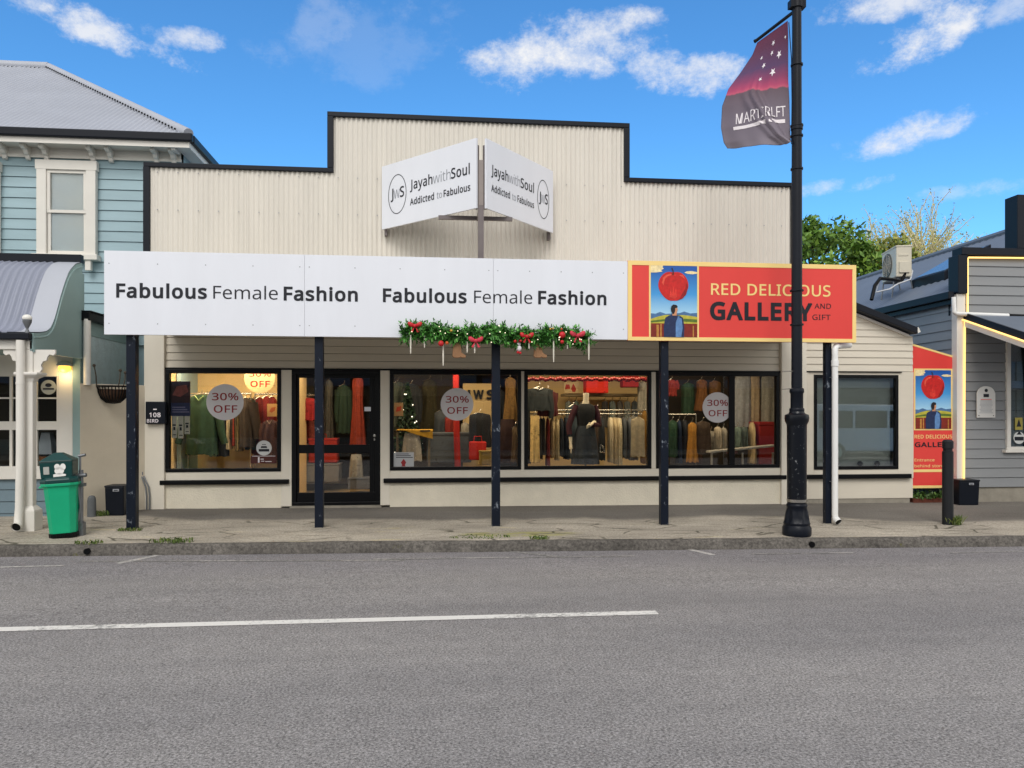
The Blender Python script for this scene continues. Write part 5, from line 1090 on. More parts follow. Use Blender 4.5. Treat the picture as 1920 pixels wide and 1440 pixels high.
q = at(1662, 500, 25); leafy_tree('low olive green tree behind the slate roof, below the bare branches', (q.x, 25, -.3), Z(1662, 447, 25)+.2, 2.0, 2.2, 4200, 9, island_mat('leaf_olive', ['#6b7a2c', '#949a40', '#52652a', '#b0a850'], .6), barkd, .16)
q = at(1690, 500, 30); base = Vector((q.x, 30, -.4)); bt = thing('bare_tree', 'pale bare branched tree with thin yellow buds behind the air conditioner', 'tree', base)
tr = MB(); bud = MB(); rg = random.Random(23); HT = Z(1680, 392, 30)+.4
def grow(p, d, ln, r, lev):
    pts = [p]; dd = d.copy()
    for _ in range(3): dd = (dd+Vector((rg.gauss(0, .10), rg.gauss(0, .10), rg.gauss(.05, .06)))).normalized(); pts.append(pts[-1]+dd*ln/3)
    tr.tube(pts, [max(r, .024), max(r*.85, .021), max(r*.7, .017), max(r*.5, .013)], 6 if lev < 3 else 4, caps=False)
    if lev >= 3:
        for _ in range(9): leaf(bud, pts[rg.randint(1, 3)]+Vector((rg.gauss(0, .12), rg.gauss(0, .12), rg.gauss(0, .12))), .075, rg)
    if lev < 4:
        for k in range(4 if lev < 2 else 2):
            a = rg.random()*2*PI; sp_ = rg.uniform(.28, .62)
            side = dd.orthogonal().normalized(); side.rotate(Matrix.Rotation(a, 3, dd)); grow(pts[-1-(k % 2)], (dd*math.cos(sp_)+side*math.sin(sp_)+Vector((0, 0, .22))).normalized(), ln*rg.uniform(.66, .88), r*.62, lev+1)
tr.tube([base, base+Vector((.1, 0, HT*.4))], [.4, .28], 10)
for k in range(5):
    a = 2*PI*k/5+.4; grow(base+Vector((.1, 0, HT*.38)), Vector((math.cos(a)*.42, math.sin(a)*.42, 1)).normalized(), HT*.20, .16, 0)
tr.build('trunk', bark, bt, smooth=60); bud.build('crown', leafy, bt)
# ------------------------------------------------------------------ street furniture
# green bin leaning a little on its clamp post
bp = at(122, 1006, -2.45); bp.z = gz(bp.x, bp.y)
bn = thing('litter_bin', 'bright green litter bin with dark green roofed lid by the white verandah post', 'bin', bp)
green = mat('green_plastic', '#0fa577', .4, var=.06, scale=3); dgreen = mat('dark_green_plastic', '#0c3b3a', .35, var=.08)
BM = Matrix.Translation(bp) @ Matrix.Rotation(math.radians(-3.0), 4, 'Y') @ Matrix.Rotation(math.radians(12), 4, 'Z')
oct_ = [(-1, -.62), (-.62, -1), (.62, -1), (1, -.62), (1, .62), (.62, 1), (-.62, 1), (-1, .62)]
def shell(mb, rows):
    k = len(oct_); vs = [(r*a, r*b, z) for r, z in rows for a, b in oct_]
    mb.add(vs, [(i*k+j, i*k+(j+1) % k, (i+1)*k+(j+1) % k, (i+1)*k+j) for i in range(len(rows)-1) for j in range(k)]+[tuple(range(k-1, -1, -1)), tuple(range((len(rows)-1)*k, len(rows)*k))])
mb = MB(); mb.M = BM; shell(mb, [(.142, .05), (.152, .2), (.172, .56), (.178, .62), (.2, .622), (.202, .66), (.19, .665)]); mb.box(-.245, -.16, -.03, .03, .6, .625); mb.M = None; mb.build('body', green, bn, bevel=.008)
mb = MB(); mb.M = BM; shell(mb, [(.148, .0), (.150, .055)]); 
for k in range(6): mb.box(-.11+k*.04, -.09+k*.04, -.154, -.14, .012, .045)
mb.M = None; mb.build('base', M['black'], bn)
mb = MB(); mb.M = BM; shell(mb, [(.19, .64), (.205, .665), (.205, .70), (.18, .73)]); mb.M = None; mb.build('rim', dgreen, bn, bevel=.008)
LMx = BM @ Matrix.Translation((-.02, 0, .72))
mb = MB(); mb.M = LMx; w = .165; mb.hexa([(-w, -.15, 0), (w, -.15, 0), (w, .15, 0), (-w, .15, 0)], [(-w-.01, -.155, .20), (w+.01, -.155, .20), (w+.01, .155, .20), (-w-.01, .155, .20)])
mb.add([(-w-.025, -.17, .2), (w+.025, -.17, .2), (w+.025, .17, .2), (-w-.025, .17, .2), (-.04, -.05, .30), (.04, -.05, .30), (.04, .05, .30), (-.04, .05, .30)], [(3, 2, 1, 0), (0, 1, 5, 4), (1, 2, 6, 5), (2, 3, 7, 6), (3, 0, 4, 7), (4, 5, 6, 7)])
mb.M = None; lid = mb.build('lid', dgreen, bn, bevel=.01)
LF = LMx @ Matrix(((1, 0, 0, 0), (0, 0, -1, -.156), (0, 1, 0, 0), (0, 0, 0, 1)))
mb = MB(); plate(mb, disc(.035, .085, .05, 18, .045), LF, .0, .004); plate(mb, disc(.015, .135, .03, 14, .035), LF, .0, .004); plate(mb, disc(.075, .13, .03, 14, .04), LF, .0, .004); plate(mb, [(-.03, .015), (.1, .02), (.105, .04), (.03, .06), (-.03, .045)], LF, 0, .004); mb.build('sticker', mat('white_sticker', '#e8e6e2', .5), lid)
mb = MB(); plate(mb, rect(-.13, -.07, .05, .14), LF, 0, .004); mb.build('sticker', mat('grey_sticker_plate', '#a8a9a3', .5), lid)
sp = Vector((at(152, 1000, -2.38).x, -2.38, 0)); sp.z = gz(sp.x, sp.y)
st_ = thing('bin_stand', 'grey steel clamp post holding the green litter bin', 'post', sp)
mb = MB(); mb.tube([sp, sp+Vector((0, 0, .80))], .026, 12); mb.box(sp.x-.04, sp.x+.04, sp.y-.04, sp.y+.04, sp.z-.01, sp.z+.16); mb.build('post', M['metalgrey'], st_, smooth=40)
mb = MB(); mb.tube([sp+Vector((-.03, -.03, .15)), sp+Vector((.01, -.03, .35)), sp+Vector((-.02, -.03, .6))], .02, 8); mb.box(sp.x-.06, sp.x+.03, sp.y-.05, sp.y+.02, sp.z+.14, sp.z+.17); mb.box(sp.x-.07, sp.x+.05, sp.y-.045, sp.y+.03, sp.z+.60, sp.z+.64); mb.tube([sp+Vector((-.05, -.02, .73)), sp+Vector((.07, -.02, .74))], .025, 8); mb.tube([sp+Vector((-.03, 0, .97)), sp+Vector((.05, 0, .985))], .018, 8); mb.tube([sp+Vector((-.01, 0, .80)), sp+Vector((-.01, 0, .97))], .012, 8); mb.build('clamp', M['metalgrey'], st_, smooth=40)

def dark_bin(label, px0, px1, py0, py1, Y):
    x0, x1 = X(px0, Y), X(px1, Y); xm = (x0+x1)/2; z0 = gz(xm, Y)+.0; z1 = z0+(Z((px0+px1)/2, py0, Y)-Z((px0+px1)/2, py1, Y))
    t = thing('litter_box', label, 'bin', (xm, Y+.12, z0), 'dark navy boxes standing against walls')
    mb = MB(); mb.hexa([(x0+.01, Y+.02, z0), (x1-.01, Y+.02, z0), (x1-.01, Y+.26, z0), (x0+.01, Y+.26, z0)], [(x0+.005, Y, z1-.02), (x1-.005, Y, z1-.02), (x1-.005, Y+.28, z1-.02), (x0+.005, Y+.28, z1-.02)]); mb.build('body', M['navyclean'], t, bevel=.018)
    mb = MB(); mb.box(x0, x1, Y-.006, Y+.286, z1-.03, z1); mb.build('lid', M['navyclean'], t, bevel=.012)
    mb = MB(); mb.box(xm-.035+.02, xm+.05+.02, Y-.004, Y+.004, z1-.085, z1-.05); pl_ = mb.build('badge', M['dull'], t, bevel=.002)
    mb = MB(); mb.box(xm+.0, xm+.055, Y-.006, Y-.004, z1-.074, z1-.062); mb.build('badge_print', M['ink'], pl_)
    return t
dark_bin('dark navy litter box against the cream wall beside the small grey bollard', 195, 232, 906, 963, -.74)
dark_bin('dark navy litter box at the foot of the lit corner board', 1799, 1838, 902, 950, -.35)
# small grey bollard against the cream wall, round topped
sb = at(172, 962, -.78); sb.z = gz(sb.x, sb.y); mb = MB(); mb.lathe([(.058, 0), (.056, .23), (.05, .27), (.035, .295), (.0, .305)], sb, 16); solo(mb, 'bollard', mat('grey_concrete_bollard', '#5f6264', .8, var=.12, scale=12, bump=.3), 'small grey round topped bollard against the cream wall', 'bollard', smooth=50)
# tall black bollard on the right
bb = at(1777, 985, -2.1); bb.z = gz(bb.x, bb.y); t = thing('bollard', 'tall black timber bollard with grooved neck near the grey building', 'bollard', bb)
hb = Z(1777, 824, -2.1)-bb.z
mb = MB(); mb.lathe([(.072, -.02), (.072, hb-.17), (.06, hb-.165), (.06, hb-.13), (.072, hb-.125), (.072, hb-.03), (.05, hb-.004), (.0, hb)], bb, 18); mb.build('post', mat('worn_black_timber', '#11141a', .55, var=.2, scale=8, spots=('#6f7073', .25, 14), aniso=(1, 1, .3)), t, smooth=35)
# number box by the first window
x0, x1, z0, z1 = X(273, -.12), X(310, -.12), Z(290, 795, -.12), Z(290, 753, -.12)
lb = thing('sign_box', 'small navy wall box with white numbers beside the window with the green hoodie', 'sign', ((x0+x1)/2, -.05, z0))
mb = MB(); mb.box(x0, x1, -.13, -.052, z0, z1); mb.build('box', M['navyclean'], lb, bevel=.008)
SB = frame_of((0, -.13, 0), XT, UPV); wd = x1-x0
mb = MB(); letters(mb, '108', SB, x0+wd*.2, x0+wd*.78, z0+(z1-z0)*.31, (z1-z0)*.24, .035, .002); letters(mb, 'BIRD', SB, x0+wd*.08, x0+wd*.66, z0+(z1-z0)*.07, (z1-z0)*.18, .03, .002); plate(mb, rect(x0+wd*.4, x0+wd*.58, z0+(z1-z0)*.63, z0+(z1-z0)*.68), SB, 0, .002); mb.build('lettering', wcl, lb)
# wall basket on the cream wall
BY = -.50; wx, wz1 = X(207, BY-.1), Z(207, 724, BY-.1); hb_ = thing('wall_basket', 'half round dark wire wall basket with dry stalks on the cream wall', 'basket', (wx, BY, wz1-.25))
mb = MB(); R_ = .215
mb.tube([(wx-R_*math.cos(PI*k/14), BY-R_*.8*math.sin(PI*k/14), wz1) for k in range(15)], .014, 6); mb.tube([(wx-R_, BY, wz1), (wx+R_, BY, wz1)], .012, 6)
for k in range(0, 15): mb.tube([(wx-R_*math.cos(PI*k/14)*c_, BY-R_*.8*math.sin(PI*k/14)*c_, wz1-.25*s_) for c_, s_ in ((1, 0), (.95, .35), (.78, .7), (.45, .95), (.05, 1))], .008, 5)
mb.build('wire_frame', M['black'], hb_, smooth=50)
mb = MB(); mb.grid(lambda u, v: (wx-R_*.95*math.cos(PI*u)*math.cos(v*PI/2*.98), BY-.002-R_*.76*math.sin(PI*u)*math.cos(v*PI/2*.98), wz1-.045-.20*math.sin(v*PI/2)), 16, 8); mb.build('liner', mat('coir_liner', '#3a2618', .95, var=.35, scale=20, bump=.8), hb_, smooth=60)
mb = MB()
for (dx, tx, h) in ((-.20, -.235, .30), (.10, .13, .23), (.17, .2, .2)): mb.tube([(wx+dx, BY-.08, wz1-.02), (wx+(dx+tx)/2+.01, BY-.08, wz1+h*.5), (wx+tx, BY-.08, wz1+h)], .009, 6); mb.ball((wx+tx, BY-.08, wz1+h), .024, 8)
mb.build('dry_stalk', mat('dry_stalk', '#4b4238', .9, var=.2), hb_)
# planter under the gallery board
pl0 = (X(1714, -.0), X(1796, -.0)); pz0_ = Z(1752, 950, .0)
pn = thing('planter_box', 'low terracotta planter with ferny green leaves under the gallery board', 'planter', ((pl0[0]+pl0[1])/2, .1, pz0_))
mb = MB(); mb.box(pl0[0], pl0[1], .02, .3, pz0_-.02, Z(1752, 934, 0)); mb.build('trough', mat('rusty_terracotta', '#5c2f22', .9, var=.25, scale=9), pn, bevel=.01)
mb = MB(); rg = random.Random(4)
for _ in range(420): leaf(mb, Vector((rg.uniform(*pl0), rg.uniform(-.02, .28), Z(1752, 934, 0)+abs(rg.gauss(0, .045)))), rg.uniform(.02, .045), rg)
mb.build('foliage', island_mat('planter_leaf', ['#23340f', '#41621f', '#2f4c18', '#587a2c'], .6), pn)
# weeds in the cracks
weedm = island_mat('weed_leaf', ['#39491a', '#52682a', '#5f7434', '#76793c'], .7)
def weed(label, px, py, Y, r, h, n, seed):
    q = at(px, py, Y); q.z = gz(q.x, Y); rg = random.Random(seed); mb = MB()
    for _ in range(n):
        a = rg.random()*2*PI; rr_ = r*math.sqrt(rg.random()); b0_ = q+Vector((rr_*math.cos(a)*1.3, rr_*math.sin(a)*.5, 0)); le = h*rg.uniform(.4, 1); ti = b0_+Vector((rg.gauss(0, .5)*le, rg.gauss(0, .3)*le, le)); wv = Vector((rg.gauss(0, 1), rg.gauss(0, 1), 0)).normalized()*.006
        mid = b0_.lerp(ti, .55)+Vector((0, 0, le*.12)); mb.add([b0_-wv*.5, b0_+wv*.5, mid+wv*1.4, mid-wv*1.4, ti], [(0, 1, 2, 3), (3, 2, 4)])
    o = solo(mb, 'weed_tuft', weedm, label, 'weed', 'weeds in the cracks of the footpath'); return o
for a in (('green weed tuft at the foot of the black bollard near the grey building', 1790, 985, -2.15, .08, .16, 90, 1), ('low weed patch at the foot of the navy verandah post nearest the green bin', 242, 999, -2.08, .12, .05, 90, 3),
          ('weeds spreading on the kerb edge above the slanting white bay line', 320, 1020, -2.92, .2, .06, 120, 4), ('weeds beside the small grey bollard at the wall foot', 186, 963, -.72, .11, .09, 110, 6),
          ('yellowing weeds on the kerb in front of the middle verandah post', 1012, 1013, -2.93, .10, .05, 70, 7), ('flat weeds in the path crack in front of the middle verandah post', 900, 1006, -2.75, .3, .025, 130, 8), ('weeds growing round the drain hole in the kerb below the bin', 168, 1030, -2.97, .14, .05, 60, 10)): weed(*a)
for px, lab in ((168, 'round dark drain hole in the kerb below the green bin'), (1518, 'dark broken drain hole in the kerb near the street lamp')):
    x = X(px, -3.0); mb = MB(); mb.tube([(x, -3.075, gz(x, -3)-.07), (x, -3.0, gz(x, -3)-.068)], .035, 14); t = solo(mb, 'drain_outlet', M['black'], lab, 'drain')

# ------------------------------------------------------------------ Christmas garland along the fascia foot
gx0, gx1 = X(760, VY-.1), X(1099, VY-.1); gY = VY-.09; gZ = Z(930, 629, gY)
def spine(u): return Vector((gx0+(gx1-gx0)*u, gY, gZ+.018+.022*math.sin(u*17)+.013*math.sin(u*41)-.05*u))
ga = thing('christmas_garland', 'green pine garland with red bows and tiny lights along the sign foot', 'garland', spine(.5))
rg = random.Random(8); mb = MB()
for _ in range(1150):
    u = rg.random(); q = spine(u)+Vector((rg.gauss(0, .02), rg.uniform(-.03, .03), rg.gauss(0, .034))); a = rg.random()*2*PI
    d = Vector((rg.gauss(0, .7), -abs(rg.gauss(0, .6))+.15, math.sin(a)*.85+.12)).normalized(); ln = rg.uniform(.07, .14); tipq = q+d*ln
    for k in range(9):
        f = k/9; b0_ = q.lerp(tipq, f); side = d.orthogonal().normalized(); side.rotate(Matrix.Rotation(k*2.4+rg.random(), 3, d)); e_ = b0_+(d*.55+side*.75).normalized()*.05; wv = d.cross(side).normalized()*.0135
        mb.add([b0_-wv, b0_+wv, e_+wv*.35, e_-wv*.35], [(0, 1, 2, 3)])
mb.build('foliage', island_mat('pine_needles', ['#1d4215', '#326a24', '#468a30', '#5fa143', '#275220'], .6), ga)
redm = mat('red_ribbon', '#c02028', .45, var=.15, scale=30); pinkm = mat('gingham_ribbon', '#c9384a', .6, var=.3, scale=70)
for (px, py, s_, mm) in ((778, 611, .062, redm), (892, 639, .066, pinkm), (988, 631, .062, redm), (1083, 629, .07, pinkm)):
    c = at(px, py, gY-.10); mb = MB()
    for sg in (-1, 1):
        mb.lathe([(.02, -.0), (.7, .35), (1.0, .9), (.75, 1.35), (.1, 1.5)], (0, 0, 0), 10); n_ = 50
        for i in range(len(mb.v)-n_, len(mb.v)):
            w_ = mb.v[i]; mb.v[i] = c+Vector((sg*w_.z*s_, w_.y*s_*.35, w_.x*s_*.55+w_.z*s_*.35))
        mb.prism([(c.x, c.z), (c.x+sg*s_*.9, c.z-s_*1.2), (c.x+sg*s_*.45, c.z-s_*1.35)], c.y-.005, c.y+.004)
    mb.ball(c+Vector((0, -.012, 0)), s_*.4, 8); mb.build('bow', mm, ga, smooth=60)
for (px, py, r_, col) in ((827, 644, .038, redm), (838, 643, .022, None), (787, 618, .014, redm), (846, 620, .02, 0), (1032, 617, .016, 0), (1037, 616, .014, 0), (1053, 617, .015, None), (1054, 628, .045, redm), (1054, 641, .026, redm), (966, 640, .02, redm), (976, 639, .016, redm)):
    c = at(px, py, gY-.11); mb = MB(); mb.ball(c, r_, 10); mb.build('bauble', redm if col is redm else (mat('orange_bauble', '#c85a2a', .3) if col is None else mat('gold_bauble', '#c9a24a', .25, metal=.6)), ga, smooth=80)
mb = MB()
for _ in range(24): q = spine(rg.random())+Vector((0, -.11-rg.random()*.03, rg.gauss(0, .05))); mb.ball(q, .0065, 6)
mb.build('fairy_bulb', glow('garland_light', '#fff0cf', 1.6), ga)
ic = mat('white_drop_stick', '#d8d2c4', .4)
for px, a, b in ((770, 628, 663), (796, 628, 652), (831, 648, 686), (876, 640, 661), (890, 646, 662), (992, 638, 654), (1038, 634, 679), (1064, 634, 654), (1104, 634, 675)):
    side_lab = {770: 'white drop stick hanging under the bright red bow nearest the blue house', 796: 'thin short white drop stick between the end bow and the orange bauble', 831: 'long white drop stick hanging below the red and orange baubles', 876: 'short white drop stick between a paper boot and the gingham bow', 890: 'short white drop stick directly under the gingham bow nearest the middle post', 992: 'short white drop stick between the snowman and a paper boot', 1038: 'longest white drop stick, between a paper boot and the large red bauble', 1064: 'short white drop stick beside the large red bauble', 1104: 'long white drop stick at the garland end nearest the gallery sign'}[px]
    q0, q1 = at(px, a, gY-.06), at(px, b, gY-.06); mb = MB(); mb.tube([q0, q0.lerp(q1, .5), q1], [.008, .012, .007], 8); solo(mb, 'drop_stick', ic, side_lab, 'ornament', 'white drop sticks hanging from the garland', smooth=50)
boot = mat('brown_paper_boot', '#8f6a4b', .8, var=.12, scale=10)
for px, lab in ((858, 'brown paper boot hanging from the garland between the orange bauble and the gingham bow'), (1010, 'brown paper boot hanging from the garland between the snowman and the large red bauble')):
    c = at(px, 671, gY+.0); h = .24; mb = MB(); mb.prism([(c.x-.05, c.z+h), (c.x+.045, c.z+h), (c.x+.05, c.z+.07), (c.x+.11, c.z+.03), (c.x+.105, c.z), (c.x+.05, c.z-.0), (c.x+.04, c.z+.012), (c.x+.02, c.z), (c.x-.05, c.z), (c.x-.07, c.z+.02)], c.y-.03, c.y+.03); solo(mb, 'boot_ornament', boot, lab, 'ornament', 'paper boots hanging from the garland', bevel=.015)
c = at(973, 653, gY-.05); t = thing('snowman_ornament', 'tiny white snowman ornament with red feet hanging from the garland', 'ornament', c)
mb = MB(); mb.ball(c, .036, 10, 1.1); mb.ball(c+Vector((0, 0, .055)), .026, 10); mb.build('body', wcl, t, smooth=80)
mb = MB(); mb.ball(c+Vector((-.016, -.01, -.055)), .018, 8); mb.ball(c+Vector((.016, -.01, -.062)), .018, 8); mb.lathe([(.03, .075), (.02, .08), (.018, .115), (.0, .118)], c, 10); mb.build('boots', redm, t, smooth=60)

# ------------------------------------------------------------------ stickers and notices on the shop glass
glY = .016
stick = mat('lilac_grey_sticker', '#d2cfd2', .55, var=.02); sred = mat('dark_red_print', '#8e1f24', .5, var=.03)
def sale_disc(name, label, px, py, r, Y, m, ink, group='round 30 percent off discs'):
    q = at(px, py, Y); fm = frame_of(q, XT, UPV); t = thing(name, label, 'sticker', q, group)
    mb = MB(); plate(mb, disc(0, 0, r, 48), fm, 0, .003); mb.build('disc', m, t)
    mb = MB(); letters(mb, '30%', fm, -r*.70, r*.72, r*.10, r*.50, .014, .004); letters(mb, 'OFF', fm, -r*.60, r*.66, -r*.58, r*.50, .024, .004); mb.build('lettering', ink, t)
    return t
sale_disc('sale_sticker', 'round grey 30% OFF sticker in front of the green hoodie', 422, 754, .282, glY, stick, sred)
sale_disc('sale_sticker', 'round grey 30% OFF sticker in front of the red pole', 857, 758, .262, glY, stick, sred)
sale_disc('sale_sticker', 'round grey 30% OFF sticker on the double pane nearest the street lamp', 1345, 764, .253, glY, stick, sred)
sale_disc('sale_disc', 'cream 30% OFF disc hung high inside the first window above red dresses', 487, 709, .25, .75, mat('cream_disc', '#e3c48e', .6), mat('bright_red_print', '#c02a1e', .5))
def notice(name, label, cat, px0, px1, py0, py1, Y, m, prints=()):
    q0 = at(px0, py1, Y); q1 = at(px1, py0, Y); t = thing(name, label, cat, ((q0.x+q1.x)/2, Y, q0.z)); fm = frame_of((q0.x, Y, q0.z), XT, UPV); w, h = q1.x-q0.x, q1.z-q0.z
    mb = MB(); plate(mb, rect(0, w, 0, h), fm, 0, .003); mb.build('sheet', m, t)
    for k, (mm, shapes) in enumerate(prints):
        mb = MB()
        for s_ in shapes: plate(mb, [(a*w, b*h) for a, b in s_], fm, .003+.001*k, .004+.001*k)
        mb.build('print', mm, t)
    return t
rows = lambda u0, u1, v0, v1, n, f=.5: [rect(u0, u1-.12*(i % 3)*(u1-u0), v0+(v1-v0)*i/n, v0+(v1-v0)*(i+f)/n) for i in range(n)]
notice('window_poster', 'tall dark maroon and blue poster inside the window with the green hoodie', 'poster', 320, 357, 715, 780, .045, mat('maroon_poster', '#3b2026', .6, var=.3, scale=7), ((mat('blue_print', '#2f3358', .6, var=.3, scale=9), [rect(0, 1, 0, .38)]), (mat('pale_maroon_print', '#8f4a45', .6, var=.4, scale=12), [[(.1, .6), (.3, .85), (.8, .9), (.9, .7), (.5, .55)]]), (mat('lilac_print', '#7c7594', .6), rows(.08, .95, .1, .3, 3))))
lw_ = mat('white_leaflet', '#b9b2a8', .7, var=.05)
for px, a, b, lab in ((322, 780, 821, 'white leaflet below the maroon poster, nearest the window frame'), (334, 780, 822, 'white leaflet below the maroon poster, between two others'), (346, 780, 814, 'shorter white leaflet below the maroon poster, nearest the green hoodie')):
    notice('leaflet', lab, 'leaflet', px, px+10, a, b, .045, lw_, ((M['ink'], [rect(.15, .8, .55, .62), rect(.3, .7, .35, .5), rect(.2, .85, .12, .16)]),))
rs = thing('trade_sticker', 'small round white sticker low in the first shop window', 'sticker', at(495, 840, glY)); fm = frame_of(at(495, 840, glY), XT, UPV)
mb = MB(); plate(mb, disc(0, 0, .118, 32), fm, 0, .003); mb.build('disc', mat('white_round_sticker', '#c9c9c9', .5), rs); mb = MB(); plate(mb, rect(-.08, .08, -.055, -.015), fm, .003, .005); plate(mb, [(-.05, .0), (.05, .0), (.04, .03), (-.04, .03)], fm, .003, .005); plate(mb, rect(-.03, .03, .05, .06), fm, .003, .005); mb.build('print', M['ink'], rs)
notice('notice', 'dark red notice below the small round white sticker', 'notice', 470, 519, 854, 869, glY, mat('maroon_notice', '#4a1d18', .6, var=.15), ((wcl, [rect(.28, .34, .1, .8), rect(.38, .5, .5, .6), rect(.4, .52, .25, .32), rect(.56, .8, .2, .28), rect(.05, .95, .9, .96)]),))
notice('notice', 'pale leaflet with red emblem low in the window below the mustard cloth', 'notice', 738, 776, 848, 875, glY, mat('pale_leaflet', '#aeb0b2', .6), ((M['ink'], rows(.12, .95, .62, .98, 3, .4)), (sred, [[(.42, .1), (.36, .3), (.5, .55), (.62, .3), (.56, .1), (.6, .02), (.38, .02)]])))
# ------------------------------------------------------------------ goods in the shop
fab = {}
def F_(hexc, var=.22):
    if hexc not in fab:
        k = len(fab) % 4; c_ = C(hexc); pale = tuple(min(1, x*1.9+.03) for x in c_); dark = tuple(x*.45 for x in c_)
        fab[hexc] = mat('fabric_'+hexc[1:], hexc, .85, var=var, scale=14, bump=.4, bscale=45, spots=(None, (pale, .40, 26), (dark, .42, 12), (pale, .36, 55))[k])
    return fab[hexc]
def garment(name, label, cat, px, py0, py1, Y, w, d, hexc, kind='top', sleeve=None, hook=True, seed=0, group='garments on the rails', trim=None, sway=0.0):
    """a hanging garment: closed draped tube with folds, narrow shoulders, a hem of its own; w wide, d deep"""
    q = at(px, py0, Y); h = q.z-Z(px, py1, Y); t = thing(name, label, cat, (q.x, Y, q.z-h), group); rg = random.Random(seed+int(px)*7)
    prof = {'top': [(0, .20), (.02, .45), (.06, .92), (.2, .96), (.5, .93), (1, 1.0)], 'dress': [(0, .22), (.03, .5), (.07, .72), (.3, .62), (.45, .66), (1, 1.0)], 'coat': [(0, .2), (.02, .5), (.06, .95), (.25, .92), (.6, 1.0), (1, 1.08)],
            'trousers': [(0, .82), (.03, .9), (.1, .92), (.5, .96), (1, 1.0)], 'skirt': [(0, .7), (.05, .75), (.5, .9), (1, 1.0)]}[kind]
    nf = rg.randint(5, 8); ph = rg.random()*6; n = 40; rows_ = 18; vs = []
    for j in range(rows_+1):
        v = j/rows_
        for (a, wa), (b, wb) in zip(prof, prof[1:]):
            if v <= b: ww = wa+(wb-wa)*(v-a)/(b-a); break
        for k in range(n):
            a = 2*PI*k/n; fo = 1+.16*min(1, v*2.2)*math.sin(nf*a+ph+v*1.4)+.05*math.sin(13*a+v*5)
            hem = .012*math.sin(nf*a+ph) if j == rows_ else 0
            vs.append((q.x+sway*v+.5*w*ww*math.cos(a)*(1+.25*(fo-1)), Y+.5*d*(.5+.5*min(1, v*5))*math.sin(a)*fo, q.z-h*v+hem))
    mb = MB(); mb.add(vs, [(j*n+k, j*n+(k+1) % n, (j+1)*n+(k+1) % n, (j+1)*n+k) for j in range(rows_) for k in range(n)]+[tuple(range(n)), tuple(range((rows_+1)*n-1, rows_*n-1, -1))])
    body = mb.build('body', F_(hexc), t, smooth=75)
    if sleeve:
        for sg in (-1, 1):
            ln = sleeve[0] if isinstance(sleeve, tuple) else sleeve; sp_ = (sleeve[1] if isinstance(sleeve, tuple) else .07)
            p0 = Vector((q.x+sg*w*.40, Y, q.z-h*.10)); pts = [p0+Vector((sg*(sp_*s_+.012*math.sin(s_*7+ph)), -.01*s_, -ln*s_)) for s_ in (0, .25, .5, .75, 1)]
            mb = MB(); mb.tube(pts, [d*.36, d*.36, d*.31, d*.28, d*.24], 12); mb.build('sleeve', F_(hexc), t, smooth=70)
    if trim:
        mb = MB(); mb.tube([(q.x-.16*w, Y-.42*d, q.z-.02*h), (q.x-.02*w, Y-.56*d, q.z-.10*h), (q.x+.12*w, Y-.42*d, q.z-.02*h)], .012, 6); mb.build('collar', F_(trim), t, smooth=60)
    if hook: mb = MB(); mb.tube([(q.x-.35*w, Y, q.z-.03), (q.x, Y, q.z+.02), (q.x, Y, q.z+.045), (q.x+.02, Y, q.z+.065), (q.x, Y, q.z+.08)], .005, 5); mb.build('hanger', M['wire'], t)
    return t
def rail(label, p0, p1, legs=True, group='clothes rails in the shop windows'):
    p0, p1 = Vector(p0), Vector(p1); t = thing('clothes_rail', label, 'clothes rail', ((p0.x+p1.x)/2, p0.y, .03), group)
    mb = MB(); mb.tube([p0, p1], .013, 8); mb.build('rail', M['wire'], t, smooth=50)
    if legs:
        for p in (p0, p1): mb = MB(); mb.tube([p, (p.x, p.y, .05)], .012, 8); mb.box(p.x-.02, p.x+.02, p.y-.22, p.y+.22, .03, .06); mb.build('leg', M['wire'], t)
    return t
D = 1.15                                                        # rail distance behind the glass
# --- first window
rail('chrome rail across the first window carrying the green hoodie', at(352, 738, D), at(470, 738, D))
rail('chrome rail at the back of the first window carrying red dresses', at(478, 739, 1.5), at(524, 739, 1.5))
garment('hooded_sweatshirt', 'large green hooded sweatshirt at the front of the first window', 'hoodie', 378, 740, 852, D-.25, .52, .22, '#213a29', 'top', (.72, .17), seed=1, trim='#8aa06a')
garment('light_green_cardigan', 'light green open top half behind the green hoodie', 'top', 402, 745, 855, D-.05, .16, .2, '#6f8f62', 'top', (.6, .02), seed=2)
garment('dark_jacket', 'dark navy jacket hanging beside the green hoodie', 'jacket', 417, 746, 855, D, .20, .3, '#20242b', 'coat', (.6, .03), seed=3)
garment('cream_blouse', 'narrow cream blouse between dark jackets in the first window', 'blouse', 431, 748, 842, D+.02, .08, .3, '#c9b99a', 'top', None, seed=4)
garment('orange_blouse', 'orange red top hanging edge on in the first window', 'top', 441, 750, 835, D+.0, .07, .3, '#a8402c', 'top', None, seed=5)
garment('khaki_jacket', 'khaki jacket hanging edge on below the 30% OFF sticker', 'jacket', 449, 750, 845, D, .11, .32, '#7c6a48', 'top', None, seed=6)
garment('brown_coat', 'dark brown coat with a long slanting sleeve in the first window', 'coat', 461, 746, 838, D-.05, .22, .3, '#3a2f28', 'coat', (.62, .12), seed=7, sway=.02)
for px, yt, yb, lab, hx in ((487, 745, 860, 'deep red dress with flared hem beside the small beige picture', '#641815'), (500, 743, 850, 'bright red strappy dress directly behind the small beige picture', '#7c1e18'), (511, 744, 845, 'red dress squeezed between the small beige picture and the window frame', '#701a17')):
    garment('red_dress', lab, 'dress', px, yt, yb, 1.5, .22, .12, hx, 'dress', seed=int(px))
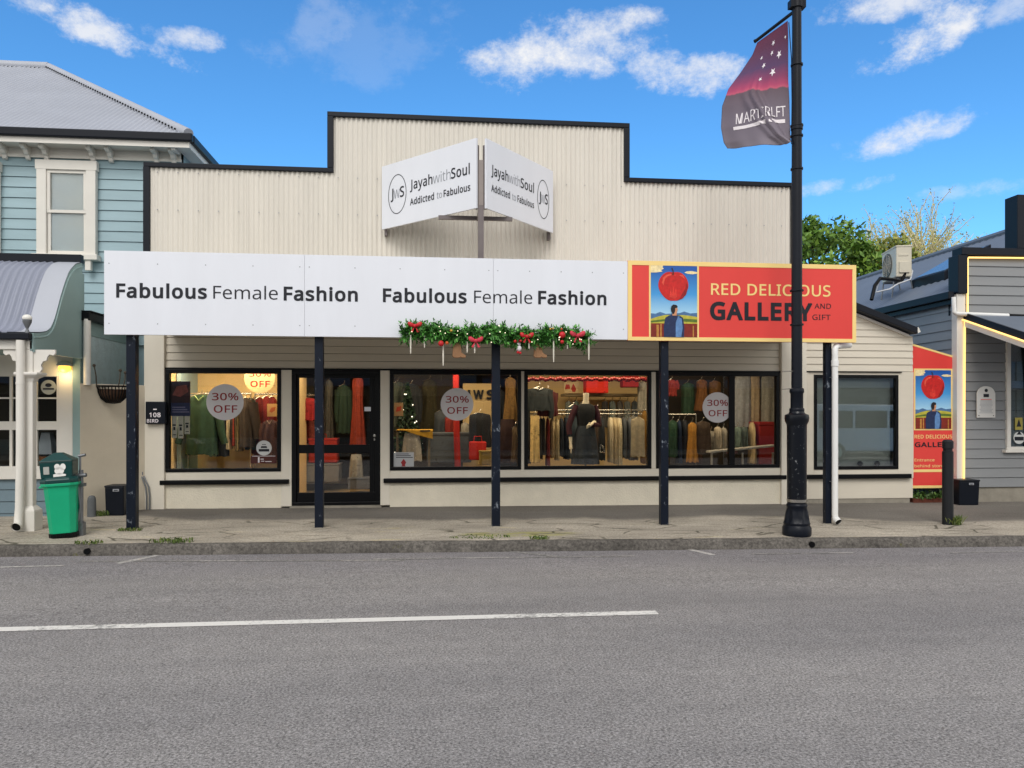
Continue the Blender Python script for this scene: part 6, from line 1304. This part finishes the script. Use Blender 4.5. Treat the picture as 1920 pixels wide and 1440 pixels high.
notice('small_picture', 'small beige picture among the red dresses in the first window', 'picture', 501, 521, 757, 781, 1.2, mat('tan_card', '#c79a5c', .7, var=.1), ((mat('orange_print', '#b5572a', .6), [[(.2, .4), (.4, .7), (.8, .75), (.7, .45), (.4, .3)]]),))
garment('maroon_jacket', 'dark maroon leather jacket low behind the small round white sticker', 'jacket', 508, 787, 862, .95, .28, .2, '#3a1d19', 'coat', (.3, .03), hook=False, seed=9, trim='#6f5c50')
# --- behind the door
def carton(name, label, cat, px0, px1, py0, py1, Y, dep, hexc, lid=True, handle=False, group=None):
    q0, q1 = at(px0, py1, Y), at(px1, py0, Y); t = thing(name, label, cat, ((q0.x+q1.x)/2, Y, q0.z), group)
    mb = MB(); mb.box(q0.x, q1.x, Y, Y+dep, q0.z, q1.z); mb.build('body', F_(hexc, .08), t, bevel=.02)
    if lid: mb = MB(); mb.box(q0.x-.008, q1.x+.008, Y-.008, Y+dep+.008, q1.z-.07*(q1.z-q0.z), q1.z+.01); mb.build('lid', F_(hexc, .08), t, bevel=.01)
    if handle:
        xm = (q0.x+q1.x)/2; mb = MB(); mb.tube([(xm-.07, Y+.02, q1.z), (xm-.06, Y+.02, q1.z+.09), (xm+.06, Y+.02, q1.z+.09), (xm+.07, Y+.02, q1.z)], .008, 6); mb.build('handle', F_(hexc), t)
    return t
garment('pink_dress', 'shiny salmon pink tiered dress seen through the upper door pane', 'dress', 574, 748, 830, 2.2, .40, .2, '#95493e', 'dress', seed=11)
garment('satin_blouse', 'crimson satin top hanging in front of the pink dress', 'top', 580, 746, 788, 1.9, .3, .2, '#8e1d22', 'top', (.2, .05), seed=12)
rail('chrome rail with pink dresses seen through the door', at(556, 741, 2.0), at(592, 741, 2.0), True)
carton('red_case', 'glossy red vanity case on a stand behind the door', 'case', 578, 632, 823, 868, 2.0, .35, '#a02a1c', True, True)
carton('display_stand', 'pale grey stand under the glossy red case', 'stand', 574, 636, 870, 905, 2.0, .4, '#77777a', True)
carton('grey_crate', 'low dark grey storage bench on the pale floor behind the door', 'bench', 652, 698, 897, 918, 1.6, .4, '#5a5d66', True)
garment('pleated_skirt', 'grey pleated skirt behind the lower door pane', 'skirt', 668, 852, 900, 1.8, .26, .18, '#8d8882', 'skirt', hook=False, seed=13)
garment('green_coat', 'long dark green coat behind the upper door pane', 'coat', 645, 722, 812, 2.1, .26, .2, '#1c2f22', 'coat', (.6, .02), seed=14)
garment('orange_dress', 'long vermilion dress hanging behind the upper door pane', 'dress', 671, 705, 835, 2.0, .3, .18, '#7c2a18', 'dress', seed=15)
garment('grey_dress', 'tall pale grey dress beside the green coat behind the door', 'dress', 617, 712, 825, 2.4, .22, .2, '#5c5a54', 'dress', seed=16)
# --- second window
tq0, tq1 = at(742, 868, .85), at(808, 806, .85)
tt = thing('display_table', 'small display table draped with a mustard cloth in the second window', 'table', ((tq0.x+tq1.x)/2, .9, .5))
mb = MB(); mb.box(tq0.x, tq1.x, .75, 1.2, tq1.z-.03, tq1.z); mb.build('tabletop', F_('#4a4038'), tt)
for x in (tq0.x+.03, tq1.x-.03): mb = MB(); mb.box(x-.02, x+.02, .78, .82, .5, tq1.z-.03); mb.build('leg', F_('#6f6250'), tt)
cq = at(775, 803, .74); mb = MB(); mb.grid(lambda u, v: (tq0.x+.02+(tq1.x-tq0.x)*u*1.02, .74-.015*math.sin(6*u)+(0 if v > .3 else (.3-v)*1.4), tq1.z+.006-max(0, v-.3)*(.02+.26*max(0, u-.25)**.8)), 24, 14); solo(mb, 'cloth', F_('#b98a28'), 'mustard cloth hanging over the small display table', 'cloth', smooth=80)
garment('striped_skirt', 'pale striped cloth hanging below the mustard cloth', 'skirt', 772, 812, 864, .8, .34, .1, '#9c948a', 'skirt', hook=False, seed=17)
notice('small_picture', 'small orange card sign above the mustard cloth', 'sign', 739, 756, 755, 780, .7, mat('cream_card', '#a07d5a', .7), ((mat('orange_red_print', '#b2402a', .6), [[(.2, .3), (.3, .65), (.8, .75), (.75, .4)]]),))
carton('car_reflection_block', 'long grey block imitating a car reflection low in the second window', 'counter', 800, 884, 812, 868, 1.1, .5, '#55585c', True)  # added grey block stands in for a car bonnet mirrored in the glass
pq0 = at(856, 872, .9); pq1 = at(854, 704, .9); mb = MB(); mb.tube([(pq0.x+.02, .9, .5), (pq0.x, .9, 1.2), (pq1.x, .9, 2.6)], .055, 12); solo(mb, 'red_pole', mat('red_drape', '#9e1b12', .5, var=.15), 'red wrapped pole from floor to ceiling in the second window', 'pole', smooth=60)
WM = frame_of((0, 1.94, 0), XT, UPV); wz = Z(905, 748, 1.94)
for s_, a, b, lab in (('J', 872, 882, 'black cut out letter J on the beige panel, half behind the sticker'), ('W', 887, 907, 'black cut out letter W on the beige panel'), ('S', 912, 926, 'black cut out letter S on the beige panel beside the navy post')):
    mb = MB(); letters(mb, s_, WM, X(a, 1.94), X(b, 1.94), wz, .2, .05, .0); k_ = [tuple(q) for q in mb.v]
    t = solo(mb, 'wall_letter', M['ink'], lab, 'letter', 'black letters on the beige panel'); m_ = t.modifiers.new('letter_thickness', 'SOLIDIFY'); m_.thickness = .03; m_.offset = 1
garment('black_tabard', 'black tabard with a pale badge on a hanger below the black letters', 'top', 900, 774, 838, 1.0, .40, .14, '#15161a', 'top', None, seed=18)
carton('red_bag', 'red gift bag below the black tabard', 'bag', 880, 912, 828, 863, .85, .2, '#b5241c', False, True)
carton('gold_box', 'gold gift box beside the red bag', 'box', 899, 921, 846, 872, .7, .15, '#8a713a', True)
garment('brown_dress', 'brown patterned dress high behind the middle post', 'dress', 957, 708, 790, 1.3, .28, .16, '#6a4d24', 'dress', seed=19)
garment('maroon_skirt', 'dark maroon skirt hanging low behind the middle post', 'skirt', 952, 786, 868, 1.2, .34, .16, '#2b1614', 'skirt', hook=False, seed=20)
garment('charcoal_coat', 'long charcoal coat deep behind the small Christmas tree', 'coat', 772, 720, 812, 1.7, .28, .2, '#23262a', 'coat', (.6, .03), seed=21)
garment('olive_curtain_dress', 'dull olive dress above the grey reflection block in the second window', 'dress', 806, 712, 812, 2.0, .4, .2, '#39341f', 'dress', seed=22)
# --- third window: mannequin between two rails
for py, lab in ((769, 'upper chrome rail across the mannequin window'), (776, 'lower chrome rail across the mannequin window')): rail(lab, at(986, py, 1.15), at(1212, py, 1.15), py == 769)
garment('charcoal_jumper', 'charcoal jumper with white collar hanging high above the cream trousers', 'jumper', 1011, 727, 770, .95, .46, .18, '#23282a', 'top', (.5, .03), seed=23, trim='#d8d2c8')
garment('maroon_cardigan', 'dark maroon cardigan behind the charcoal jumper', 'cardigan', 1027, 732, 780, 1.05, .3, .16, '#4a1a19', 'top', (.4, .02), seed=24)
specs = [(991, 783, 868, .07, '#25272a', 'trousers', 'black trousers under the charcoal jumper, nearest the window frame'), (1003, 780, 866, .17, '#d2b173', 'trousers', 'mustard cream trousers below the charcoal jumper'), (1014, 783, 860, .06, '#33312f', 'top', 'charcoal top between the mustard cream trousers and a grey top'), (1019, 783, 852, .06, '#514c49', 'top', 'grey top between charcoal and red tops'),
         (1027, 784, 872, .08, '#7d2a22', 'dress', 'brick red dress on the rail beside the khaki top'), (1036, 785, 858, .1, '#a5906c', 'top', 'khaki top on the rail beside the brick red dress'), (1044, 785, 862, .09, '#b7a581', 'top', 'sand coloured top beside the khaki top'), (1053, 784, 855, .09, '#2d3440', 'dress', 'navy spotted dress near the hanging arm of the mannequin'),
         (1062, 783, 860, .1, '#1e2530', 'trousers', 'dark navy trousers partly behind the mannequin arm'), (1128, 783, 862, .1, '#22262b', 'coat', 'black coat directly behind the bent elbow of the mannequin'), (1145, 783, 866, .1, '#c2b294', 'trousers', 'cream trousers nearest the mannequin in a set of three'), (1152, 783, 868, .1, '#b8a583', 'trousers', 'cream trousers in the middle of a set of three'),
         (1160, 784, 870, .11, '#cbbb9b', 'trousers', 'cream trousers beside the grey spotted dress'), (1170, 783, 858, .11, '#4f5256', 'dress', 'grey spotted dress between cream trousers and a mid grey dress'), (1180, 783, 860, .12, '#5d6065', 'dress', 'mid grey dress beside the stone coloured sleeveless top'), (1196, 782, 856, .26, '#a3957c', 'top', 'stone coloured sleeveless top on its own hanger in the mannequin window'), (1208, 770, 868, .12, '#7d5a22', 'dress', 'ochre dress against the frame of the mannequin window')]
for px, a, b, w_, hx, kd, lab in specs: garment({'trousers': 'trousers', 'top': 'blouse', 'dress': 'dress', 'coat': 'coat'}[kd], lab, kd if kd != 'trousers' else 'trousers', px, a, b, 1.15 if w_ < .15 else .85, w_, .3 if w_ < .15 else .12, hx, kd, None, seed=int(px))
carton('red_gift_box', 'bright red box on the shelf above the mannequin', 'box', 1099, 1141, 709, 737, 1.5, .3, '#c02414', True)
carton('red_parcel', 'dark red fringed parcel high on the wall of the mannequin window', 'box', 1168, 1198, 706, 726, 1.4, .25, '#8a140f', True)
carton('shelf', 'long pale shelf at the back of the mannequin window', 'shelf', 1058, 1200, 738, 743, 1.9, .45, '#8d7c5e', False)
for k, px in enumerate((1066, 1080, 1093, 1134, 1148, 1162, 1176, 1190)):
    garment('muted_blouse', ('first', 'second', 'third', 'fourth', 'fifth', 'sixth', 'seventh', 'eighth')[k]+' of the muted tops hung along the back below the pale shelf', 'top', px, 752, 800, 2.1, .13, .2, ('#6b6f6a', '#5d6b63', '#8a8377', '#4d4a46', '#7c8580', '#69625a', '#8a8f88', '#5a5f63')[k], 'top', None, seed=60+k)
notice('small_picture', 'small sign with a red house shape beside the red box', 'sign', 1058, 1086, 717, 737, 1.85, mat('ivory_card', '#bda57c', .7), ((mat('red_house_print', '#9c2318', .6), [[(.55, .1), (.45, .4), (.6, .9), (.8, .4), (.72, .1)], [(.05, .35), (.1, .8), (.35, .8), (.4, .4)]]),))
garl = [at(986+k*4.6, 711+1.2*math.sin(k*1.7), .55) for k in range(51)]; mb = MB()
for q in garl: mb.ball(q, .03+.012*rnd.random(), 6)
solo(mb, 'tinsel_garland', mat('red_tinsel', '#7d120f', .4, var=.3, scale=40), 'red tinsel along the top of the mannequin window', 'tinsel')
# mannequin
mq = at(1098, 870, .72); MX = mq.x; MY = .72; mz = lambda py: Z(1098, py, MY)
mn = thing('shop_mannequin', 'headless white mannequin in black and maroon top, one hand at the waist', 'mannequin', (MX, MY, .5))
skinw = mat('mannequin_ivory', '#d9cdb6', .45, var=.03)
def loft(mb, rows_, n=20):
    vs = [(cx_+rx_*math.cos(2*PI*k/n), cy_+ry_*math.sin(2*PI*k/n), z) for z, cx_, cy_, rx_, ry_ in rows_ for k in range(n)]; m_ = len(rows_)
    mb.add(vs, [(i*n+k, i*n+(k+1) % n, (i+1)*n+(k+1) % n, (i+1)*n+k) for i in range(m_-1) for k in range(n)]+[tuple(range(n-1, -1, -1)), tuple(range((m_-1)*n, m_*n))])
mb = MB(); loft(mb, [(mz(763), MX+.0, MY, .085, .075), (mz(758), MX, MY, .07, .062), (mz(752), MX+.003, MY, .052, .05), (mz(745), MX+.006, MY, .048, .048), (mz(739), MX+.008, MY, .054, .052), (mz(737), MX+.008, MY, .05, .048)]); mb.build('neck', skinw, mn, smooth=60)
mb = MB(); loft(mb, [(mz(800), MX, MY, .145, .10), (mz(790), MX, MY, .15, .105), (mz(778), MX, MY, .17, .125), (mz(768), MX, MY, .18, .12), (mz(762), MX, MY, .17, .10), (mz(758.5), MX, MY, .11, .085), (mz(757), MX, MY, .085, .075)]); bod = mb.build('top', F_('#14161a'), mn, smooth=60)
sk_ = mz(870); mb = MB(); n = 40; rows_ = []
for j in range(13):
    v = j/12; z = mz(798)+(sk_-mz(798))*v; rows_.append([(MX+(.145+.10*v**.7)*math.cos(2*PI*k/n)*(1+.06*v*math.sin(9*2*PI*k/n)), MY+(.10+.08*v**.7)*math.sin(2*PI*k/n)*(1+.1*v*math.sin(9*2*PI*k/n)), z) for k in range(n)])
mb.add([p for r_ in rows_ for p in r_], [(i*n+k, i*n+(k+1) % n, (i+1)*n+(k+1) % n, (i+1)*n+k) for i in range(12) for k in range(n)]); mb.build('skirt', F_('#2a3038'), mn, smooth=70)
sh_l, el_l, wr_l = Vector((MX-.175, MY, mz(761))), Vector((MX-.30, MY-.02, mz(800))), Vector((MX-.27, MY-.06, mz(832)))
sh_r, el_r, wr_r = Vector((MX+.175, MY, mz(761))), Vector((MX+.235, MY+.0, mz(797))), Vector((MX+.05, MY-.20, mz(795)))
maro = F_('#3c1722')
mb = MB(); mb.tube([sh_l+Vector((.03, 0, .0)), sh_l.lerp(el_l, .4), el_l, el_l.lerp(wr_l, .45)], [.062, .056, .05, .047], 14); mb.build('sleeve', maro, mn, smooth=60)
mb = MB(); mb.tube([sh_r+Vector((-.03, 0, 0)), sh_r.lerp(el_r, .5), el_r, el_r.lerp(wr_r, .5), el_r.lerp(wr_r, .8)], [.062, .055, .05, .045, .042], 14); mb.build('sleeve', maro, mn, smooth=60)
def mann_arm(w, d, side):
    d = d.normalized(); mb = MB(); mb.tube([w-d*.12, w, w+d*.03, w+d*.075, w+d*.09], [.034, .024, .03, .034, .028], 10)
    for k in range(4):
        s_ = side*(k-1.5)*.016; b0_ = w+d*.085+s_; mb.tube([b0_, b0_+d*(.035+.006*(k in (1, 2))), b0_+d*(.06+.01*(k in (1, 2)))+Vector((0, .008, -.006))], [.0095, .0085, .006], 7)
    mb.tube([w+d*.035+side*.026, w+d*.06+side*.045, w+d*.085+side*.05], [.012, .010, .007], 7); return mb
mann_arm(wr_l, Vector((.03, -.1, -1)), Vector((0, -1, 0))).build('hand', skinw, mn, smooth=60)
mann_arm(el_r.lerp(wr_r, .95), (wr_r-el_r)+Vector((0, 0, -.10)), Vector((0, -.3, 1)).normalized()).build('hand', skinw, mn, smooth=60)
mb = MB(); mb.tube([(MX, MY, .5), (MX, MY, mz(860))], .02, 10); mb.lathe([(.14, 0), (.14, .01), (.02, .02)], (MX, MY, .5), 18); mb.build('stand', M['wire'], mn)
bagq = at(1128, 848, .66); mb = MB(); mb.tube([(bagq.x-.03, .66, bagq.z), (bagq.x-.02, .66, bagq.z+.14), (bagq.x+.02, .66, bagq.z+.1), (bagq.x+.05, .66, bagq.z+.0), (bagq.x-.03, .66, bagq.z)], .012, 8); solo(mb, 'silver_scarf_ring', M['wire'], 'silver loop hanging beside the mannequin skirt', 'accessory')
# shoes and small goods on the plinth of the third window
for px, lab, hx in ((1072, 'dark floral shoe below the mannequin', '#5b514a'), (1083, 'paler floral shoe below the mannequin', '#6b625a'), (1130, 'black shoe beside the mannequin skirt', '#26262a'), (1164, 'cream shoe under the cream trousers', '#c0b39a'), (1050, 'cream shoe under the khaki tops', '#b7a888')):
    q = at(px, 873, .5); mb = MB(); b_ = Vector((q.x, .5, .51)); mb.add([], []); loft(mb, [(b_.z, b_.x, b_.y, .055, .035), (b_.z+.02, b_.x, b_.y, .058, .036), (b_.z+.045, b_.x+.012, b_.y, .04, .03), (b_.z+.07, b_.x+.022, b_.y, .024, .024)], 14); solo(mb, 'shoe', F_(hx), lab, 'shoe', 'shoes on the window plinth', smooth=60)
# --- fourth window
rail('chrome rail across the wide pane of the fourth window', at(1252, 777, 1.1), at(1305, 777, 1.1))
for px, a, b, w_, hx, kd, lab in ((1261, 788, 856, .18, '#1d3a27', 'coat', 'dark green coat in the fourth window beside the navy post'), (1273, 788, 868, .1, '#26324a', 'dress', 'navy dress beside the dark green coat'), (1283, 788, 860, .12, '#1a1c22', 'trousers', 'black trousers beside the mustard dress'), (1298, 792, 866, .22, '#a8742c', 'dress', 'mustard dress in the fourth window'), (1318, 790, 850, .28, '#3b2c20', 'coat', 'dark brown fur coat beside the mustard dress'),
                               (1333, 808, 848, .12, '#7c7468', 'top', 'taupe top beside the brown fur coat in the fourth window'), (1346, 800, 846, .13, '#a99c8a', 'top', 'pale sand top in the fourth window'), (1357, 802, 846, .1, '#8f877b', 'top', 'grey beige top just before the window mullion'), (1383, 800, 838, .14, '#5f6e66', 'top', 'grey green top just past the window mullion'), (1395, 800, 838, .12, '#4f5a57', 'top', 'slate green top beside the pale sand dress'), (1410, 792, 868, .14, '#b49d74', 'dress', 'pale sand dress beside the red counter')):
    garment({'trousers': 'trousers', 'top': 'blouse', 'dress': 'dress', 'coat': 'coat'}[kd], lab, kd, px, a, b, 1.1 if w_ < .2 else .85, w_, .24 if w_ < .2 else .16, hx, kd, None, seed=int(px))
carton('red_shelf_unit', 'dark red counter against the frame of the fourth window', 'counter', 1424, 1458, 792, 872, 1.0, .5, '#8d1f1e', True)
garment('red_blouse', 'red blouse hanging high beside the navy post in the fourth window', 'blouse', 1259, 712, 742, 1.3, .2, .14, '#6e1a14', 'top', (.15, .04), seed=31)
garment('bronze_dress', 'bronze orange dress high in the fourth window', 'dress', 1316, 712, 770, 1.5, .3, .16, '#5c3713', 'dress', seed=32)
for px, lab, hx in ((1393, 'pale grey curtain next to the window mullion', '#8d8f94'), (1416, 'cream curtain between two grey curtains', '#9c8a70'), (1442, 'dove grey curtain above the red counter', '#8a8880')):
    garment('curtain', lab, 'curtain', px, 706, 800, 1.5, .34 if px != 1416 else .2, .12, hx, 'trousers', hook=False, seed=int(px), group='curtains in the fourth window')
q0, q1 = at(1330, 846, .6), at(1455, 834, .6); mb = MB(); mb.hexa([(q0.x, .55, q0.z-.03), (q1.x, .55, q1.z-.03), (q1.x, .8, q1.z-.03), (q0.x, .8, q0.z-.03)], [(q0.x, .55, q0.z), (q1.x, .55, q1.z), (q1.x, .8, q1.z), (q0.x, .8, q0.z)]); t = thing('white_bench', 'low white slatted bench across the fourth window', 'bench', (q0.x, .6, .5)); mb.build('seat', F_('#a9a49c'), t)
for x in (q0.x+.05, (q0.x+q1.x)/2, q1.x-.05): mb = MB(); mb.box(x-.015, x+.015, .6, .63, .5, q0.z-.03); mb.build('leg', F_('#a9a49c'), t)
# --- more stock further back
for px, a, b, Y_, w_, d_2, hx, kd, lab in (
    (388, 742, 850, 1.4, .2, .3, '#4d3b2a', 'coat', 'tobacco coat half hidden behind the green hoodie'), (424, 745, 835, 1.45, .14, .3, '#5b6b4a', 'top', 'sage blouse behind the round sticker of the first window'), (470, 746, 842, 1.35, .16, .3, '#27302c', 'coat', 'bottle green coat between the brown coat and the red dresses'), (479, 744, 850, 1.62, .14, .2, '#5b1512', 'dress', 'dark red dress at the back, beside the dark brown coat'),
    (747, 716, 800, 1.9, .3, .2, '#3a4038', 'coat', 'grey green coat deep behind the orange card sign'), (826, 770, 838, 1.6, .24, .22, '#41454a', 'coat', 'slate coat hanging above the grey reflection block'), (842, 780, 842, 1.5, .16, .2, '#7a2018', 'top', 'brick red blouse above the grey reflection block'), (872, 792, 846, 1.45, .16, .2, '#8f887c', 'top', 'pale grey blouse between the red pole and the black tabard'), (938, 730, 858, 1.5, .2, .2, '#20242a', 'coat', 'black coat hidden partly by the middle navy post'), (966, 800, 866, .95, .16, .16, '#4b3a26', 'dress', 'bronze dress against the frame of the second window'),
    (1000, 782, 860, 1.5, .2, .2, '#34302c', 'coat', 'dark coat behind the cream trousers'), (1075, 760, 860, 1.5, .24, .2, '#3e4a52', 'dress', 'steel blue dress behind the hanging sleeve of the mannequin'), (1120, 765, 860, 1.6, .22, .2, '#4f4036', 'dress', 'cocoa dress behind the bent arm of the mannequin'), (1188, 780, 862, 1.45, .18, .2, '#6e6a62', 'top', 'stone grey blouse behind the sleeveless top'), (1205, 716, 770, 1.6, .2, .18, '#8a8478', 'top', 'ivory grey blouse high under the dark red parcel'),
    (1240, 716, 868, 1.3, .12, .16, '#2c2a2a', 'coat', 'charcoal coat against the frame behind the navy post'), (1290, 718, 776, 1.7, .26, .2, '#2b4230', 'top', 'moss green blouse high in the fourth window'), (1340, 714, 760, 1.8, .24, .2, '#6b4a28', 'top', 'rust blouse high behind the round sticker of the fourth window'), (1308, 800, 868, 1.5, .2, .2, '#4a3324', 'dress', 'umber dress behind the mustard dress'), (1372, 806, 850, 1.5, .2, .2, '#6b2a26', 'top', 'claret blouse behind the window mullion')):
    garment({'top': 'blouse', 'dress': 'dress', 'coat': 'coat'}[kd], lab, kd, px, a, b, Y_, w_, d_2, hx, kd, None, seed=int(px)+3)
xt = thing('christmas_tree', 'dark artificial Christmas tree with tiny white lights deep in the second window', 'christmas tree', (X(764, 1.45), 1.45, .5)); zt_ = Z(764, 716, 1.45); rg = random.Random(12); mb = MB(); cx_t = X(764, 1.45)
for _ in range(900):
    f_ = rg.random()**.7; a = rg.random()*2*PI; rr_ = .34*f_*rg.uniform(.5, 1); leaf(mb, Vector((cx_t+rr_*math.cos(a), 1.45+rr_*math.sin(a), zt_-(zt_-.7)*f_)), .05, rg)
mb.build('foliage', island_mat('fir_needles', ['#0d2013', '#16301b', '#1f3d22'], .7), xt)
mb = MB(); mb.tube([(cx_t, 1.45, .5), (cx_t, 1.45, zt_-.1)], .02, 8); mb.build('trunk', M['black'], xt)
mb = MB()
for _ in range(22): f_ = .15+.8*rg.random(); a = PI+PI*rg.random(); mb.ball(Vector((cx_t+.32*f_*math.cos(a), 1.45+.32*f_*math.sin(a), zt_-(zt_-.7)*f_)), .011, 6)
mb.build('fairy_bulb', glow('tree_light', '#fff3da', 3), xt)
# --- lamps of the shop, hidden above the window heads
def ceiling_lamp(label, x, y, e, sx_, sy_):
    t = thing('ceiling_lamp', label, 'lamp', (x, y, 2.56), 'lit ceiling lamps of the shop'); mb = MB(); mb.box(x-sx_/2, x+sx_/2, y-sy_/2, y+sy_/2, 2.585, 2.62); mb.build('housing', M['trimwhite'], t)
    mb = MB(); mb.box(x-sx_/2+.02, x+sx_/2-.02, y-sy_/2+.02, y+sy_/2-.02, 2.578, 2.585); mb.build('diffuser', glow('ceiling_lamp_glow', '#ffe0b0', 3), t)
    l_ = bpy.data.lights.new('lamp_light', 'AREA'); l_.shape = 'RECTANGLE'; l_.size = sx_; l_.size_y = sy_; l_.energy = e; l_.color = (1, .80, .54); o = bpy.data.objects.new('lamp_light', l_); COL.objects.link(o); o.parent = t; o.location = (0, 0, .01)
for x, y, e, sx_, sy_, lab in ((X(420, .5), .48, 62, 1.6, .3, 'lit warm ceiling lamp over the first window display'), (X(630, .9), 1.0, 30, 1.4, .4, 'lit warm ceiling lamp behind the shop door'), (X(850, .5), .48, 34, .9, .3, 'lit warm ceiling lamp over the JWS letters'), (X(1100, .5), .46, 44, 2.2, .4, 'lit warm ceiling lamp over the mannequin window'), (X(1345, .5), .48, 26, 1.4, .3, 'lit warm ceiling lamp over the fourth window')):
    ceiling_lamp(lab, x, y, e, sx_, sy_)
# ------------------------------------------------------------------ across the street: what the shop glass mirrors
mb = MB(); mb.grid(lambda u, v: (-60+120*u, -15.0-4.0*v, -.05), 2, 2); structure(mb, 'opposite_footpath', M['concrete'])
def low_shop(label, x0, x1, y, h, hexc, n):
    t = thing('low_shop', label, 'shop', ((x0+x1)/2, y-3, -.1), None); m_ = mat('render_'+hexc[1:], hexc, .8, var=.08)
    mb = MB(); mb.box(x0, x1, y-8, y, -.1, h); mb.build('wall', m_, t)
    mb = MB(); mb.box(x0-.1, x1+.1, y-.2, y+1.9, 2.55, 2.85); mb.build('awning', M['roofblue'], t)
    for k in range(n):
        a = x0+.5+(x1-x0-.6)*k/n; b = a+(x1-x0-.6)/n-.5; mb = MB(); mb.box(a, b, y, y+.03, .5, 2.2); mb.build('window', M['black'], t)
low_shop('low pale shop across the street facing the fashion shop', -11.3, 1.9, -19.2, 3.9, '#8d8579', 3)
low_shop('low brick coloured shop across the street with grey awning', 1.95, 13.4, -19.4, 3.5, '#6f4a3c', 3)
low_shop('low slate shop across the street opposite the grey building', 13.5, 26, -19.3, 4.2, '#59626a', 4)
low_shop('low grey shop far along the opposite side of the street', 26.1, 48, -19.3, 4.0, '#6b6a66', 5)
low_shop('low cream shop across the street opposite the blue house', -36, -11.35, -19.3, 3.6, '#a39a86', 4)
vx, vy = 15.2, -13.2; vz = rz(vx, vy); van = thing('parked_van', 'white van parked across the street, mirrored in the annex window', 'van', (vx, vy, vz))
body = [(-2.5, .35), (2.3, .35), (2.45, .6), (2.42, 1.0), (1.75, 1.15), (1.1, 1.85), (.9, 1.95), (-2.35, 1.98), (-2.48, 1.85), (-2.52, .8)]
mb = MB(); mb.prism([(vx+a, vz+b) for a, b in body], vy-.9, vy+.9); mb.build('body', mat('white_car_paint', '#e3e5e6', .25, var=.02, spec=.6), van, bevel=.06)
for a, b in ((-2.2, -1.0), (-.9, .25)): mb = MB(); mb.prism([(vx+a, vz+1.15), (vx+b, vz+1.15), (vx+b, vz+1.75), (vx+a, vz+1.75)], vy+.895, vy+.91); mb.build('window', M['black'], van)
mb = MB(); mb.prism([(vx+.35, vz+1.15), (vx+1.55, vz+1.15), (vx+1.0, vz+1.75), (vx+.35, vz+1.75)], vy+.895, vy+.91); mb.build('window', M['black'], van)
for a in (-1.6, 1.55):
    for sd_ in (-1, 1):
        mb = MB(); mb.tube([(vx+a, vy+sd_*.72, vz+.33), (vx+a, vy+sd_*.93, vz+.33)], .33, 24); w_ = mb.build('wheel', M['black'], van); mb = MB(); mb.tube([(vx+a, vy+sd_*.93, vz+.33), (vx+a, vy+sd_*.945, vz+.33)], .2, 20); mb.build('rim', M['wire'], w_)
